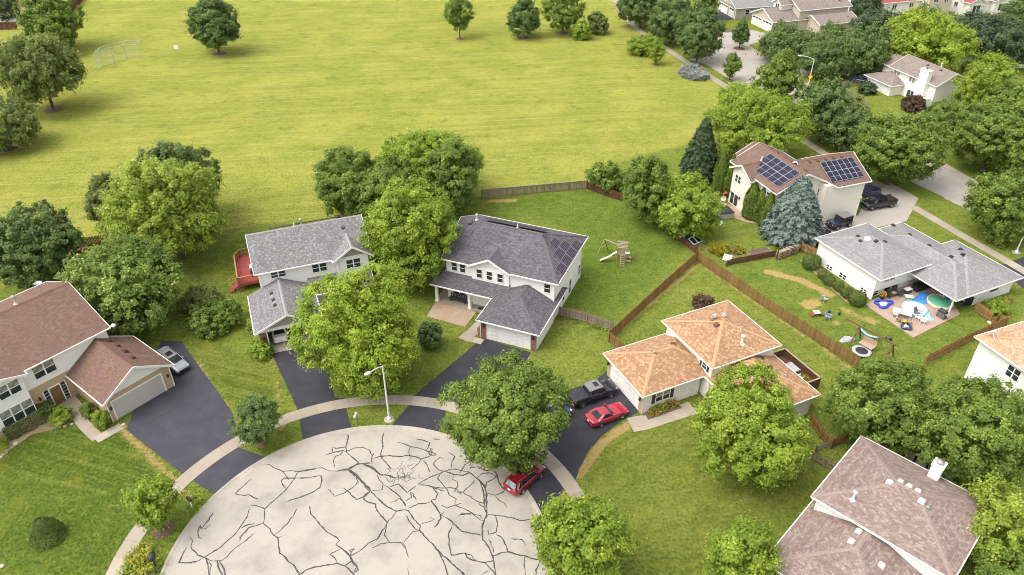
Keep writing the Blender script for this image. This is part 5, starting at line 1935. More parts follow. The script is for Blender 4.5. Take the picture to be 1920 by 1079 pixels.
def clipped(name, x, y, r, h, label, pal='hedge', group=None, box=None, rz=0.0, cone=False):
    """close-clipped bush: ball, cone or box hedge"""
    t = thing(name, label, 'bush', (x, y, 0), rz, group)
    MB().tube((0, 0, -0.05), (0, 0, h * 0.6), 0.05, 0.03, 6).build('stem', M['bark'], t)
    if box:
        w, d = box
        n = int(2600 * (w * d + 2 * h * (w + d)) / 12)
        u = rng.uniform(-1, 1, (n, 3))
        ax = rng.choice(3, n, p=[0.2, 0.4, 0.4])
        u[np.arange(n), ax] = np.sign(u[np.arange(n), ax] + 1e-6)
        u[:, 2] = np.where(ax == 2, 1, u[:, 2])
        q = np.sign(u) * np.abs(u) ** 0.9
        pts = q * np.array([w / 2, d / 2, h / 2]) + np.array([0, 0, h / 2])
        wob = 0.06 * np.sin(pts[:, :1] * 5.1 + pts[:, 1:2] * 3.7) + 0.05 * np.sin(pts[:, :1] * 11.0 + pts[:, 2:3] * 7)
        nor = np.zeros_like(u)
        nor[np.arange(n), ax] = u[np.arange(n), ax]
        pts = pts + nor * (wob + rng.normal(0, 0.05, (n, 1)))
    else:
        n = int(1500 * r * (r + h) / 1.2)
        d = ball(n)
        if cone:
            zf = rng.random(n) ** 0.8
            rr = r * np.minimum(1, (1 - zf) ** 0.62 * 1.02 + 0.05)
            a = rng.uniform(0, 2 * math.pi, n)
            pts = np.stack([rr * np.cos(a), rr * np.sin(a), zf * h], 1)
            nor = np.stack([np.cos(a), np.sin(a), np.full(n, 0.6)], 1)
        else:
            pts = d * np.array([r, r, h / 2]) + np.array([0, 0, h * 0.48])
            nor = d
        wob = 0.05 * np.sin(pts[:, :1] * 7.1 + pts[:, 2:3] * 5.7) + 0.04 * np.sin(pts[:, 1:2] * 9.0)
        pts = pts + nor * (wob + rng.normal(0, 0.04, (n, 1)))
    m = pts[:, 2] > 0.02
    nn = nor + rng.normal(0, 0.5, nor.shape)
    link('foliage', leaf_mesh('foliage', pts[m], nn[m], rng.uniform(0.09, 0.19, n)[m], LEAF[pal]), t)
    return t


def conifer(name, base, top, wpx, label, pal, group=None, droop=0.16, leaf=0.26, dens=1.35, p=0.62):
    b = G(*base)
    # height over the base from the top pixel
    H = min(np.arange(1.0, 16, 0.05), key=lambda z: abs((G(base[0], top[1], z) - b).y))
    r = wpx / 2 * depth_at(base[0], (base[1] + top[1]) / 2, H * 0.3) / FPX
    t = thing(name, label, 'tree', b, 0, group)
    MB().tube((0, 0, -0.1), (0, 0, H * 0.95), 0.05 + H * 0.016, 0.02, 8).build('trunk', M['bark'], t)
    P_, N_, S_, A_ = [], [], [], []
    z = 0.06 * H
    while z < H * 0.985:
        f = 1 - z / H
        R_ = r * f ** p * (1 if z > 0.12 * H else 0.92)
        nb = max(5, int(2 * math.pi * R_ / 0.62))
        for k in range(nb):
            a = 2 * math.pi * (k + rng.random()) / nb
            L = R_ * rng.uniform(0.68, 1.14)
            m = int(dens * (12 + 46 * L))
            s = rng.random(m) ** 0.6
            w = 0.10 + 0.30 * (1 - s) * min(1, L)
            side = rng.normal(0, 1, m) * w
            x = L * s
            zz = z + 0.10 * L * s - droop * L * s ** 2 + rng.normal(0, 0.07, m) + 0.10 * (1 - s)
            P_.append(np.stack([x * math.cos(a) - side * math.sin(a), x * math.sin(a) + side * math.cos(a), zz], 1))
            N_.append(np.stack([np.full(m, 0.5 * math.cos(a)), np.full(m, 0.5 * math.sin(a)), np.full(m, 0.8)], 1) + rng.normal(0, 0.35, (m, 3)))
            A_.append(np.tile([math.cos(a), math.sin(a), -0.1], (m, 1)) + rng.normal(0, 0.45, (m, 3)))
        z += rng.uniform(0.20, 0.30) * (0.7 + 0.5 * f)
    P_, N_, A_ = np.vstack(P_), np.vstack(N_), np.vstack(A_)
    link('crown', leaf_mesh('crown', P_, N_, leaf * rng.uniform(0.6, 1.3, len(P_)), LEAF[pal], 0.42, A_), t)
    return t


def cedar(px, py, w, h, label, group, name='cedar', pal='cedar'):
    b = G(px, py)
    t = thing(name, label, 'tree', b, 0, group)
    MB().tube((0, 0, -0.1), (0, 0, h * 0.9), 0.08, 0.02, 6).build('trunk', M['bark'], t)
    n = int(2600 * w * h / 6)
    zf = rng.random(n)
    rr = w / 2 * np.interp(zf, [0, 0.1, 0.35, 0.75, 1], [0.75, 0.95, 1.0, 0.68, 0.06])
    a = rng.uniform(0, 2 * math.pi, n)
    rr = rr * (1 + 0.13 * np.sin(3 * a + 9 * zf) + 0.07 * np.sin(7 * a)) * (1 + rng.normal(0, 0.05, n))
    pts = np.stack([rr * np.cos(a), rr * np.sin(a), zf * h], 1)
    nor = np.stack([np.cos(a), np.sin(a), np.full(n, 0.25)], 1) + rng.normal(0, 0.4, (n, 3))
    ax = np.tile([0, 0, 1.0], (n, 1)) + rng.normal(0, 0.3, (n, 3))
    link('crown', leaf_mesh('crown', pts, nor, rng.uniform(0.18, 0.4, n), LEAF[pal], 0.45, ax), t)
    return t


YARD, PARK, STREET, BACK = 'trees in the front and back yards', 'trees dotted about the park', 'trees lining the street', 'trees massed behind the far street'
# front of the scene
tree('ash_tree', 'ash', (564, 492, 790, 734), 'large yellow-green tree in front of the grey house, behind the white street lamp', 0.0, YARD)
tree('round_tree', 'elm', (834, 662, 1068, 884), 'dense round mid-green tree overhanging the kerb above the red parked car', 0.26, YARD, pal='mid')
tree('linden_tree', 'linden', (1296, 694, 1518, 903), 'big bright green tree on the lawn before the tan house', 0.2, YARD)
tree('linden_tree', 'linden', (1005, 925, 1178, 1100), 'bright green tree at the bottom edge just right of the turning circle', 0.25, YARD)
tree('linden_tree', 'linden', (1322, 982, 1460, 1120), 'bright green tree cut by the bottom edge, left of the pink-brown roof', 0.25, YARD)
tree('elm_tree', 'elm', (1560, 668, 1765, 848), 'mid-green tree behind the pink-brown house, in front of the trampoline yard', 0.25, YARD)
tree('elm_tree', 'elm', (1735, 700, 1935, 925), 'broad mid-green tree standing over the white chimney', 0.25, YARD)
tree('locust_tree', 'locust', (1815, 905, 1960, 1060), 'yellowish tree at the right edge below the white chimney', 0.22, YARD)
tree('elm_tree', 'elm', (1830, 1000, 1990, 1130), 'green tree filling the bottom right corner', 0.25, YARD)
tree('pear_tree', 'pear', (437, 742, 525, 832), 'small dark oval tree on the verge between the two left driveways', 0.35, YARD, pal='dark', leafk=0.8, mulch=0.5)
tree('maple_sapling', 'maple', (243, 895, 327, 988), 'young bright leafy tree over the pavement in the lower left', 0.5, YARD, pal='bright', leafk=1.1, mulch=0.9)
# left middle
tree('maple_tree', 'maple', (138, 444, 336, 622), 'maple with pale new tips right behind the brown-roofed house', 0.12, YARD, leafk=1.15)
tree('yard_tree', 'oak', (240, 262, 415, 425), 'dark tree mostly hidden behind the pale feathery tree on the park edge', 0.2, YARD)
tree('willow_tree', 'locust', (208, 290, 422, 492), 'pale yellow-green feathery tree on the park edge', 0.12, YARD)
tree('yard_tree', 'elm', (158, 320, 240, 442), 'narrow mid-green tree left of the pale feathery tree', 0.15, YARD, pal='olive')
tree('oak_tree', 'oak', (-30, 383, 147, 540), 'wide dark tree at the left edge above the brown-roofed house', 0.15, YARD)
tree('plane_tree', 'plane', (-75, 183, 62, 278), 'lowest of the three grey-green park trees down the left edge', 0.2, PARK, mulch=1.5)
tree('plane_tree', 'plane', (0, 66, 146, 192), 'middle of the three park trees down the left edge, trunk showing', 0.3, PARK, mulch=1.6)
tree('maple_tree', 'elm', (38, -12, 152, 90), 'topmost of the park trees at the left edge, pyramidal and mid-green', 0.15, PARK)
tree('far_tree', 'far', (-30, -30, 34, 36), 'dark tree behind the brown fence in the top left corner', 0.15, PARK)
# cluster behind the houses
tree('elm_tree', 'oak', (583, 272, 735, 415), 'dark leftmost tree of the clump behind the white house', 0.15, YARD, pal='mid')
tree('linden_tree', 'linden', (706, 230, 898, 372), 'topmost bright tree of the clump behind the white house', 0.18, YARD)
tree('elm_tree', 'elm', (668, 296, 792, 436), 'mid-green tree in the middle of the clump behind the white house', 0.15, YARD)
tree('linden_tree', 'linden', (678, 328, 862, 535), 'bright tree squeezed between the grey roof and the dark slate roof', 0.12, YARD)
tree('maple_tree', 'elm', (800, 262, 900, 400), 'rightmost mid-green tree of the clump, touching the grey park fence', 0.2, YARD)
# park
tree('park_oak', 'oak', (350, -6, 447, 90), 'solitary round dark tree alone in the upper park', 0.22, PARK, mulch=1.5)
tree('park_sapling', 'pear', (833, -4, 888, 56), 'slim young tree with bare lower trunk, leftmost of the row at the top', 0.55, PARK, mulch=0.9, pal='mid', leafk=0.8, dens=0.75)
tree('park_conifer', 'pin', (950, -8, 1014, 66), 'dense pyramidal dark tree in the row at the top of the park', 0.12, PARK, mulch=1.3)
tree('park_maple', 'elm', (1017, -16, 1096, 54), 'taller open tree third in the row at the top of the park', 0.22, PARK, mulch=1.2, dens=0.8)
shrub('park_shrub', (1073, 38, 1109, 76), 'small bright bush in the row at the top of the park', 'bright', PARK, leaf=0.36, clump=0.45)
shrub('park_shrub', (1099, 24, 1143, 66), 'small feathery olive bush beside the park path row', 'olive', PARK, leaf=0.36, clump=0.45)
shrub('park_shrub', (1177, 64, 1232, 106), 'rounded spreading bush left of the park path', 'bright', PARK, leaf=0.36, clump=0.5)
tree('park_sapling', 'pear', (1218, 72, 1246, 118), 'upright thin sapling beside the park path', 0.35, PARK, mulch=0.7, pal='bright', leafk=0.75)
for b0, lb, kd, pl in (((1160, -30, 1248, 44), 'dark street tree nearest the top edge beside the curving path', 'oak', None),
                       ((1216, -4, 1302, 74), 'round street tree between the path and the concrete street, upper one', 'elm', 'dark'),
                       ((1270, 14, 1357, 108), 'round street tree just above the open concrete corner', 'oak', None),
                       ((1296, -30, 1352, 30), 'bushy tree beside the grey garage at the top', 'elm', None)):
    tree('street_tree', kd, b0, lb, 0.22, STREET, pal=pl)
tree('street_sapling', 'pin', (1374, 34, 1408, 86), 'young conical street tree on the mulched island near the hydrant', 0.32, STREET, pal='dark', mulch=1.3, leafk=0.8)
tree('street_sapling', 'pear', (1356, 98, 1388, 147), 'small oval street tree on the grass strip beside the corner', 0.3, STREET, pal='mid', leafk=0.8, mulch=0.8)
tree('hornbeam_tree', 'pin', (1414, 92, 1509, 200), 'tall pyramidal tree in front of the street corner', 0.1, STREET, pal='mid')
tree('honey_locust', 'locust', (1316, 162, 1512, 292), 'broad open light-green tree above the solar house', 0.3, STREET, pal='bright', dens=0.75)
tree('street_tree', 'oak', (1494, 150, 1606, 260), 'dark street tree beside the street lamp with yellow sign', 0.18, STREET)
tree('street_tree', 'oak', (1556, 200, 1640, 282), 'dark tree tucked behind the big tree right of the solar house', 0.18, STREET)
tree('street_tree', 'elm', (1603, 206, 1766, 346), 'big full green tree right of the solar house', 0.15, STREET, pal='mid')
tree('street_tree', 'elm', (1816, 318, 1950, 446), 'dark green tree at the right edge over the street', 0.2, STREET, pal='mid')
tree('street_sapling', 'pear', (1852, 420, 1902, 462), 'low bush-like tree below the right-hand street tree', 0.05, STREET, pal='mid')
# far right bank
for b0, lb, kd, pl in (((1424, 50, 1530, 112), 'far dark tree before the taupe house with dormer', 'far', 'dark'),
                       ((1528, 46, 1612, 100), 'far dark tree right of the taupe house', 'far', 'dark'),
                       ((1500, 72, 1600, 142), 'far dark tree above the parked dark car', 'far', 'dark'),
                       ((1572, 50, 1672, 138), 'far dark tree behind the beige house', 'far', 'dark'),
                       ((1600, 34, 1700, 76), 'far dark tree below the faded red roof', 'far', None),
                       ((1648, 34, 1820, 128), 'glowing yellow-green tree behind the beige house with chimney', 'ash', None),
                       ((1694, 26, 1790, 64), 'far grey-green tree between two pale houses at the top', 'far', 'dark'),
                       ((1778, 30, 1880, 88), 'far dark tree left of the top right corner', 'far', None),
                       ((1800, 40, 1930, 118), 'wide far dark tree at the right edge near the top', 'far', None),
                       ((1880, -4, 1970, 56), 'far dark tree in the top right corner', 'far', 'dark'),
                       ((1600, -10, 1656, 30), 'far dark tree between white end wall and red roof', 'far', None),
                       ((1815, 104, 1905, 160), 'light green tree below the muted red roof at the right edge', 'linden', None),
                       ((1790, 134, 1876, 214), 'yellow-green tree beside the beige house', 'linden', None),
                       ((1850, 150, 1950, 240), 'green tree at the right edge beneath the muted red roof', 'linden', 'mid'),
                       ((1736, 186, 1830, 262), 'rounded green tree right of the beige house garden', 'elm', None),
                       ((1790, 186, 1945, 318), 'big dark green tree at the right edge over the far pavement', 'elm', None),
                       ((1880, 250, 1960, 340), 'green tree at the right edge above the street', 'elm', None)):
    tree('bank_tree', kd, b0, lb, 0.15, BACK, pal=pl)
# beside the solar house
conifer('spruce_tree', (1308, 334), (1308, 222), 76, 'dark narrow spruce left of the solar house', 'spruce', YARD, leaf=0.34)
conifer('blue_spruce', (1481, 447), (1487, 331), 116, 'silvery blue spruce in front of the solar house', 'blue', YARD, leaf=0.36, dens=1.15)
tree('yard_tree', 'linden', (1168, 292, 1262, 420), 'left half of the leafy pair beside the solar house patio', 0.06, YARD, pal='mid')
tree('yard_tree', 'linden', (1230, 330, 1352, 446), 'right half of the leafy pair beside the solar house patio', 0.06, YARD, pal='bright', leafk=0.9)
shrub('lilac_bush', (1096, 302, 1172, 362), 'dark bushy clump at the corner of the grey park fence', 'mid', YARD, leaf=0.3, clump=0.5, maxr=1.2)
for px, py, w, hh, lb in ((1346, 362, 1.9, 6.6, 'tall column of golden green cedar at the left end beside the spruce'), (1364, 366, 1.7, 6.2, 'tall cedar column second from the spruce, near the sliding door'),
                          (1404, 408, 2.0, 5.2, 'first cedar column against the solar house, nearest the sliding door'), (1420, 414, 1.7, 4.9, 'second cedar column in the row against the solar house'),
                          (1434, 428, 1.7, 5.4, 'third cedar column in the row, touching the blue spruce'), (1448, 420, 1.5, 4.9, 'last cedar column in the row, half behind the blue spruce')):
    cedar(px, py, w, hh, lb, 'clipped cedar columns by the solar house')
shrub('sumac_bush', (1330, 266, 1378, 330), 'yellow-green bush between spruce and solar house roof', 'bright', YARD, leaf=0.3, clump=0.45)
# shrubs
shrub('dogwood_bush', (350, 560, 455, 628), 'spreading green bush on the slope left of the grey garage', 'mid', YARD, leaf=0.24, clump=0.38)
shrub('dogwood_bush', (335, 530, 420, 590), 'thin darker bush behind the maple', 'olive', YARD, leaf=0.24, clump=0.38, dens=0.8)
shrub('box_bush', (783, 598, 832, 656), 'round dark bush before the stone patio', 'dark', YARD, leaf=0.16, clump=0.25)
shrub('spirea_bush', (467, 638, 511, 676), 'bright leafy bush at the corner of the open garage', 'bright', YARD, leaf=0.2, clump=0.26)
shrub('spirea_bush', (462, 585, 482, 640), 'narrow golden bush along the side of the open garage', 'yellow', YARD, leaf=0.16, clump=0.2)
shrub('hydrangea_bush', (92, 762, 134, 798), 'bright green bush beside the front path of the brown-roofed house', 'bright', YARD, leaf=0.17, clump=0.24)
shrub('rose_bush', (150, 752, 178, 784), 'loose bush against the tan brick garage wall, upper', 'mid', YARD, leaf=0.14, clump=0.2)
shrub('rose_bush', (174, 768, 206, 804), 'loose bush against the tan brick garage wall, lower', 'bright', YARD, leaf=0.14, clump=0.2)
shrub('smoke_bush', (1296, 556, 1340, 582), 'purple-brown bush behind the tan roof', 'plum', YARD, leaf=0.22, clump=0.3)
shrub('weedy_bush', (1500, 955, 1530, 990), 'small green bush in the gap beside the pink-brown roof', 'bright', YARD, leaf=0.18, clump=0.25)
shrub('yew_bush', (1610, 152, 1645, 178), 'dark low bush beside the beige house garage', 'deep', STREET, leaf=0.3, clump=0.4)
shrub('yew_bush', (1690, 180, 1740, 212), 'reddish dark bush at the foot of the beige house', 'plum', STREET, leaf=0.3, clump=0.4)
shrub('marigold_bush', (1330, 455, 1366, 480), 'golden weedy clump behind the fence corner', 'gold', YARD, leaf=0.2, clump=0.25)
shrub('marigold_bush', (1372, 462, 1396, 476), 'small golden clump near the leaning boards', 'gold', YARD, leaf=0.2, clump=0.25)
shrub('vine_bush', (1845, 560, 1890, 590), 'row of leafy perennials against the white side wall', 'bright', YARD, leaf=0.18, clump=0.25)
b = G(58, 800)
clipped('hedge', b.x, b.y + 0.3, 0, 1.15, 'clipped box hedge under the windows at the left edge', 'hedge', YARD, (4.3, 1.6), R(50))
b = G(92, 1008)
clipped('yew_cone', b.x, b.y, 1.22, 2.2, 'clipped dark cone alone on the lower left lawn', 'hedge', YARD, cone=True)
for px, py, r, lb in ((1522, 491, 1.05, 'uppermost and large clipped ball beside the patio house'), (1542.5, 515.5, 0.56, 'second and small clipped ball from the top along the patio house'),
                      (1554.5, 524.5, 0.70, 'third clipped ball from the top along the patio house'), (1571.7, 537, 0.60, 'fourth clipped ball from the top along the patio house'),
                      (1587.8, 549, 0.68, 'fifth clipped ball along the patio house'), (1608.4, 560, 0.95, 'lowest and large clipped ball at the patio corner')):
    b = G(px, py, r * 0.85)
    clipped('ball_bush', b.x, b.y, r, r * 1.75, lb, 'hedge', 'clipped balls along the patio house')


def bed(name, pix, n, hgt, pal, label, flower=None, kind='plant'):
    big = 2.2 if pal == 'silver' else 1.0
    """a bed of low plants, each stem a leaf bunch"""
    w = wpts(pix)
    xs, ys = [q[0] for q in w], [q[1] for q in w]
    P_ = []
    while len(P_) < n:
        x, y = random.uniform(min(xs), max(xs)), random.uniform(min(ys), max(ys))
        c = False
        for i in range(len(w)):
            (ax, ay), (bx, by) = w[i], w[(i + 1) % len(w)]
            if (ay > y) != (by > y) and x < (bx - ax) * (y - ay) / (by - ay) + ax:
                c = not c
        if c:
            P_.append((x, y))
    P_ = np.array(P_)
    per = 16
    c = np.repeat(P_, per, 0)
    pts = np.column_stack([c + rng.normal(0, 0.12, c.shape), rng.uniform(0.05, hgt, len(c)) * np.repeat(rng.uniform(0.5, 1.1, n), per)])
    nor = rng.normal(0, 0.6, pts.shape) + np.array([0, 0, 0.7])
    cx_, cy_ = P_.mean(0)
    pts[:, :2] -= (cx_, cy_)
    t = thing(name, label, kind, (cx_, cy_, 0))
    link('foliage', leaf_mesh('foliage', pts, nor, big * rng.uniform(0.1, 0.24, len(pts)), LEAF[pal], 0.4), t)
    if flower:
        m = rng.random(len(pts)) < 0.16
        q = pts[m] + np.array([0, 0, 0.1])
        tag(link('flowers', leaf_mesh('flowers', q, rng.normal(0, 0.5, q.shape) + np.array([0, 0, 1]), rng.uniform(0.07, 0.15, len(q)), flower, 0.9), t), kind='stuff')
    return t


M['petal_yellow'] = plain('petal_yellow', (0.62, 0.40, 0.03), (0.5, 0.25, 0.02), 0.6, 9.0)
M['petal_red'] = plain('petal_red', (0.5, 0.06, 0.05), (0.6, 0.2, 0.05), 0.6, 9.0)
bed('daylily_bed', [(238, 1045), (262, 1022), (290, 1028), (292, 1070), (270, 1085), (225, 1085)], 110, 0.7, 'yellow', 'patch of yellow daylilies between pavement and kerb, lower left', M['petal_yellow'])
bed('flower_bed', [(1212, 772), (1262, 752), (1276, 764), (1218, 786)], 80, 0.8, 'bright', 'flower bed with red and yellow blooms under the tan house window', M['petal_red'])
bed('perennial_bed', [(1836, 592), (1884, 558), (1896, 566), (1846, 598)], 110, 0.7, 'mid', 'weedy perennial bed along the white side wall by the gate', M['petal_yellow'])
bed('sage_clump', [(1272, 138), (1280, 130), (1300, 128), (1318, 136), (1330, 148), (1318, 153), (1298, 152), (1280, 147)], 620, 1.2, 'silver', 'silvery grey ornamental clump beside the park path')
bed('weed_patch', [(360, 930), (385, 945), (372, 965), (352, 960)], 40, 0.35, 'bright', 'small weed patch at the apron corner beside the kerb')
bed('weed_patch', [(1110, 612), (1145, 612), (1140, 622), (1095, 612)], 45, 0.4, 'bright', 'weeds along the foot of the grey side fence')
bed('weed_patch', [(1050, 583), (1090, 600), (1080, 612), (1040, 600)], 40, 0.3, 'mid', 'weeds beside the white garage wall')
bed('weed_patch', [(1265, 432), (1300, 430), (1340, 470), (1310, 470)], 70, 0.4, 'olive', 'rough weeds beside the stacked boards')
bed('iris_clump', [(0, 830), (14, 828), (14, 848), (0, 850)], 40, 0.6, 'yellow', 'yellow-green iris clump at the left edge of the lawn')
bed('flower_bed', [(240, 1072), (300, 1062), (305, 1085), (240, 1090)], 60, 0.3, 'olive', 'low planting around the black lamp at the bottom left')


# ------------------------------------------------------------------ real grass over the nearer lawns: tufts that take the turf's own colour
def in_polys(pts, polys):
    hit = np.zeros(len(pts), bool)
    for poly in polys:
        q = np.array(poly)
        m = (pts[:, 0] > q[:, 0].min()) & (pts[:, 0] < q[:, 0].max()) & (pts[:, 1] > q[:, 1].min()) & (pts[:, 1] < q[:, 1].max()) & ~hit
        if not m.any():
            continue
        s = pts[m]
        c = np.zeros(len(s), bool)
        for (x0, y0), (x1, y1) in zip(poly, poly[1:] + poly[:1]):
            if y0 == y1:
                continue
            k = (y0 > s[:, 1]) != (y1 > s[:, 1])
            c ^= k & (s[:, 0] < (x1 - x0) * (s[:, 1] - y0) / (y1 - y0) + x0)
        hit[m] = c
    return hit


n = 230000
px_ = rng.uniform(-60, 1980, n)
py_ = 340 + 760 * rng.random(n) ** 0.85
a_ = (px_ - 960) / FPX
b_ = -(py_ - 539.5) / FPX
dz = -math.sin(PITCH) + b_ * math.cos(PITCH)
t_ = -CAM_H / dz
gp_ = np.stack([a_ * t_, (math.cos(PITCH) + b_ * math.sin(PITCH)) * t_], 1)
gp_ = gp_[~in_polys(gp_, PAVED)]
edge = gp_[in_polys(gp_ + rng.normal(0, 0.22, gp_.shape), PAVED)]          # shaggier where the mower turns at the paving
gp_ = np.vstack([gp_, edge + rng.normal(0, 0.07, edge.shape)])
k = len(gp_)
tall = rng.uniform(0.03, 0.085, k)
tall[-len(edge):] *= 1.7
cen = np.column_stack([gp_, tall * 0.45])
nor = rng.normal(0, 0.5, (k, 3)) + np.array([0, 0, 0.95])
tm = leaf_mesh('lawn_grass', cen, nor, rng.uniform(0.06, 0.15, k), gme.materials[0], 0.5)
ix = np.clip(np.searchsorted(gx, gp_[:, 0]), 0, nx - 1)
iy = np.clip(np.searchsorted(gy, gp_[:, 1]), 0, ny - 1)
tc_ = np.column_stack([a_dry, a_bare, a_deep, a_mow])[iy * nx + ix]
at = tm.attributes.new('turf', 'FLOAT_COLOR', 'POINT')
at.data.foreach_set('color', np.repeat(tc_, 4, 0).astype(np.float32).ravel())
tag(link('lawn_grass', tm), 'short tufted grass over the nearer lawns', kind='stuff')
# ------------------------------------------------------------------ vehicles (built facing +X, wheels on z = 0)
M['paint_red'] = paint('paint_red', (0.38, 0.012, 0.040), 0.25)
M['paint_maroon'] = paint('paint_maroon', (0.24, 0.008, 0.016), 0.25)
M['paint_dark'] = paint('paint_dark', (0.020, 0.020, 0.024), 0.22)
M['paint_black'] = paint('paint_black', (0.012, 0.013, 0.016), 0.2)
M['paint_silver'] = paint('paint_silver', (0.30, 0.305, 0.315), 0.3, 0.4)
M['paint_white'] = paint('paint_white', (0.80, 0.79, 0.76), 0.3)
M['paint_blue'] = paint('paint_blue', (0.020, 0.045, 0.36), 0.25)
M['paint_navy'] = paint('paint_navy', (0.022, 0.026, 0.085), 0.22)
M['roof_grey_car'] = paint('cab_roof', (0.17, 0.165, 0.165), 0.35)


def loft(mb, st, m=0):
    """st: (x, half width, underside, shoulder, deck) front to back or back to front"""
    rows = []
    for x, w, zl, zs, zt in st:
        half = [(w * 0.80, zl), (w * 0.97, zl + 0.10), (w, zl + 0.28), (w * 0.995, zs - 0.10), (w * 0.965, zs), (w * 0.86, zs * 0.35 + zt * 0.65), (w * 0.55, zt + 0.012)]
        rows.append([(x, y, z) for y, z in half] + [(x, 0, zt + 0.022)] + [(x, -y, z) for y, z in half[::-1]])
    mb.grid(rows, m, True, True)
    mb.face(rows[0][::-1], m)
    mb.face(rows[-1], m)


def smooth_stations(pts, n=26):
    """dense stations through a few given ones (monotone smooth steps)"""
    a = np.array(pts, float)
    xs = np.linspace(a[0, 0], a[-1, 0], n)
    xs = np.unique(np.concatenate([xs, a[:, 0]]))
    out = []
    for x in xs:
        out.append((x, *[float(np.interp(x, a[:, 0], a[:, k])) for k in range(1, 5)]))
    return out


def wheel_at(t, x, y, r, w, style):
    sg = 1 if y > 0 else -1

    def mk():
        mb = MB()
        prof = [(r * 0.62, -w / 2), (r * 0.94, -w / 2), (r, -w / 2 + 0.03), (r, w / 2 - 0.03), (r * 0.94, w / 2), (r * 0.62, w / 2)]
        rows = [[(rr * math.cos(2 * math.pi * k / 20), yy, rr * math.sin(2 * math.pi * k / 20)) for k in range(20)] for rr, yy in prof]
        mb.grid(rows, 0, True, True)
        return mb.mesh('wheel', M['rubber'])

    def rim():
        mb = MB()
        rows = [[(rr * math.cos(2 * math.pi * k / 20), yy, rr * math.sin(2 * math.pi * k / 20)) for k in range(20)] for rr, yy in ((r * 0.63, w / 2 - 0.01), (r * 0.58, w / 2 - 0.05))]
        mb.grid(rows, 1, True, True)
        mb.face(rows[1], 0)
        for k in range(5):
            a = 2 * math.pi * k / 5
            mb.bar((0, w / 2 - 0.03, 0), (r * 0.6 * math.cos(a), w / 2 - 0.02, r * 0.6 * math.sin(a)), 0.075, 0.03, 1, (0, 1, 0))
        mb.tube((0, w / 2 - 0.06, 0), (0, w / 2, 0), 0.06, n=10, m=1)
        return mb.mesh('rim', [M['dark_metal'], M['chrome']])
    o = link('wheel', cached(('wh', r, w), mk), t)
    o.location = (x, y, r)
    if sg < 0:
        o.rotation_euler = (0, 0, math.pi)
    link('rim', cached(('rim', r, w), rim), o)


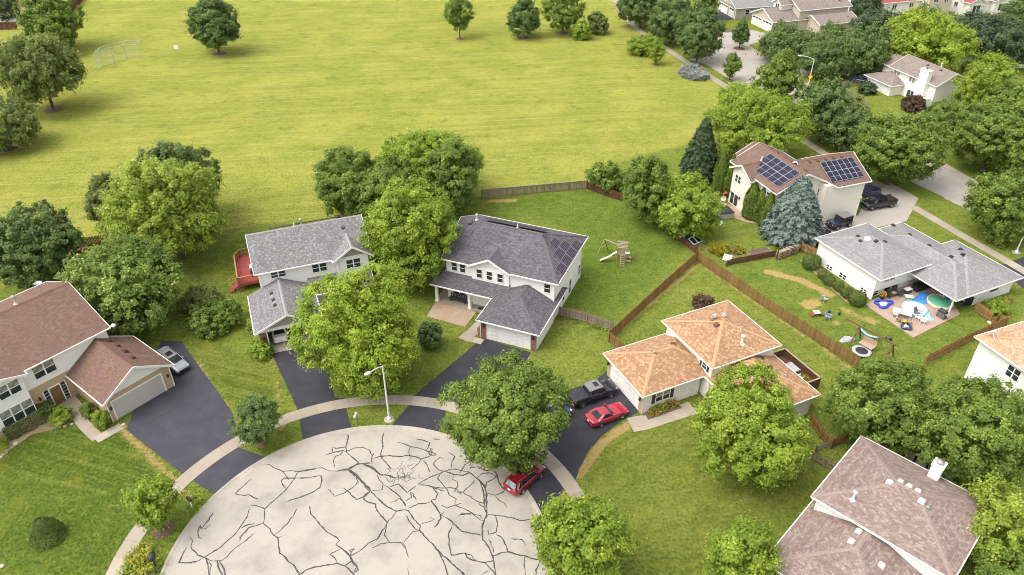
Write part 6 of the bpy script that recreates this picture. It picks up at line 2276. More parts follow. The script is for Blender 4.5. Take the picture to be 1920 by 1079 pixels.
def vehicle(name, label, cat, px, py, hd, kind, pmat, z=0.024, roof=None, group='parked cars and trucks', hold=None):
    p = hold if hold else G(px, py)
    t = thing(name, label, cat, (p[0], p[1], z), hd, group)
    t.scale = (0.85, 0.85, 0.85)
    b = MB()
    if kind == 'coupe':
        L, W, r = 4.78, 1.9, 0.345
        st = [(-2.39, .72, .42, .82, .90), (-2.25, .88, .26, .90, .99), (-1.4, .95, .20, .93, 1.02), (-.5, .93, .18, .90, .97), (.7, .92, .18, .88, .95), (1.3, .94, .20, .84, .92), (2.0, .90, .22, .74, .80), (2.3, .80, .28, .64, .68), (2.39, .68, .34, .56, .60)]
        gh = dict(bf=0.62, rf=-0.15, rr=-0.95, br=-1.85, zb=.93, zr=1.33, wb=.84, wr=.62)
        ax = (1.40, -1.32)
    elif kind == 'suv':
        L, W, r = 4.65, 1.88, 0.36
        st = [(-2.32, .74, .50, .96, 1.02), (-2.2, .90, .30, 1.02, 1.08), (-1.3, .94, .24, 1.02, 1.10), (0, .94, .22, .99, 1.06), (1.0, .93, .22, .96, 1.04), (1.5, .92, .24, .92, 1.00), (2.0, .88, .26, .84, .90), (2.25, .80, .30, .74, .78), (2.32, .70, .36, .66, .70)]
        gh = dict(bf=1.15, rf=0.35, rr=-1.75, br=-2.18, zb=1.02, zr=1.66, wb=.86, wr=.68)
        ax = (1.38, -1.32)
    elif kind == 'sedan':
        L, W, r = 4.75, 1.84, 0.33
        st = [(-2.37, .72, .45, .88, .95), (-2.25, .88, .28, .96, 1.04), (-1.4, .92, .22, .96, 1.06), (0, .92, .20, .92, 1.0), (1.0, .91, .20, .88, .97), (1.9, .88, .24, .78, .86), (2.25, .80, .28, .68, .73), (2.37, .68, .34, .6, .64)]
        gh = dict(bf=1.0, rf=0.2, rr=-1.0, br=-1.75, zb=.98, zr=1.45, wb=.83, wr=.64)
        ax = (1.40, -1.36)
    elif kind == 'pickup':
        L, W, r = 5.75, 2.02, 0.41
        st = [(-2.87, .90, .62, 1.22, 1.27), (-2.75, .99, .46, 1.26, 1.30), (-.85, 1.0, .38, 1.25, 1.30), (.4, .99, .38, 1.18, 1.24), (1.45, .98, .38, 1.15, 1.22), (2.2, .97, .40, 1.10, 1.18), (2.75, .92, .44, .98, 1.06), (2.87, .82, .5, .88, .94)]
        gh = dict(bf=1.55, rf=0.85, rr=-.70, br=-.95, zb=1.18, zr=1.86, wb=.91, wr=.74)
        ax = (1.85, -1.80)
    st = smooth_stations(st)
    loft(b, st)
    b.build('body', pmat, t)
    g = gh
    zb, zr = g['zb'], g['zr']
    # glasshouse
    gb = MB()
    rows = []
    for f in np.linspace(0, 1, 5):
        xf, xr_ = g['bf'] + (g['rf'] - g['bf']) * f, g['br'] + (g['rr'] - g['br']) * f
        w = g['wb'] + (g['wr'] - g['wb']) * f
        zz = zb - 0.03 + (zr - zb) * f
        rows.append([(xf + 0.06, 0, zz), (xf, w * 0.75, zz), (xf - 0.22, w, zz), (xr_ + 0.2, w, zz), (xr_, w * 0.78, zz), (xr_ - 0.04, 0, zz), (xr_, -w * 0.78, zz), (xr_ + 0.2, -w, zz), (xf - 0.22, -w, zz), (xf, -w * 0.75, zz)])
    gb.grid(rows, 0, False, True)
    gb.build('window_glass', M['car_glass'], t)
    # roof skin
    rb = MB()
    w = g['wr'] + 0.015
    rws = []
    for x, dz in ((g['rf'] + 0.10, -0.035), (g['rf'] - 0.15, 0.015), ((g['rf'] + g['rr']) / 2, 0.04), (g['rr'] + 0.15, 0.015), (g['rr'] - 0.10, -0.035)):
        rws.append([(x, w * u, zr - 0.03 + dz + 0.025 - 0.05 * abs(u) ** 3) for u in (-1, -.7, -.3, 0, .3, .7, 1)])
    rb.grid(rws, 0, True)
    rb.grid([[(x, y, z_ - 0.06) for x, y, z_ in rw] for rw in rws], 0, True)
    rb.grid([[q for q in rws[0]], [(x, y, z_ - 0.06) for x, y, z_ in rws[0]]], 0, False)
    rb.grid([[q for q in rws[-1]], [(x, y, z_ - 0.06) for x, y, z_ in rws[-1]]], 0, False)
    rb.grid([[rw[0] for rw in rws], [(rw[0][0], rw[0][1], rw[0][2] - 0.06) for rw in rws]], 0, False)
    rb.grid([[rw[-1] for rw in rws], [(rw[-1][0], rw[-1][1], rw[-1][2] - 0.06) for rw in rws]], 0, False)
    rf = rb.build('roof_panel', roof or pmat, t)
    # pillars
    for sg in (-1, 1):
        pb = MB()
        pb.bar((g['bf'] - 0.16, sg * g['wb'] * 0.97, zb - 0.02), (g['rf'] - 0.12, sg * (g['wr'] + 0.0), zr - 0.02), 0.085, 0.06)
        pb.bar((g['br'] + 0.14, sg * g['wb'] * 0.98, zb - 0.02), (g['rr'] + 0.1, sg * (g['wr'] + 0.0), zr - 0.02), 0.20 if kind != 'coupe' else 0.26, 0.05)
        if kind != 'coupe':
            xm = (g['bf'] + g['br']) / 2 - 0.02
            pb.bar((xm, sg * (g['wb'] + 0.004), zb), (xm - 0.02, sg * (g['wr'] + 0.01), zr - 0.03), 0.09, 0.03)
        if kind == 'suv':
            pb.bar((-1.45, sg * (g['wb'] + 0.0), zb), (-1.4, sg * (g['wr'] + 0.01), zr - 0.03), 0.10, 0.03)
        pb.build('pillar', pmat, t)
        mb = MB().box(g['bf'] - 0.42, g['bf'] - 0.24, sg * 0.95 - 0.1, sg * 0.95 + 0.1, zb + 0.02, zb + 0.17)
        mb.build('mirror', pmat, t)
        for xh in ((0.1, -0.95) if kind in ('suv', 'sedan', 'pickup') else (-0.35,)):
            xh = xh + (0.35 if kind == 'pickup' else 0)
            MB().box(xh - 0.11, xh + 0.11, sg * (W / 2 - 0.01) - 0.02, sg * (W / 2 - 0.01) + 0.02, zb - 0.17, zb - 0.12).build('door_handle', M['chrome'] if kind == 'pickup' else pmat, t)
        # door seams, sill and lamps
        MB().box(-0.95 if kind != 'pickup' else -0.8, 1.25, sg * (W / 2 - 0.02) - 0.025, sg * (W / 2 - 0.02) + 0.025, 0.2, 0.30).build('sill', M['black'], t)
        xf = L / 2
        hb = MB()
        hb.box(xf - 0.42, xf - 0.10, sg * W * 0.36 - 0.16, sg * W * 0.36 + 0.13, st[-1][3] + 0.02, st[-1][3] + (0.17 if kind != 'coupe' else 0.1))
        hb.build('headlight', M['head_light'], t)
        tb = MB()
        tz = st[0][3]
        tb.box(-xf + 0.02, -xf + 0.22, sg * W * 0.40 - 0.12, sg * W * 0.40 + 0.075, tz - 0.14, tz + 0.05 + (0.1 if kind in ('suv', 'pickup') else 0))
        tb.build('tail_light', M['red_light'], t)
    # bumpers, grille, plate
    xf = L / 2
    MB().box(-xf - 0.05, -xf + 0.16, -W * 0.40, W * 0.40, 0.42, 0.58 if kind != 'pickup' else 0.66).build('bumper', M['chrome'] if kind == 'pickup' else pmat, t)
    MB().box(xf - 0.16, xf + 0.04, -W * 0.38, W * 0.38, 0.32, 0.5).build('bumper', M['black'] if kind != 'pickup' else M['chrome'], t)
    MB().box(xf - 0.14, xf + 0.015, -W * 0.27, W * 0.27, 0.51, st[-1][3] - 0.01).build('grille', M['black'], t)
    MB().box(-xf - 0.065, -xf + 0.02, -0.16, 0.16, 0.62 if kind != 'suv' else 0.74, 0.76 if kind != 'suv' else 0.88).build('licence_plate', M['plate'], t)
    if kind in ('suv', 'coupe'):
        f0, f1 = 0.12, 0.86
        q = MB()
        rr_, br_ = g['rr'], g['br']
        P0, P1 = (br_ - 0.05, zb - 0.03 + (zr - zb) * f0), (br_ + (rr_ - br_) * f1 - 0.05, zb - 0.03 + (zr - zb) * f1)
        wa, wb_ = (g['wb'] * 0.74, g['wr'] * 0.78)
        q.face([(P0[0], -wa, P0[1]), (P0[0], wa, P0[1]), (P1[0], wb_, P1[1]), (P1[0], -wb_, P1[1])])
        q.face([(P1[0] + .01, -wb_, P1[1]), (P1[0] + .01, wb_, P1[1]), (P0[0] + .01, wa, P0[1]), (P0[0] + .01, -wa, P0[1])])
        q.build('rear_window', M['rear_glass'] if kind == 'suv' else M['car_glass'], t)
    if kind == 'suv':
        for sg in (-1, 1):
            MB().bar((g['rf'] - 0.1, sg * g['wr'] * 0.86, zr + 0.07), (g['rr'] - 0.02, sg * g['wr'] * 0.86, zr + 0.07), 0.04, 0.04).build('roof_rail', M['chrome'], t)
        MB().box(g['rr'] - 0.2, g['rr'] + 0.05, -g['wr'] * 0.8, g['wr'] * 0.8, zr - 0.035, zr + 0.0).build('spoiler', pmat, t)
    if kind == 'pickup':
        MB().box(-2.72, -0.98, -0.86, 0.86, 1.302, 1.345).build('tonneau_cover', M['black'], t)
        for sg in (-1, 1):
            MB().box(-2.75, -0.95, sg * 0.93 - 0.045, sg * 0.93 + 0.045, 1.29, 1.36).build('bed_rail', pmat, t)
    if kind in ('pickup', 'suv'):
        MB().box((g['rf'] + g['rr']) / 2 - 0.0, g['rf'] - 0.25, -0.36, 0.36, zr + 0.037, zr + 0.045).build('sunroof', M['car_glass'], t)
    for x in ax:
        for sg in (-1, 1):
            y = sg * (W / 2 - 0.115)
            mb = MB()
            yy = sg * (W / 2 + 0.004)
            n = 14
            arc_ = [(x + (r + 0.075) * math.cos(math.pi * k / n), yy, r + (r + 0.075) * math.sin(math.pi * k / n)) for k in range(n + 1)]
            mb.prism(arc_ + [(x - r - 0.075, yy, 0.22), (x + r + 0.075, yy, 0.22)], (0, -sg * 0.12, 0))
            mb.build('wheel_arch', M['black'], t)
            wheel_at(t, x, sg * (W / 2 - 0.085), r, 0.22, kind)
    return t


HD_DRIVE = R(25.2)
vehicle('pickup_truck', 'dark pickup with covered bed parked nose-in at the tan house garage', 'pickup', 1110, 746, HD_DRIVE + R(1), 'pickup', M['paint_dark'], 0.024, M['roof_grey_car'])
vehicle('coupe', 'bright red coupe parked beside the dark pickup', 'car', 1137, 784, HD_DRIVE + R(3), 'coupe', M['paint_red'])
vehicle('sedan', 'blue car mostly hidden under the round tree by the driveway', 'car', 1033, 786, HD_DRIVE + R(8), 'sedan', M['paint_blue'])
vehicle('crossover', 'dark red car with roof rails half under the round tree at the kerb', 'car', 984, 903, heading((960, 918), (1012, 872)), 'suv', M['paint_maroon'], 0.03)
vehicle('crossover', 'silver car with sunroof parked beside the brown-roofed garage', 'car', 326, 686, R(52.3 - 90), 'suv', M['paint_silver'], roof=M['roof_grey_car'])
gq = G(524, 634)
vehicle('sedan', 'white car inside the open garage, tail outwards', 'car', 521, 633, R(111), 'sedan', M['paint_white'], 0.05, hold=G(524, 626))
vehicle('pickup_truck', 'black pickup on the concrete drive of the solar house', 'pickup', 1645, 388, heading((1672, 386), (1622, 394)), 'pickup', M['paint_black'], 0.03)
vehicle('crossover', 'dark blue car behind the black pickup, half hidden by the solar house', 'car', 1622, 366, heading((1650, 360), (1600, 368)), 'sedan', M['paint_navy'], 0.03)
vehicle('crossover', 'dark car far off beside the beige house and fence', 'car', 1611, 156, heading((1620, 158), (1600, 153)), 'suv', M['paint_navy'], 0.03)

# open-top style off-roader
p = G(1572, 425)
t = thing('jeep', 'navy off-road vehicle with boxy grey top and front winch beside the blue spruce', 'off-roader', (p.x, p.y, 0.03), heading((1590, 420), (1556, 430)), 'parked cars and trucks')
t.scale = (0.88, 0.88, 0.88)
mb = MB().box(-1.75, 0.55, -0.78, 0.78, 0.5, 1.08)
mb.prism([(0.55, -0.72, 0.55), (1.75, -0.6, 0.55), (1.75, -0.6, 1.02), (0.55, -0.72, 1.1)], (0, 0, 0.0001))
mb.build('body', M['paint_black'], t)
hb = MB()
hb.prism([(0.55, -0.72, 0.6), (0.55, 0.72, 0.6), (1.8, 0.6, 0.6), (1.8, -0.6, 0.6)], (0, 0, 0.46))
hb.build('hood', M['paint_navy'], t)
MB().box(1.8, 1.84, -0.6, 0.6, 0.62, 1.05).build('grille', M['black'], t)
mb = MB()
for k in range(7):
    mb.box(1.84, 1.85, -0.3 + k * 0.1 - 0.02, -0.3 + k * 0.1 + 0.02, 0.68, 1.0)
mb.build('grille_slot', M['dark_metal'], t)
for sg in (-1, 1):
    MB().tube((1.83, sg * 0.44, 0.86), (1.87, sg * 0.44, 0.86), 0.1, n=12).build('headlight', M['head_light'], t)
    for x in (1.2, -1.2):
        MB().prism([(x - 0.62, sg * 0.6, 0.75), (x - 0.4, sg * 0.6, 0.98), (x + 0.4, sg * 0.6, 0.98), (x + 0.62, sg * 0.6, 0.75), (x + 0.55, sg * 0.6, 0.73), (x + 0.36, sg * 0.6, 0.92), (x - 0.36, sg * 0.6, 0.92), (x - 0.55, sg * 0.6, 0.73)], (0, sg * 0.36, 0)).build('fender', M['black'], t)
        wheel_at(t, x, sg * 0.80, 0.42, 0.27, 'jeep')
    MB().box(-0.2, 0.0, sg * 0.95 - 0.08, sg * 0.95 + 0.08, 1.15, 1.35).build('mirror', M['black'], t)
gl = MB()
gl.prism([(0.45, -0.7, 1.08), (0.15, -0.66, 1.72), (-1.7, -0.66, 1.72), (-1.75, -0.72, 1.08)], (0, 1.36, 0))
gl.build('window_glass', M['car_glass'], t)
MB().box(-1.76, 0.22, -0.72, 0.72, 1.72, 1.82).build('hard_top', M['roof_grey_car'], t)
for sg in (-1, 1):
    pb = MB().bar((0.5, sg * 0.7, 1.05), (0.18, sg * 0.68, 1.75), 0.08, 0.07)
    pb.bar((-0.55, sg * 0.73, 1.05), (-0.55, sg * 0.69, 1.75), 0.1, 0.05).bar((-1.7, sg * 0.73, 1.05), (-1.7, sg * 0.69, 1.75), 0.12, 0.06)
    pb.build('pillar', M['paint_black'], t)
MB().box(1.85, 2.2, -0.78, 0.78, 0.52, 0.68).tube((1.95, -0.3, 0.75), (1.95, 0.3, 0.75), 0.1).build('bumper', M['black'], t)
o = MB().tube((-1.78, 0, 0.98), (-2.0, 0, 0.98), 0.4, n=18).build('spare_wheel', M['rubber'], t)

# low flat trailer by the drive
p = G(1537, 442)
t = thing('trailer', 'low black utility trailer behind the blue spruce', 'trailer', (p.x, p.y, 0.0), heading((1527, 440), (1548, 434)), None)
t.scale = (0.85, 0.85, 0.85)
MB().box(-1.3, 1.3, -0.75, 0.75, 0.42, 0.5).build('bed', M['black'], t)
for sg in (-1, 1):
    MB().box(-1.3, 1.3, sg * 0.75 - 0.03, sg * 0.75 + 0.03, 0.5, 0.8).build('side_board', M['dark_metal'], t)
    wheel_at(t, -0.1, sg * 0.88, 0.3, 0.18, 'trailer')
MB().box(1.27, 1.33, -0.75, 0.75, 0.5, 0.8).box(-1.33, -1.27, -0.75, 0.75, 0.5, 0.8).build('end_board', M['dark_metal'], t)
MB().bar((1.3, 0, 0.42), (2.2, 0, 0.4), 0.08).tube((2.1, 0, 0), (2.1, 0, 0.45), 0.03).build('drawbar', M['dark_metal'], t)


# ------------------------------------------------------------------ fences
def fence(name, label, pts, hgt, mat, pick=0.135, pw=0.105, z0=0.04, post_step=2.4, rails=2, dog=True, side=1, group='timber fences between the gardens', top=None, post_over=0.08, limit=300):
    P_ = [Vector(p) for p in pts]
    t = thing(name, label, 'fence', (P_[0].x, P_[0].y, 0), 0, group)
    o0 = Vector((P_[0].x, P_[0].y))

    def pmk():
        mb = MB()
        if dog:
            mb.prism([(-pw / 2, -0.011, 0), (pw / 2, -0.011, 0), (pw / 2, -0.011, hgt - 0.05), (pw * 0.22, -0.011, hgt), (-pw * 0.22, -0.011, hgt), (-pw / 2, -0.011, hgt - 0.05)], (0, 0.022, 0))
        else:
            mb.box(-pw / 2, pw / 2, -0.011, 0.011, 0, hgt)
        return mb.mesh('picket', mat)
    pm = cached(('picket', name, hgt, pw, mat.name, dog), pmk)
    qm = cached(('fpost', hgt, mat.name), lambda: MB().box(-0.05, 0.05, -0.05, 0.05, -0.1, hgt + post_over).mesh('post', mat))
    extra = MB()
    count = 0
    for p, q in zip(P_[:-1], P_[1:]):
        d = q - p
        L = d.length
        a = math.atan2(d.y, d.x)
        nrm = Vector((-math.sin(a), math.cos(a)))
        n = max(1, int(round(L / post_step)))
        for k in range(n + 1):
            o = link('post', qm, t)
            c = p + d * (k / n) - o0 - nrm * 0.0
            o.location = (c.x, c.y, 0)
            o.rotation_euler = (random.uniform(-0.02, 0.02), random.uniform(-0.02, 0.02), a)
        for k in range(rails):
            zz = 0.25 + (hgt - 0.5) * k / max(1, rails - 1)
            c0, c1 = p - o0 + nrm * side * 0.02, q - o0 + nrm * side * 0.02
            MB().bar((c0.x, c0.y, zz), (c1.x, c1.y, zz), 0.04, 0.09).build('rail', mat, t)
        if top:
            c0, c1 = p - o0, q - o0
            MB().bar((c0.x, c0.y, hgt + 0.05), (c1.x, c1.y, hgt + 0.05), 0.14, 0.04).build('cap_rail', top, t)
        m = int(L / pick)
        for k in range(m):
            c = p + d * ((k + 0.5) / m) - o0 + nrm * side * 0.055
            zz = z0 + random.uniform(-0.02, 0.025)
            if count < limit:
                o = link('picket', pm, t)
                o.location = (c.x, c.y, zz)
                o.rotation_euler = (random.uniform(-0.012, 0.012), random.uniform(-0.012, 0.012), a)
                count += 1
            else:
                u = Vector((math.cos(a), math.sin(a), 0)) * pw / 2
                w_ = nrm.to_3d() * 0.011
                b0 = Vector((c.x, c.y, zz))
                extra.prism([b0 - u - w_, b0 + u - w_, b0 + u - w_ + Vector((0, 0, hgt)), b0 - u - w_ + Vector((0, 0, hgt))], w_ * 2)
    if extra.f:
        tag(extra.build('far_pickets', mat, t), kind='stuff')
    return t


F2 = lambda *p: [tuple(G(*q)[:2]) for q in p]
fence('picket_fence', 'orange-stained picket fence running down from the corner by the woodpile to the big elm', F2((1306, 489), (1450, 589), (1606, 690)), 1.45, M['fence_orange'], 0.15, 0.11, side=-1)
fence('picket_fence', 'orange-stained picket fence from the same corner down to the grey side fence', F2((1306, 489), (1225, 562), (1141, 641)), 1.45, M['fence_orange'], 0.15, 0.11, side=1)
fence('picket_fence', 'short orange-stained return joining the tan house roof', F2((1141, 641), (1170, 668)), 1.3, M['fence_orange'], 0.15, 0.11)
fence('side_fence', 'grey weathered board fence between the white garage and the orange fence', F2((1048, 594), (1100, 606), (1148, 623)), 1.3, M['fence_grey'], 0.15, 0.135, dog=False)
fence('park_fence', 'long grey weathered fence dividing the white house yard from the park', F2((903, 373), (1000, 364), (1100, 355)), 1.35, M['fence_grey'], 0.17, 0.14, top=M['fence_grey'], side=1)
fence('garden_fence', 'rust brown fence stretch running right from the park fence corner', F2((1100, 355), (1135, 368), (1166, 378)), 1.2, M['fence_brown'], 0.16, 0.14, dog=False)
fence('garden_fence', 'rust brown low fence beside the stacked boards and leaning window', F2((1266, 450), (1285, 462), (1306, 478)), 0.9, M['fence_brown'], 0.16, 0.14, dog=False)
fence('garden_fence', 'low reddish fence from the orange fence to the woodpile', F2((1362, 500), (1400, 492), (1452, 482)), 0.85, M['fence_brown'], 0.16, 0.14, dog=False)
fence('garden_fence', 'short tan fence between woodpile and white patio house', F2((1497, 470), (1534, 485)), 1.2, M['fence_tan'], 0.16, 0.12)
fence('board_fence', 'tan board fence running to the gate by the peach roofed house', F2((1732, 686), (1800, 650), (1884, 612)), 1.25, M['fence_tan'], 0.16, 0.15, dog=False)
fence('yard_gate', 'small tan gate between white wall and bed', F2((1826, 584), (1855, 604)), 1.25, M['fence_tan'], 0.15, 0.11)
fence('yard_gate', 'open tan gate with diagonal brace beyond the board fence', F2((1855, 617), (1870, 602), (1884, 610)), 0.95, M['fence_tan'], 0.17, 0.11)
fence('picket_fence', 'dark orange fence behind the bright linden, left of the pink-brown roof', F2((1518, 795), (1536, 822), (1556, 842)), 1.3, M['fence_orange'], 0.15, 0.11)
fence('picket_fence', 'dark orange fence under the elm towards the pink-brown roof', F2((1556, 842), (1600, 822), (1640, 806)), 1.2, M['fence_orange'], 0.15, 0.11)
fence('wire_gate', 'grey gate with open frame beside the bright linden', F2((1528, 850), (1560, 836)), 0.9, M['fence_grey'], 0.5, 0.05, rails=3, dog=False)
fence('side_fence', 'dark weathered spaced fence meeting the pink-brown roof corner', F2((1520, 862), (1545, 876), (1572, 890)), 0.95, M['fence_grey'], 0.21, 0.11)
fence('garden_fence', 'dark brown fence glimpsed behind the maple at the park edge', F2((142, 466), (200, 458)), 1.3, M['fence_brown'], 0.17, 0.12)
fence('boundary_fence', 'red-brown fence in the top left corner', F2((-20, 57), (34, 56)), 1.7, M['fence_brown'], 0.24, 0.22, dog=False)
fence('boundary_fence', 'dark brown fence angled along the top edge of the park', F2((134, 27), (165, -8)), 1.7, M['fence_brown'], 0.24, 0.22, dog=False)
fence('yard_fence', 'pale weathered fence around the beige house garden', F2((1580, 166), (1612, 160)), 0.95, M['fence_grey'], 0.3, 0.12)
fence('yard_fence', 'pale weathered fence running down the beige house garden', F2((1584, 172), (1604, 188), (1628, 204)), 0.95, M['fence_grey'], 0.3, 0.12)

# ------------------------------------------------------------------ street furniture
def street_lamp(base, hgt, arm_to, label, sign=False):
    b = G(*base)
    t = thing('street_lamp', label, 'street lamp', b, 0, 'street lamps')
    MB().lathe([(0.48, -0.05), (0.48, 0.06), (0.44, 0.09), (0.01, 0.09)], 16).build('base', M['gutter'], t)
    MB().tube((0, 0, 0.09), (0, 0, hgt), 0.105, 0.065, 12).lathe([(0.2, 0.09), (0.2, 0.3), (0.13, 0.34)], 12).build('pole', M['white_metal'], t)
    a = Vector(arm_to)
    mb = MB()
    pts = [Vector((0, 0, hgt - 0.05)), Vector((a.x * 0.35, a.y * 0.35, hgt + a.z * 0.6)), Vector((a.x * 0.75, a.y * 0.75, hgt + a.z * 0.95)), Vector((a.x, a.y, hgt + a.z))]
    for p, q in zip(pts[:-1], pts[1:]):
        mb.tube(p, q, 0.05, 0.045, 8)
    mb.build('arm', M['white_metal'], t)
    d = Vector((a.x, a.y, 0)).normalized()
    ang = math.atan2(d.y, d.x)
    hb = MB()
    hb.lathe([(0.02, 0.14), (0.15, 0.1), (0.19, 0.0), (0.15, -0.07), (0.02, -0.1)], 12, sx=2.0)
    h_ = hb.build('lamp_head', M['white_metal'], t)
    h_.location = pts[-1] + d * 0.3
    h_.rotation_euler = (0, R(-6), ang)
    if sign:
        # warning diamond facing down the street
        sg = MB()
        for s_, mt, y in ((0.46, 0, 0.0), (0.40, 1, -0.006)):
            sg.prism([(s_ * math.cos(k * math.pi / 2), y, s_ * math.sin(k * math.pi / 2)) for k in range(4)], (0, 0.004, 0), mt)
        o = sg.build('warning_sign', [M['sign_dark'], M['sign_yellow']], t)
        o.location = (0.0, -0.16, 2.35)
        o.rotation_euler = (0, 0, R(-12))
    return t


M['sign_yellow'] = plain('sign_yellow', (0.72, 0.52, 0.01), (0.66, 0.46, 0.01), 0.4, 4.0)
M['sign_dark'] = plain('sign_dark', (0.62, 0.44, 0.01), (0.55, 0.4, 0.01), 0.4, 4.0)
street_lamp((730, 787), 6.5, (-0.9, -0.95, 0.15), 'white street lamp on the grass by the turning circle')
street_lamp((1514, 167), 5.6, (-2.3, 0.5, 0.45), 'far street lamp with long arm and yellow diamond sign', True)
street_lamp((1905, 474), 1.9, (0.9, 0.7, 0.7), 'white lamp post cut by the right edge of the picture')

# hydrant
b = G(1397, 104)
t = thing('fire_hydrant', 'yellow fire hydrant on the grass island at the far corner', 'hydrant', b)
MB().lathe([(0.17, 0), (0.17, 0.05), (0.12, 0.06), (0.12, 0.5), (0.16, 0.52), (0.15, 0.6), (0.06, 0.74), (0.03, 0.78)], 12).build('barrel', M['sign_yellow'], t)
MB().tube((-0.22, 0, 0.42), (0.22, 0, 0.42), 0.06).tube((0, -0.22, 0.36), (0, 0, 0.36), 0.08).build('nozzle', M['sign_yellow'], t)


def mailbox(px, py, label, mat, hd, post='fence_grey'):
    b = G(px, py)
    t = thing('mailbox', label, 'mailbox', b, hd, 'kerbside mailboxes')
    MB().box(-0.05, 0.05, -0.05, 0.05, -0.1, 1.05).bar((-0.2, 0, 1.02), (0.2, 0, 1.02), 0.09).build('post', M[post], t)
    rows = []
    for x in (-0.28, 0.28):
        rows.append([(x, -0.11, 1.07), (x, -0.11, 1.2)] + [(x, -0.11 * math.cos(math.pi * k / 6), 1.2 + 0.11 * math.sin(math.pi * k / 6)) for k in range(1, 6)] + [(x, 0.11, 1.2), (x, 0.11, 1.07)])
    mb = MB()
    mb.grid(rows, 0, False, True)
    mb.face(rows[0][::-1])
    mb.face(rows[1])
    mb.build('box', M[mat], t)
    MB().box(-0.02, 0.02, 0.115, 0.13, 1.15, 1.34).box(-0.02, 0.1, 0.115, 0.13, 1.28, 1.34).build('flag', M['red_light'], t)
    return t


mailbox(669, 796, 'grey mailbox on a post beside the second driveway apron', 'white_metal', R(80))
mailbox(361, 954, 'black mailbox on a white post at the lower left apron', 'black', R(140), 'white')
b = G(293, 1064)
t = thing('mailbox', 'black domed mailbox on a post at the bottom left kerb', 'mailbox', b, R(100), 'kerbside mailboxes')
MB().tube((0, 0, -0.1), (0, 0, 1.15), 0.07, 0.06, 8).build('post', M['black'], t)
MB().lathe([(0.2, 1.1), (0.3, 1.15), (0.31, 1.42), (0.2, 1.56), (0.02, 1.6)], 14, sx=1.25, sy=0.9).build('box', M['black'], t)

# fallen orange leaf litter on the kerb, cable box by the path
b = G(1298, 136)
t = thing('utility_box', 'green utility cabinet half buried in the silvery ornamental clump', 'utility box', b, R(-20))
MB().box(-0.5, 0.5, -0.35, 0.35, 0, 1.15).build('cabinet', M['deck_red'] if False else plain('utility_green', (0.045, 0.13, 0.105), (0.03, 0.1, 0.08), 0.5, 3.0), t)
MB().box(-0.54, 0.54, -0.39, 0.39, 1.15, 1.22).build('lid', plain('utility_lid', (0.05, 0.14, 0.115), (0.035, 0.11, 0.09), 0.5, 3.0), t)
b = G(1377, 186)
t = thing('litter_bin', 'blue bin by the park path above the light green tree', 'bin', b)
MB().lathe([(0.26, 0), (0.33, 0.9), (0.36, 0.92), (0.30, 1.05), (0.01, 1.1)], 14).build('drum', plain('bin_blue', (0.06, 0.14, 0.20), (0.05, 0.11, 0.16), 0.5, 3.0), t)

# baseball backstop and a small park notice
t = thing('backstop', 'chain-link baseball backstop in the upper left of the park', 'backstop', G(215, 125))
org = G(215, 125)
M['mesh_wire'] = plain('mesh_wire', (0.40, 0.40, 0.35), (0.32, 0.32, 0.28), 0.5, 3.0)
cor = [G(183, 131) - org, G(192, 124) - org, G(238, 111) - org, G(265, 110) - org]
hh = 2.9
frame_ = MB()
wire = MB()
tops = [c + Vector((0, 0, hh)) for c in cor]
for c, q in zip(cor, tops):
    frame_.tube(c, q, 0.045, n=6)
for k in range(3):
    a, b_, ta, tb = cor[k], cor[k + 1], tops[k], tops[k + 1]
    for f in (0.0, 0.5, 1.0):
        frame_.tube(a.lerp(ta, f), b_.lerp(tb, f), 0.03, n=6)
    if k == 1:
        m_, mt_ = a.lerp(b_, 0.5), ta.lerp(tb, 0.5)
        frame_.tube(m_, mt_, 0.05, n=6)
    L = (b_ - a).length
    n = int(L / 0.22)
    for j in range(-int(hh / 0.22), n):
        for dirn in (1, -1):
            s0 = j * 0.22
            u0, v0, u1, v1 = s0, 0.0, s0 + hh, hh
            if u0 < 0:
                v0, u0 = -u0, 0.0
            if u1 > L:
                v1, u1 = hh - (u1 - L), L
            if v1 <= v0:
                continue
            if dirn < 0:
                u0, u1 = L - u0, L - u1
            d = (b_ - a).normalized()
            wire.bar(a + d * u0 + Vector((0, 0, v0)), a + d * u1 + Vector((0, 0, v1)), 0.008)
# canopy leaning forward over the plate
for k in range(3):
    f0 = tops[k] + Vector((0.2, 1.1, 0.55))
    f1 = tops[k + 1] + Vector((0.2, 1.1, 0.55))
    frame_.tube(f0, f1, 0.045, n=6).tube(tops[k], f0, 0.045, n=6)
    d0, d1 = tops[k], tops[k + 1]
    for j in range(int((d1 - d0).length / 0.3)):
        s = (j + 0.5) / int((d1 - d0).length / 0.3)
        wire.bar(d0.lerp(d1, s), f0.lerp(f1, s), 0.011)
frame_.tube(tops[3], tops[3] + Vector((0.2, 1.1, 0.55)), 0.045, n=6)
frame_.build('frame', M['mesh_wire'], t)
tag(wire.build('chain_link', M['mesh_wire'], t), kind='stuff')
b = G(333, 101)
t = thing('park_sign', 'small white notice on a post in the upper park', 'sign', b)
MB().tube((0, 0, -0.1), (0, 0, 1.7), 0.04).build('post', M['grey_metal'], t)
MB().box(-0.45, 0.45, -0.06, -0.04, 1.0, 1.75).build('board', M['white'], t)

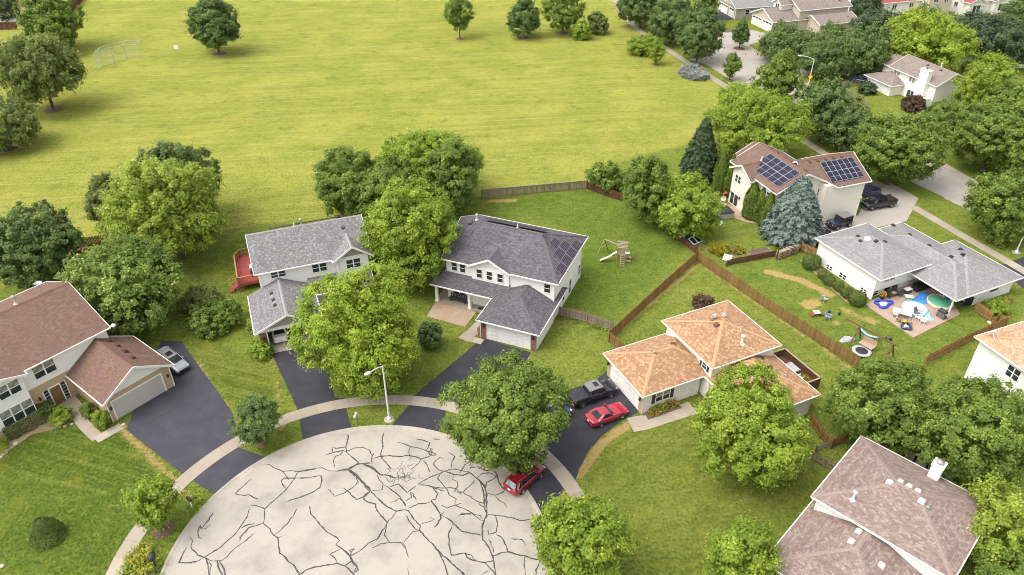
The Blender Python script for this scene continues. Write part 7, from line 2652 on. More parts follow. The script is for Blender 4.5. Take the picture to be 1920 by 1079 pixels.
# ------------------------------------------------------------------ playset of the white house
b = G(1165, 487)
t = thing('playset', 'wooden playset with cream slide, swing beam and roofed tower', 'playset', b, R(-12))
t.scale = (0.78, 0.78, 0.84)
for x in (-0.7, 0.7):
    for y in (-0.7, 0.7):
        MB().box(x - 0.06, x + 0.06, y - 0.06, y + 0.06, -0.1, 2.6 if y > 0 else 2.5).build('tower_post', M['wood_pale'], t)
for k in range(7):
    MB().box(-0.75, 0.75, -0.75 + k * 0.215, -0.55 + k * 0.215, 1.25, 1.29).build('floor_board', M['wood_pale'], t)
for k in range(5):
    for sg in (-1, 1):
        y0 = sg * (0.12 + k * 0.175)
        z0_ = 3.1 - abs(y0) * 0.75
        MB().box(-0.85, 0.85, y0 - 0.09, y0 + 0.09, z0_ - 0.012, z0_ + 0.014).build('roof_board', M['wood_pale'], t)
for sg in (-1, 1):
    MB().box(sg * 0.72 - 0.02, sg * 0.72 + 0.02, -0.7, 0.7, 1.75, 1.87).box(sg * 0.72 - 0.02, sg * 0.72 + 0.02, -0.7, 0.7, 1.4, 1.52).build('side_board', M['wood_dark'], t)
    MB().prism([(sg * 0.74, -0.85, 2.45), (sg * 0.74, 0.85, 2.45), (sg * 0.74, 0, 3.05)], (sg * 0.03, 0, 0)).build('roof_gable', M['wood_pale'], t)
sl_ = MB()
rows = []
for f in np.linspace(0, 1, 9):
    x, z_ = -0.7 - 2.5 * f, 1.3 * (1 - f) ** 1.1 + 0.12 + 0.06 * math.sin(f * 9)
    rows.append([(x, -1.0 - 0.28, z_ + 0.14), (x, -1.0 - 0.24, z_), (x, -1.0 + 0.24, z_), (x, -1.0 + 0.28, z_ + 0.14)])
rows = [[(x, y + 0.55 - 0.9 * (i / 8), z_) for x, y, z_ in rw] for i, rw in enumerate(rows)]
sl_.grid(rows, 0, True)
sl_.grid([[(x, y, z_ - 0.04) for x, y, z_ in rw] for rw in rows], 0, True)
sl_.build('slide', plain('slide_cream', (0.76, 0.68, 0.50), (0.68, 0.60, 0.44), 0.35, 2.0), t)
for sg in (-0.28, 0.28):
    MB().bar((0.1 + sg, -0.75, 1.27), (0.3 + sg, -2.1, 0.0), 0.06, 0.1).build('ladder_rail', M['wood_pale'], t)
for k in range(6):
    f = (k + 0.5) / 6
    MB().box(-0.24, 0.48, -0.04, 0.06, -0.02, 0.02).build('rung', M['wood_pale'], t).location = (0.05 + 0.2 * f, -0.75 - 1.35 * f, 1.27 * (1 - f))
MB().bar((-0.7, 0.2, 2.3), (-3.0, 1.5, 2.3), 0.1, 0.14).build('swing_beam', M['wood_pale'], t)
MB().bar((-3.0, 1.5, 2.3), (-3.9, 0.4, 0), 0.09).build('swing_leg', M['wood_pale'], t)
MB().bar((-3.0, 1.5, 2.3), (-2.4, 2.6, 0), 0.09).build('swing_leg', M['wood_dark'], t)
MB().bar((-3.5, 0.9, 1.05), (-2.68, 2.05, 1.05), 0.07).build('swing_brace', M['wood_pale'], t)
for s in (0.35, 0.62):
    c = Vector((-0.7, 0.2, 2.3)).lerp(Vector((-3.0, 1.5, 2.3)), s)
    d = Vector((-2.3, 1.3, 0)).normalized()
    sw = MB()
    for e in (-0.22, 0.22):
        sw.tube(c + d * e, c + d * e + Vector((0, 0, -1.75)), 0.012, n=5)
    a_ = c + Vector((0, 0, -1.78))
    sw.bar(a_ - d * 0.25, a_ + d * 0.25, 0.18, 0.03)
    sw.build('swing', M['bin_blue'] if 'bin_blue' in M else M['black'], t)
MB().box(0.75, 1.5, -0.35, 0.35, 0.55, 0.6).box(0.75, 1.5, -0.9, -0.6, 0.3, 0.35).build('bench_board', M['wood_pale'], t)
MB().box(0.5, 1.2, -0.9, -0.3, 1.6, 1.66).build('awning', M['plate'], t)

# ------------------------------------------------------------------ garden clutter
def colored(name, c, c2=None, rough=0.5):
    if name not in M:
        M[name] = plain(name, c, c2, rough, 3.0)
    return M[name]


BLUE = colored('vinyl_blue', (0.03, 0.06, 0.42), (0.025, 0.05, 0.34))
AQUA = colored('vinyl_aqua', (0.30, 0.55, 0.62), (0.24, 0.48, 0.57))
TARP = colored('tarp_blue', (0.05, 0.22, 0.52), (0.035, 0.16, 0.42))
GREENW = colored('pool_green', (0.10, 0.36, 0.23), (0.08, 0.31, 0.20))
YEL = colored('toy_yellow', (0.60, 0.46, 0.03), (0.5, 0.38, 0.03))
RED = colored('cushion_red', (0.34, 0.05, 0.035), (0.26, 0.04, 0.03))
CANVAS = colored('canvas', (0.42, 0.30, 0.215), (0.36, 0.25, 0.18))
GREYP = colored('grey_cover', (0.40, 0.41, 0.42), (0.30, 0.31, 0.33))


def chair(px, py, hd, label, mat, z=0.0, group='garden chairs', s=1.0):
    b = G(px, py)
    t = thing('garden_chair', label, 'chair', (b.x, b.y, z), hd, group)
    t.scale = (s * 0.85, s * 0.85, s * 0.85)
    MB().box(-0.26, 0.26, -0.26, 0.26, 0.38, 0.43).build('seat', mat, t)
    mb = MB()
    for k in range(4):
        y = -0.21 + k * 0.14
        mb.bar((-0.25, y, 0.42), (-0.42, y, 0.95), 0.1, 0.03, 0, (0, 1, 0))
    mb.build('backrest', mat, t)
    for sg in (-1, 1):
        MB().box(-0.28, 0.32, sg * 0.30 - 0.045, sg * 0.30 + 0.045, 0.60, 0.635).build('armrest', mat, t)
        for x in (-0.24, 0.26):
            MB().bar((x, sg * 0.28, 0), (x * 0.95, sg * 0.28, 0.6), 0.05).build('leg', mat, t)
    return t


def table(px, py, hd, label, mat, w=1.6, d=0.9, z=0.0, top=None):
    b = G(px, py)
    t = thing('garden_table', label, 'table', (b.x, b.y, z), hd)
    t.scale = (0.88, 0.88, 0.88)
    MB().box(-w / 2, w / 2, -d / 2, d / 2, 0.68, 0.72).build('tabletop', top or mat, t)
    MB().box(-w / 2 - 0.03, w / 2 + 0.03, -d / 2 - 0.03, -d / 2, 0.66, 0.73).box(-w / 2 - 0.03, w / 2 + 0.03, d / 2, d / 2 + 0.03, 0.66, 0.73).box(-w / 2 - 0.03, -w / 2, -d / 2, d / 2, 0.66, 0.73).box(w / 2, w / 2 + 0.03, -d / 2, d / 2, 0.66, 0.73).build('edge_frame', mat, t)
    for x in (-1, 1):
        for y in (-1, 1):
            MB().bar((x * (w / 2 - 0.1), y * (d / 2 - 0.1), 0), (x * (w / 2 - 0.06), y * (d / 2 - 0.06), 0.68), 0.05).build('leg', mat, t)
    return t


def pool(px, py, r, h_, label, wallm, waterm, z=0.05, dome=0.0):
    b = G(px, py)
    t = thing('paddling_pool', label, 'pool', (b.x, b.y, z), 0, 'round paddling pools')
    MB().lathe([(r * 0.96, 0), (r * 1.02, h_ * 0.4), (r, h_), (r * 0.93, h_ + 0.02), (r * 0.92, h_ * 0.7)], 28, cap=False).build('wall', wallm, t)
    MB().lathe([(r * 0.925, h_ * 0.8), (r * 0.5, h_ * 0.8 + dome * 0.7), (0.01, h_ * 0.8 + dome)], 28, cap=False).build('cover', waterm, t)
    return t


Z = 0.05
A25 = R(25)
pool(1713, 583, 1.32, 0.38, 'pale blue round paddling pool in the middle of the patio', AQUA, colored('pool_water', (0.52, 0.68, 0.72), (0.42, 0.6, 0.66), 0.15))
pool(1761, 571, 1.38, 0.42, 'round paddling pool with green cover under the patio roof', colored('pool_cream', (0.62, 0.56, 0.36), (0.55, 0.3, 0.2)), GREENW, dome=0.1)


def draped(name, label, cat, pix, mat, z=0.06, amp=0.16):
    """a crumpled sheet lying on the ground"""
    w = wpts(pix)
    c = np.mean(np.array(w), 0)
    t = thing(name, label, cat, (c[0], c[1], z))
    mb = MB()
    n = len(w)
    rings = []
    for f in (1.0, 0.72, 0.42, 0.15):
        ring = []
        for i, (x, y) in enumerate(w):
            j = random.uniform(-0.06, 0.06)
            zz = 0.0 if f == 1.0 else random.uniform(0.02, amp)
            ring.append(((x - c[0]) * (f + j * (f < 1)), (y - c[1]) * (f + j * (f < 1)), zz))
        rings.append(ring)
    mb.grid(rings, 0, True, True)
    mb.face(rings[-1])
    mb.build('sheet', mat, t)
    return t


draped('tarpaulin', 'crumpled bright blue tarpaulin on the patio under the roof edge', 'tarpaulin',
       [(1704, 569), (1715, 560), (1724, 550), (1733, 548), (1746, 552), (1742, 560), (1735, 565), (1744, 571), (1728, 571), (1720, 568), (1712, 570)], TARP, 0.06, 0.3)
draped('pool_liner', 'deflated pale aqua liner near the barbecue', 'pool liner', [(1731, 588), (1738, 584), (1744, 588), (1745, 596), (1752, 602), (1740, 602), (1733, 598)], AQUA, 0.06, 0.2)


def float_ring(px, py, hd, s, label, rim, mid, z=0.06):
    b = G(px, py)
    t = thing('pool_float', label, 'pool float', (b.x, b.y, z), hd, 'blue and white pool floats')
    rows = []
    n = 24
    for k in range(n):
        a = 2 * math.pi * k / n
        rr = s * (1.0 + 0.28 * math.cos(3 * a))
        c, d = Vector((rr * math.cos(a) * 1.25, rr * math.sin(a) * 0.8, 0.14)), Vector((math.cos(a), math.sin(a), 0))
        rows.append([tuple(c + d * 0.16 * math.cos(u) + Vector((0, 0, 0.14 * math.sin(u)))) for u in np.linspace(0, 2 * math.pi, 8, endpoint=False)])
    rows.append(rows[0])
    mb = MB()
    mb.grid(rows, 0, True, True)
    mb.build('tube', rim, t)
    MB().lathe([(0.01, 0.16), (s * 0.7, 0.14), (s * 0.72, 0.05)], 18, sx=1.2, sy=0.75).build('mat', mid, t)
    return t


float_ring(1656, 572, R(18), 0.72, 'large blue-rimmed white pool float by the patio house corner', BLUE, M['plate'])
float_ring(1698, 614, R(75), 0.5, 'small navy and white pool float at the outer patio corner', M['paint_navy'], M['plate'])

table(1689, 594, R(-28), 'long patio table with white frame and grey slatted top', M['white'], 2.1, 1.0, Z, GREYP)
for px, py, hd, lb, mt in ((1677, 594, R(150), 'white chair at the left end of the patio table', M['white']), (1684, 604, R(62), 'cream chair on the near side of the patio table, left', M['wood_pale']),
                           (1693, 608, R(62), 'yellow-seated chair on the near side of the patio table', YEL), (1703, 609, R(62), 'tan chair on the near side of the patio table, right', CANVAS),
                           (1694, 581, R(240), 'white chair on the far side of the patio table', M['white']), (1721, 601, R(200), 'white folding chair beyond the patio table end', M['white']),
                           (1729, 607, R(140), 'white chair nearest the lawn edge of the patio', M['white']), (1686, 556, R(200), 'dark chair by the patio glass door', M['dark_metal'])):
    chair(px, py, hd, lb, mt, Z, 'chairs around the patio')
# dark padded lounge chair, grill, bins
chair(1718, 594, R(-60), 'brown-grey padded armchair beside the pale paddling pool', colored('pad_brown', (0.17, 0.13, 0.125), (0.13, 0.10, 0.10)), Z, 'chairs around the patio', 1.25)
b = G(1764, 596)
t = thing('barbecue', 'gas barbecue with black hood under the patio roof corner', 'barbecue', (b.x, b.y, Z), R(-65))
MB().box(-0.45, 0.45, -0.28, 0.28, 0.12, 0.72).build('cart', colored('bbq_grey', (0.15, 0.13, 0.14), (0.1, 0.09, 0.1)), t)
rows = [[(x, 0.3 * math.cos(math.pi * k / 8), 0.74 + 0.3 * math.sin(math.pi * k / 8)) for k in range(9)] for x in (-0.42, 0.42)]
mb = MB()
mb.grid(rows, 0, True)
mb.face(rows[0])
mb.face(rows[1])
mb.build('hood', M['black'], t)
MB().box(-0.8, -0.46, -0.25, 0.25, 0.7, 0.74).box(0.46, 0.8, -0.25, 0.25, 0.7, 0.74).build('side_shelf', M['grey_metal'], t)
for x in (-0.4, 0.4):
    MB().tube((x, -0.2, 0), (x, -0.2, 0.12), 0.05).tube((x, 0.2, 0), (x, 0.2, 0.12), 0.05).build('leg', M['black'], t)
b = G(1813, 573)
t = thing('wheelie_bin', 'black wheeled bin against the white wall by the gate', 'bin', (b.x, b.y, 0.02), R(25))
MB().prism([(-0.27, -0.3, 0.1), (0.27, -0.3, 0.1), (0.27, 0.3, 0.1), (-0.27, 0.3, 0.1)], (0, 0, 0.95)).build('body', M['black'], t)
MB().box(-0.32, 0.32, -0.35, 0.35, 1.05, 1.13).build('lid', M['black'], t)
for sg in (-1, 1):
    MB().tube((sg * 0.2, 0.32, 0.1), (sg * 0.28, 0.32, 0.1), 0.1, n=12).build('wheel', M['rubber'], t)
b = G(1801, 578)
t = thing('bicycle', 'dark bicycle leaning by the wall under the patio roof', 'bicycle', (b.x, b.y, 0.02), R(25))
for x in (-0.5, 0.5):
    rows = []
    for k in range(19):
        a = 2 * math.pi * k / 18
        c = Vector((x + 0.32 * math.cos(a), 0, 0.34 + 0.32 * math.sin(a)))
        d = Vector((math.cos(a), 0, math.sin(a)))
        rows.append([tuple(c + d * 0.025 * math.cos(u) + Vector((0, 0.025 * math.sin(u), 0))) for u in np.linspace(0, 2 * math.pi, 6, endpoint=False)])
    mb = MB()
    mb.grid(rows, 0, True, True)
    mb.build('wheel', M['rubber'], t)
fr_ = MB()
for p, q in (((-0.5, 0, 0.34), (-0.05, 0, 0.34)), ((-0.5, 0, 0.34), (-0.15, 0, 0.8)), ((-0.05, 0, 0.34), (-0.2, 0, 0.88)), ((-0.05, 0, 0.34), (0.36, 0, 0.8)), ((-0.15, 0, 0.8), (0.36, 0, 0.82)), ((0.34, 0, 0.95), (0.5, 0, 0.34)), ((0.36, -0.26, 0.98), (0.36, 0.26, 0.98))):
    fr_.tube(p, q, 0.022, n=6)
fr_.build('frame', M['dark_metal'], t)
MB().box(-0.32, -0.08, -0.07, 0.07, 0.88, 0.94).build('saddle', M['black'], t)
b = G(1700, 550)
t = thing('cooler_box', 'white-lidded cooler by the patio house wall', 'cooler', (b.x, b.y, Z), R(25))
MB().box(-0.4, 0.4, -0.26, 0.26, 0, 0.5).build('body', M['dark_metal'], t)
MB().box(-0.43, 0.43, -0.29, 0.29, 0.5, 0.58).build('lid', M['plate'], t)
b = G(1703, 560)
t = thing('toy_box', 'low white and green box on the patio', 'box', (b.x, b.y, Z), R(-15))
MB().box(-0.42, 0.42, -0.28, 0.28, 0, 0.22).build('body', GREENW, t)
MB().box(-0.45, 0.45, -0.31, 0.31, 0.22, 0.27).build('lid', M['plate'], t)
b = G(1673, 556)
t = thing('patio_bench', 'dark bench with cushion against the patio house wall', 'bench', (b.x, b.y, Z), R(25))
MB().box(-0.8, 0.8, -0.3, 0.3, 0.35, 0.42).build('seat', M['dark_metal'], t)
MB().box(-0.8, 0.8, 0.26, 0.32, 0.42, 0.95).build('backrest', M['dark_metal'], t)
MB().box(-0.2, 0.3, -0.22, 0.2, 0.42, 0.52).build('cushion', CANVAS, t)
for x in (-0.7, 0.7):
    MB().box(x - 0.04, x + 0.04, -0.28, 0.28, 0, 0.35).build('leg', M['dark_metal'], t)
b = G(1653, 561)
t = thing('flower_pot', 'dark pot of yellow flowers by the patio corner', 'flower pot', (b.x, b.y, Z))
MB().lathe([(0.22, 0), (0.34, 0.42), (0.37, 0.44), (0.3, 0.44), (0.28, 0.38), (0.01, 0.38)], 14).build('pot', M['wood_dark'], t)
q = ball(160) * 0.36 + np.array([0, 0, 0.62])
tag(link('flowers', leaf_mesh('flowers', q, ball(160), rng.uniform(0.08, 0.16, 160), M['petal_yellow'], 0.9), t), kind='stuff')
b = G(1725, 548)
t = thing('sofa', 'long dark outdoor sofa under the patio roof', 'sofa', (b.x + 0.4, b.y + 0.6, Z), R(25))
MB().box(-1.1, 1.1, -0.4, 0.4, 0.1, 0.42).build('seat', M['black'], t)
MB().box(-1.1, 1.1, 0.3, 0.5, 0.42, 0.85).build('backrest', M['black'], t)
for sg in (-1, 1):
    MB().box(sg * 1.1 - 0.1, sg * 1.1 + 0.1, -0.4, 0.4, 0.1, 0.65).build('armrest', M['black'], t)
b = G(1774, 566)
t = thing('toy_slide', 'small plastic toy slide with blue and yellow parts behind the green pool', 'toy', (b.x, b.y, Z), R(120))
MB().prism([(-0.6, -0.2, 0.1), (0.4, -0.2, 0.75), (0.4, -0.2, 0.82), (-0.6, -0.2, 0.17)], (0, 0.4, 0)).build('slide', BLUE, t)
MB().box(0.35, 0.45, -0.25, -0.2, 0, 1.0).box(0.35, 0.45, 0.2, 0.25, 0, 1.0).build('side_panel', YEL, t)

# lawn things of the patio house
chair(1544, 566, R(20), 'pale grey garden chair alone on the bare lawn patch', GREYP, 0, s=1.15)
chair(1552, 600, R(-40), 'blue and white garden chair on the lawn by the orange fence', colored('strap_blue', (0.10, 0.13, 0.28), (0.4, 0.42, 0.46)), 0, s=1.15)
b = G(1530, 592)
t = thing('play_table', 'small red play table with white top on the lawn', 'table', (b.x, b.y, 0), R(10))
MB().box(-0.34, 0.34, -0.3, 0.3, 0.42, 0.52).build('tabletop', M['plate'], t)
for sg in (-1, 1):
    MB().box(sg * 0.55 - 0.14, sg * 0.55 + 0.14, -0.3, 0.3, 0.22, 0.28).build('bench', RED, t)
    MB().bar((sg * 0.6, 0, 0), (sg * 0.2, 0, 0.42), 0.3, 0.05).build('leg', RED, t)
b = G(1614, 663)
t = thing('trampoline', 'small round trampoline with pale rim by the orange fence', 'trampoline', b)
MB().lathe([(0.62, 0.36), (0.95, 0.37), (0.97, 0.33), (0.64, 0.32)], 26, cap=False).build('rim_pad', GREYP, t)
MB().lathe([(0.63, 0.345), (0.01, 0.335)], 26).build('mat', M['black'], t)
for k in range(6):
    a = k * 1.047
    MB().tube((0.85 * math.cos(a), 0.85 * math.sin(a), 0), (0.85 * math.cos(a), 0.85 * math.sin(a), 0.34), 0.025).build('leg', M['grey_metal'], t)
# A-frame swing
b = G(1600, 650)
c0, c1 = G(1583, 632) - b, G(1655, 672) - b
t = thing('swing_set', 'brown wooden swing frame with long top beam and canvas seat', 'swing set', b)
ht = 2.2
e0, e1 = c0 + Vector((-0.1, 0.3, ht)), c1 + Vector((0, 0, ht * 0.25))
ax_ = (c1 - c0).normalized()
nx_ = Vector((-ax_.y, ax_.x, 0))
top0, top1 = c0 + Vector((0, 0, ht)), c0 + ax_ * 5.2 + Vector((0, 0, ht))
MB().bar(top0 - ax_ * 0.4, top1, 0.11, 0.14).build('beam', M['wood_dark'], t)
for c in (c0 + ax_ * 1.2, c0 + ax_ * 4.9):
    for sg in (-1, 1):
        MB().bar(c + Vector((0, 0, ht)), c + nx_ * sg * 1.1, 0.1).build('leg', M['wood_dark'], t)
    MB().bar(c + nx_ * -0.55 + Vector((0, 0, ht / 2)), c + nx_ * 0.55 + Vector((0, 0, ht / 2)), 0.07).build('brace', M['wood_dark'], t)
m_ = c0 + ax_ * 2.5
sb = MB()
for k in range(6):
    q = m_ + nx_ * (-0.35 + k * 0.14) + Vector((0, 0, 0.55))
    sb.bar(q - ax_ * 0.75, q + ax_ * 0.75, 0.12, 0.03)
for k in range(5):
    q = m_ + nx_ * 0.42 + Vector((0, 0, 0.62 + k * 0.13))
    sb.bar(q - ax_ * 0.75, q + ax_ * 0.75, 0.03, 0.11)
sb.build('swing_seat', CANVAS, t)
rp = MB()
for e in (-0.7, 0.7):
    rp.tube(m_ + ax_ * e + nx_ * -0.35 + Vector((0, 0, 0.55)), m_ + ax_ * e + Vector((0, 0, ht)), 0.015, n=5)
    rp.tube(m_ + ax_ * e + nx_ * 0.42 + Vector((0, 0, 1.2)), m_ + ax_ * e + Vector((0, 0, ht)), 0.015, n=5)
rp.build('chain', M['grey_metal'], t)
draped('covered_heap', 'heap under a pale grey cover behind the swing frame', 'cover', [(1573, 640), (1582, 633), (1598, 632), (1604, 637), (1592, 642), (1578, 643)], GREYP, 0.02, 0.4)
b = G(1628, 630)
t = thing('toy_rocker', 'curved pale blue toy rocker on the lawn', 'toy', b, R(-50))
rows = []
for k in range(9):
    a = -0.9 + 1.8 * k / 8
    rows.append([(1.6 * math.sin(a), y, 1.6 - 1.55 * math.cos(a)) for y in (-0.14, 0.14)])
mb = MB()
mb.grid(rows, 0, True)
mb.grid([[(x, y, z_ + 0.05) for x, y, z_ in rw] for rw in rows], 0, True)
mb.build('rocker', AQUA, t)
for k, (px, py) in enumerate(((1660, 637), (1669, 638), (1554, 587), (1573, 590))):
    b = G(px, py)
    o = MB().lathe([(0.01, 0), (0.13, 0.02), (0.17, 0.16), (0.12, 0.3), (0.01, 0.33)], 12).build('ball', M['black'], None)
    o.location = b
    tag(o, ('black ball on the lawn right of the swing beam, left one of two', 'black ball on the lawn right of the swing beam, right one of two', 'black ball between play table and blue chair', 'black ball on the lawn right of the blue chair')[k], 'ball', 'black balls on the lawn')

# deck furniture of the tan house
zd = 0.41
def on4(x, y):
    a = R(25.2)
    return 11.9 + x * math.cos(a) - y * math.sin(a), 51.13 + x * math.sin(a) + y * math.cos(a)


def chair_at(x, y, hd, label, mat, s=1.0):
    t = chair(960, 540, hd, label, mat, zd, 'chairs on the dark deck', s)
    p = on4(x, y)
    t.location = (p[0], p[1], zd)
    return t


chair_at(16.1, 0.2, R(-60), 'red cushioned chair at the upper end of the dark deck', RED, 1.3)
t = table(960, 540, R(-65), 'grey glass table on the dark deck', M['grey_metal'], 1.5, 0.9, zd, GREYP)
p_ = on4(16.9, -1.3)
t.location = (p_[0], p_[1], zd)
chair_at(16.7, -2.6, R(25), 'white chair on the dark deck', M['white'], 1.0)
p_ = on4(17.0, -3.2)
t = thing('flower_box', 'planter of yellow-green flowers at the lower end of the dark deck', 'planter', (p_[0], p_[1], zd), R(-65))
MB().box(-0.5, 0.5, -0.2, 0.2, 0, 0.3).build('trough', M['wood_dark'], t)
q = np.column_stack([rng.uniform(-0.55, 0.55, 220), rng.uniform(-0.25, 0.25, 220), rng.uniform(0.3, 0.75, 220)])
link('foliage', leaf_mesh('foliage', q, ball(220), rng.uniform(0.1, 0.22, 220), LEAF['gold'], 0.5), t)
p_ = on4(14.9, 0.0)
t = thing('garden_globe', 'yellow-green garden ball on a post beside the tan roof', 'ball', (*on4(15.35, 1.0), 0))
MB().lathe([(0.3 * math.sin(math.pi * k / 10) + 0.001, -0.3 * math.cos(math.pi * k / 10)) for k in range(11)], 18, 0, (0, 0, 3.15)).build('globe', colored('globe_lime', (0.52, 0.56, 0.10), (0.46, 0.5, 0.08), 0.3), t)
MB().tube((0, 0, 0), (0, 0, 2.9), 0.03).build('post', M['grey_metal'], t)
# bits on the red deck, porch bench
a21 = R(21)
def on2(x, y):
    return -26.04 + x * math.cos(a21) - y * math.sin(a21), 60.31 + x * math.sin(a21) + y * math.cos(a21)


t = thing('deck_grill', 'black grill with white cover on the red deck', 'barbecue', (*on2(0.95, 14.2), 0.97), a21)
MB().box(-0.3, 0.3, -0.6, 0.0, 0, 0.8).build('cart', M['black'], t)
MB().lathe([(0.32, 0.0), (0.36, 0.5), (0.3, 0.95), (0.02, 1.05)], 12, 0, (0, 0.5, 0)).build('cover', M['plate'], t)
a22 = R(-22)
def on3(x, y):
    return -3.76 + x * math.cos(a22) - y * math.sin(a22), 62.72 + x * math.sin(a22) + y * math.cos(a22)


t = thing('porch_bench', 'dark long bench on the porch of the white house', 'bench', (*on3(-4.7, 5.45), 0.1), a22)
MB().box(-1.0, 1.0, -0.28, 0.22, 0.36, 0.44).build('seat', M['dark_metal'], t)
mb = MB()
for k in range(10):
    mb.box(-0.97 + k * 0.2, -0.83 + k * 0.2, 0.22, 0.26, 0.44, 0.9)
mb.build('backrest', M['dark_metal'], t)
for x in (-0.9, 0.9):
    MB().box(x - 0.04, x + 0.04, -0.25, 0.22, 0, 0.36).build('leg', M['dark_metal'], t)
t = thing('doormat', 'black doormat at the end of the white house porch', 'mat', (*on3(-1.75, 5.2), 0.101), a22)
MB().box(-0.4, 0.4, -0.25, 0.25, 0, 0.015).build('mat', M['black'], t)

# woodpile: split logs stacked two deep
b0, b1 = G(1456, 487), G(1496, 472)
d = (b1 - b0)
hd = math.atan2(d.y, d.x)
t = thing('woodpile', 'stack of split firewood below the blue spruce', 'woodpile', b0, hd)
L = d.length
lm = [cached(('log', k), lambda: MB().tube((0, -0.25, 0), (0, 0.25, 0), random.uniform(0.07, 0.1), n=7).mesh('log', M['wood_pale'] if k else M['wood_dark'])) for k in range(3)]
for row in range(7):
    x = 0.1 + 0.09 * (row % 2)
    while x < L:
        o = link('log', random.choice(lm), t)
        o.location = (x, random.uniform(-0.08, 0.08), 0.09 + row * 0.16)
        o.rotation_euler = (random.uniform(-.06, .06), random.uniform(0, 6), random.uniform(-.1, .1))
        x += random.uniform(0.16, 0.2)
for e in (-0.05, L + 0.05):
    MB().box(e - 0.05, e + 0.05, -0.06, 0.06, 0, 1.35).build('end_post', M['fence_brown'], t)

# leaning window frame, boards, white panel, hot tub near the solar house
b = G(1303, 456)
t = thing('cold_frame', 'tilted glazed frame with white edges by the brown low fence', 'cold frame', b, R(35))
MB().prism([(-0.75, -0.5, 0.25), (0.75, -0.5, 0.25), (0.75, 0.5, 0.6), (-0.75, 0.5, 0.6)], (0, 0, 0.04)).build('glass', M['car_glass'], t)
for p, q in (((-0.78, -0.5, 0.3), (-0.78, 0.5, 0.65)), ((0.78, -0.5, 0.3), (0.78, 0.5, 0.65)), ((-0.8, -0.52, 0.3), (0.8, -0.52, 0.3)), ((-0.8, 0.52, 0.65), (0.8, 0.52, 0.65)), ((0, -0.5, 0.31), (0, 0.5, 0.66))):
    MB().bar(p, q, 0.1, 0.06).build('frame_bar', M['plate'], t)
MB().box(-0.7, 0.7, -0.45, 0.45, 0, 0.24).build('box', M['wood_dark'], t)
b = G(1277, 448)
t = thing('compost_bin', 'small grey slatted bin beside the leafy pair', 'bin', b, R(20))
for k in range(4):
    MB().box(-0.35, 0.35, -0.35, -0.31, 0.05 + k * 0.2, 0.2 + k * 0.2).box(-0.35, 0.35, 0.31, 0.35, 0.05 + k * 0.2, 0.2 + k * 0.2).box(-0.35, -0.31, -0.31, 0.31, 0.05 + k * 0.2, 0.2 + k * 0.2).box(0.31, 0.35, -0.31, 0.31, 0.05 + k * 0.2, 0.2 + k * 0.2).build('slat', GREYP, t)
MB().box(-0.38, 0.38, -0.38, 0.38, 0.82, 0.88).build('lid', GREYP, t)
b = G(1363, 488)
t = thing('leaning_board', 'white board leaning at the foot of the orange fence', 'board', b, R(-30))
MB().prism([(-0.5, -0.3, 0.05), (0.5, -0.3, 0.05), (0.5, 0.35, 0.55), (-0.5, 0.35, 0.55)], (0, 0, 0.05)).build('panel', M['plate'], t)
MB().bar((-0.3, 0.35, 0.0), (-0.3, 0.33, 0.55), 0.06).bar((0.3, 0.35, 0.0), (0.3, 0.33, 0.55), 0.06).build('prop', M['wood_dark'], t)
b = G(1376, 478)
t = thing('trellis', 'small dark pyramid trellis beside the golden clumps', 'trellis', b, R(15))
for k in range(4):
    a = k * math.pi / 2 + 0.4
    MB().bar((0.45 * math.cos(a), 0.45 * math.sin(a), 0), (0, 0, 1.3), 0.05).build('leg', M['fence_grey'], t)
for z_ in (0.35, 0.7):
    r_ = 0.45 * (1 - z_ / 1.3)
    for k in range(4):
        a, a2 = k * math.pi / 2 + 0.4, (k + 1) * math.pi / 2 + 0.4
        MB().bar((r_ * math.cos(a), r_ * math.sin(a), z_), (r_ * math.cos(a2), r_ * math.sin(a2), z_), 0.035).build('rung', M['fence_grey'], t)
b = G(1424, 476)
t = thing('planter_bed', 'raised planting bed with dark soil and blue edge boards', 'planter', b, R(18))
MB().box(-1.5, 1.5, -0.6, -0.54, 0, 0.3).box(-1.5, 1.5, 0.54, 0.6, 0, 0.3).build('side_board', colored('slate_board', (0.16, 0.18, 0.24), (0.12, 0.13, 0.18)), t)
MB().box(-1.56, -1.5, -0.6, 0.6, 0, 0.3).box(1.5, 1.56, -0.6, 0.6, 0, 0.3).build('end_board', M['wood_pale'], t)
MB().box(-1.49, 1.49, -0.53, 0.53, 0, 0.22).build('soil', M['mulch'], t)
b = G(1356, 405)
t = thing('hot_tub', 'hot tub with dark cover on the solar house patio', 'hot tub', (b.x, b.y, 0.05), R(15))
MB().box(-0.95, 0.95, -0.95, 0.95, 0, 0.78).build('cabinet', colored('tub_grey', (0.42, 0.38, 0.35), (0.34, 0.31, 0.28)), t)
MB().box(-1.0, -0.01, -1.0, 1.0, 0.78, 0.9).box(0.01, 1.0, -1.0, 1.0, 0.78, 0.9).build('cover', M['black'], t)
b = G(1352, 378)
chair(1355, 380, R(-120), 'white chair on the solar house patio by the cedars', M['white'], 0.05)
b = G(1347, 415)
draped('dust_sheet', 'white sheet on the ground beside the hot tub', 'sheet', [(1340, 408), (1350, 412), (1356, 418), (1350, 424), (1342, 418)], M['plate'], 0.03, 0.3)
b = G(1360, 372)
t = thing('patio_grill', 'small red-lidded grill on the solar house patio', 'barbecue', (b.x, b.y, 0.05))
MB().lathe([(0.02, 0.55), (0.26, 0.62), (0.3, 0.78), (0.24, 0.95), (0.02, 1.02)], 14).build('bowl', RED, t)
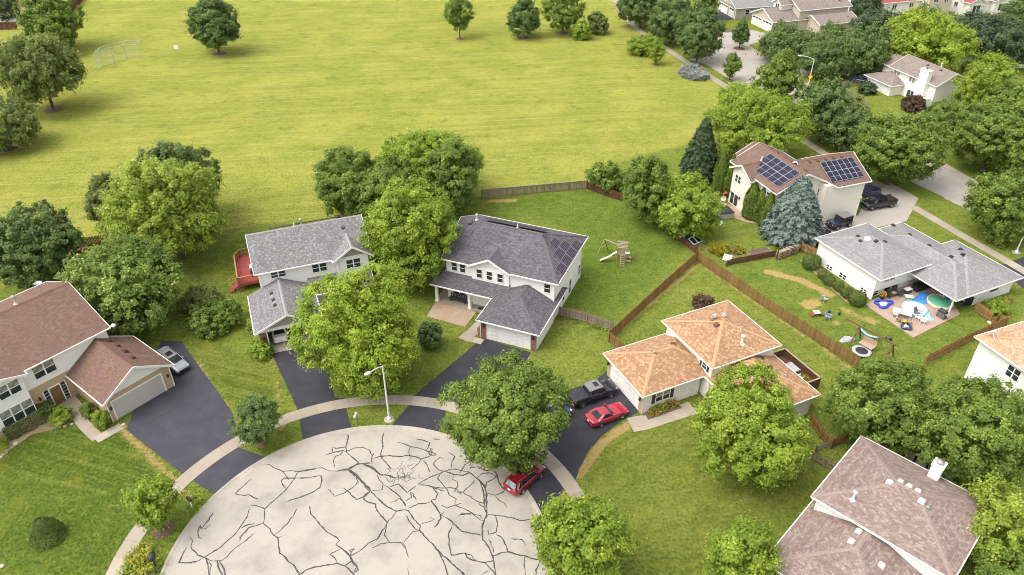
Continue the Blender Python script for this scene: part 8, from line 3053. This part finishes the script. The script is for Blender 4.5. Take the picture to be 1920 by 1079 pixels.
for k in range(3):
    MB().tube((0.3 * math.cos(k * 2.09), 0.3 * math.sin(k * 2.09), 0), (0.1 * math.cos(k * 2.09), 0.1 * math.sin(k * 2.09), 0.62), 0.02).build('leg', M['dark_metal'], t)
# pergola wall half hidden by the elm behind the pink-brown house
b = G(1725, 872)
t = thing('garden_shed', 'pale shed with black door frames half hidden by the tree behind the white chimney', 'shed', (b.x, b.y, 0), R(-44.5 + 180))
MB().box(-2.6, 2.6, -1.9, 0, 0, 2.0).build('wall', M['siding_cream'], t)
for x in (-1.6, -0.55, 0.5, 1.5):
    MB().box(x - 0.09, x + 0.09, 0.0, 0.06, 0, 1.98).build('door_frame', M['black'], t)
MB().box(-1.6, 1.5, 0.0, 0.05, 1.0, 1.1).build('door_rail', M['black'], t)
MB().prism([(-2.8, 0.3, 2.0), (2.8, 0.3, 2.0), (2.8, -2.1, 2.35), (-2.8, -2.1, 2.35)], (0, 0, 0.1)).build('roof', M['roof_mauve'], t)
# red playhouse and bench glimpsed behind the maple on the left
b = G(157, 472)
t = thing('play_car', 'red toy car behind the maple near the brown fence', 'toy', b, R(30))
MB().box(-0.6, 0.6, -0.4, 0.4, 0.15, 0.55).build('body', RED, t)
MB().box(-0.2, 0.3, -0.36, 0.36, 0.95, 1.02).build('roof', RED, t)
for x in (-0.2, 0.3):
    MB().box(x - 0.03, x + 0.03, -0.36, -0.3, 0.55, 0.95).box(x - 0.03, x + 0.03, 0.3, 0.36, 0.55, 0.95).build('pillar', RED, t)
for x in (-0.4, 0.4):
    MB().tube((x, -0.44, 0.16), (x, 0.44, 0.16), 0.16, n=12).build('wheel', M['black'], t)
# stones beside the front steps and a rock edging
rk = MB()
for i, (px, py) in enumerate(((30, 832), (12, 846), (2, 858), (135, 796), (122, 800), (232, 797), (1870, 600), (1862, 604), (1855, 606), (1890, 575), (4, 1062))):
    b = G(px, py)
    r_ = random.uniform(0.14, 0.26)
    o = MB().lathe([(0.02, -0.05), (r_, 0.02), (r_ * 0.9, r_ * 0.5), (r_ * 0.4, r_ * 0.8), (0.01, r_ * 0.85)], 9, 0, sx=random.uniform(0.8, 1.3), sy=random.uniform(0.8, 1.2), smooth=False).build('rock', M['stone'], None)
    o.location = b
    o.rotation_euler = (0, 0, random.uniform(0, 6))
    tag(o, ('pale edging rock by the left lawn, top', 'pale edging rock by the left lawn, middle', 'pale edging rock by the left lawn, lowest', 'white rock beside the bright hydrangea, right', 'white rock beside the bright hydrangea, left',
            'pale rock at the garage corner downpipe', 'white stone below the tan gate, rightmost', 'white stone below the tan gate, middle', 'white stone below the tan gate, leftmost', 'pale stone at the end of the perennial bed', 'pale rock at the bottom left corner')[i], 'rock', 'edging rocks')
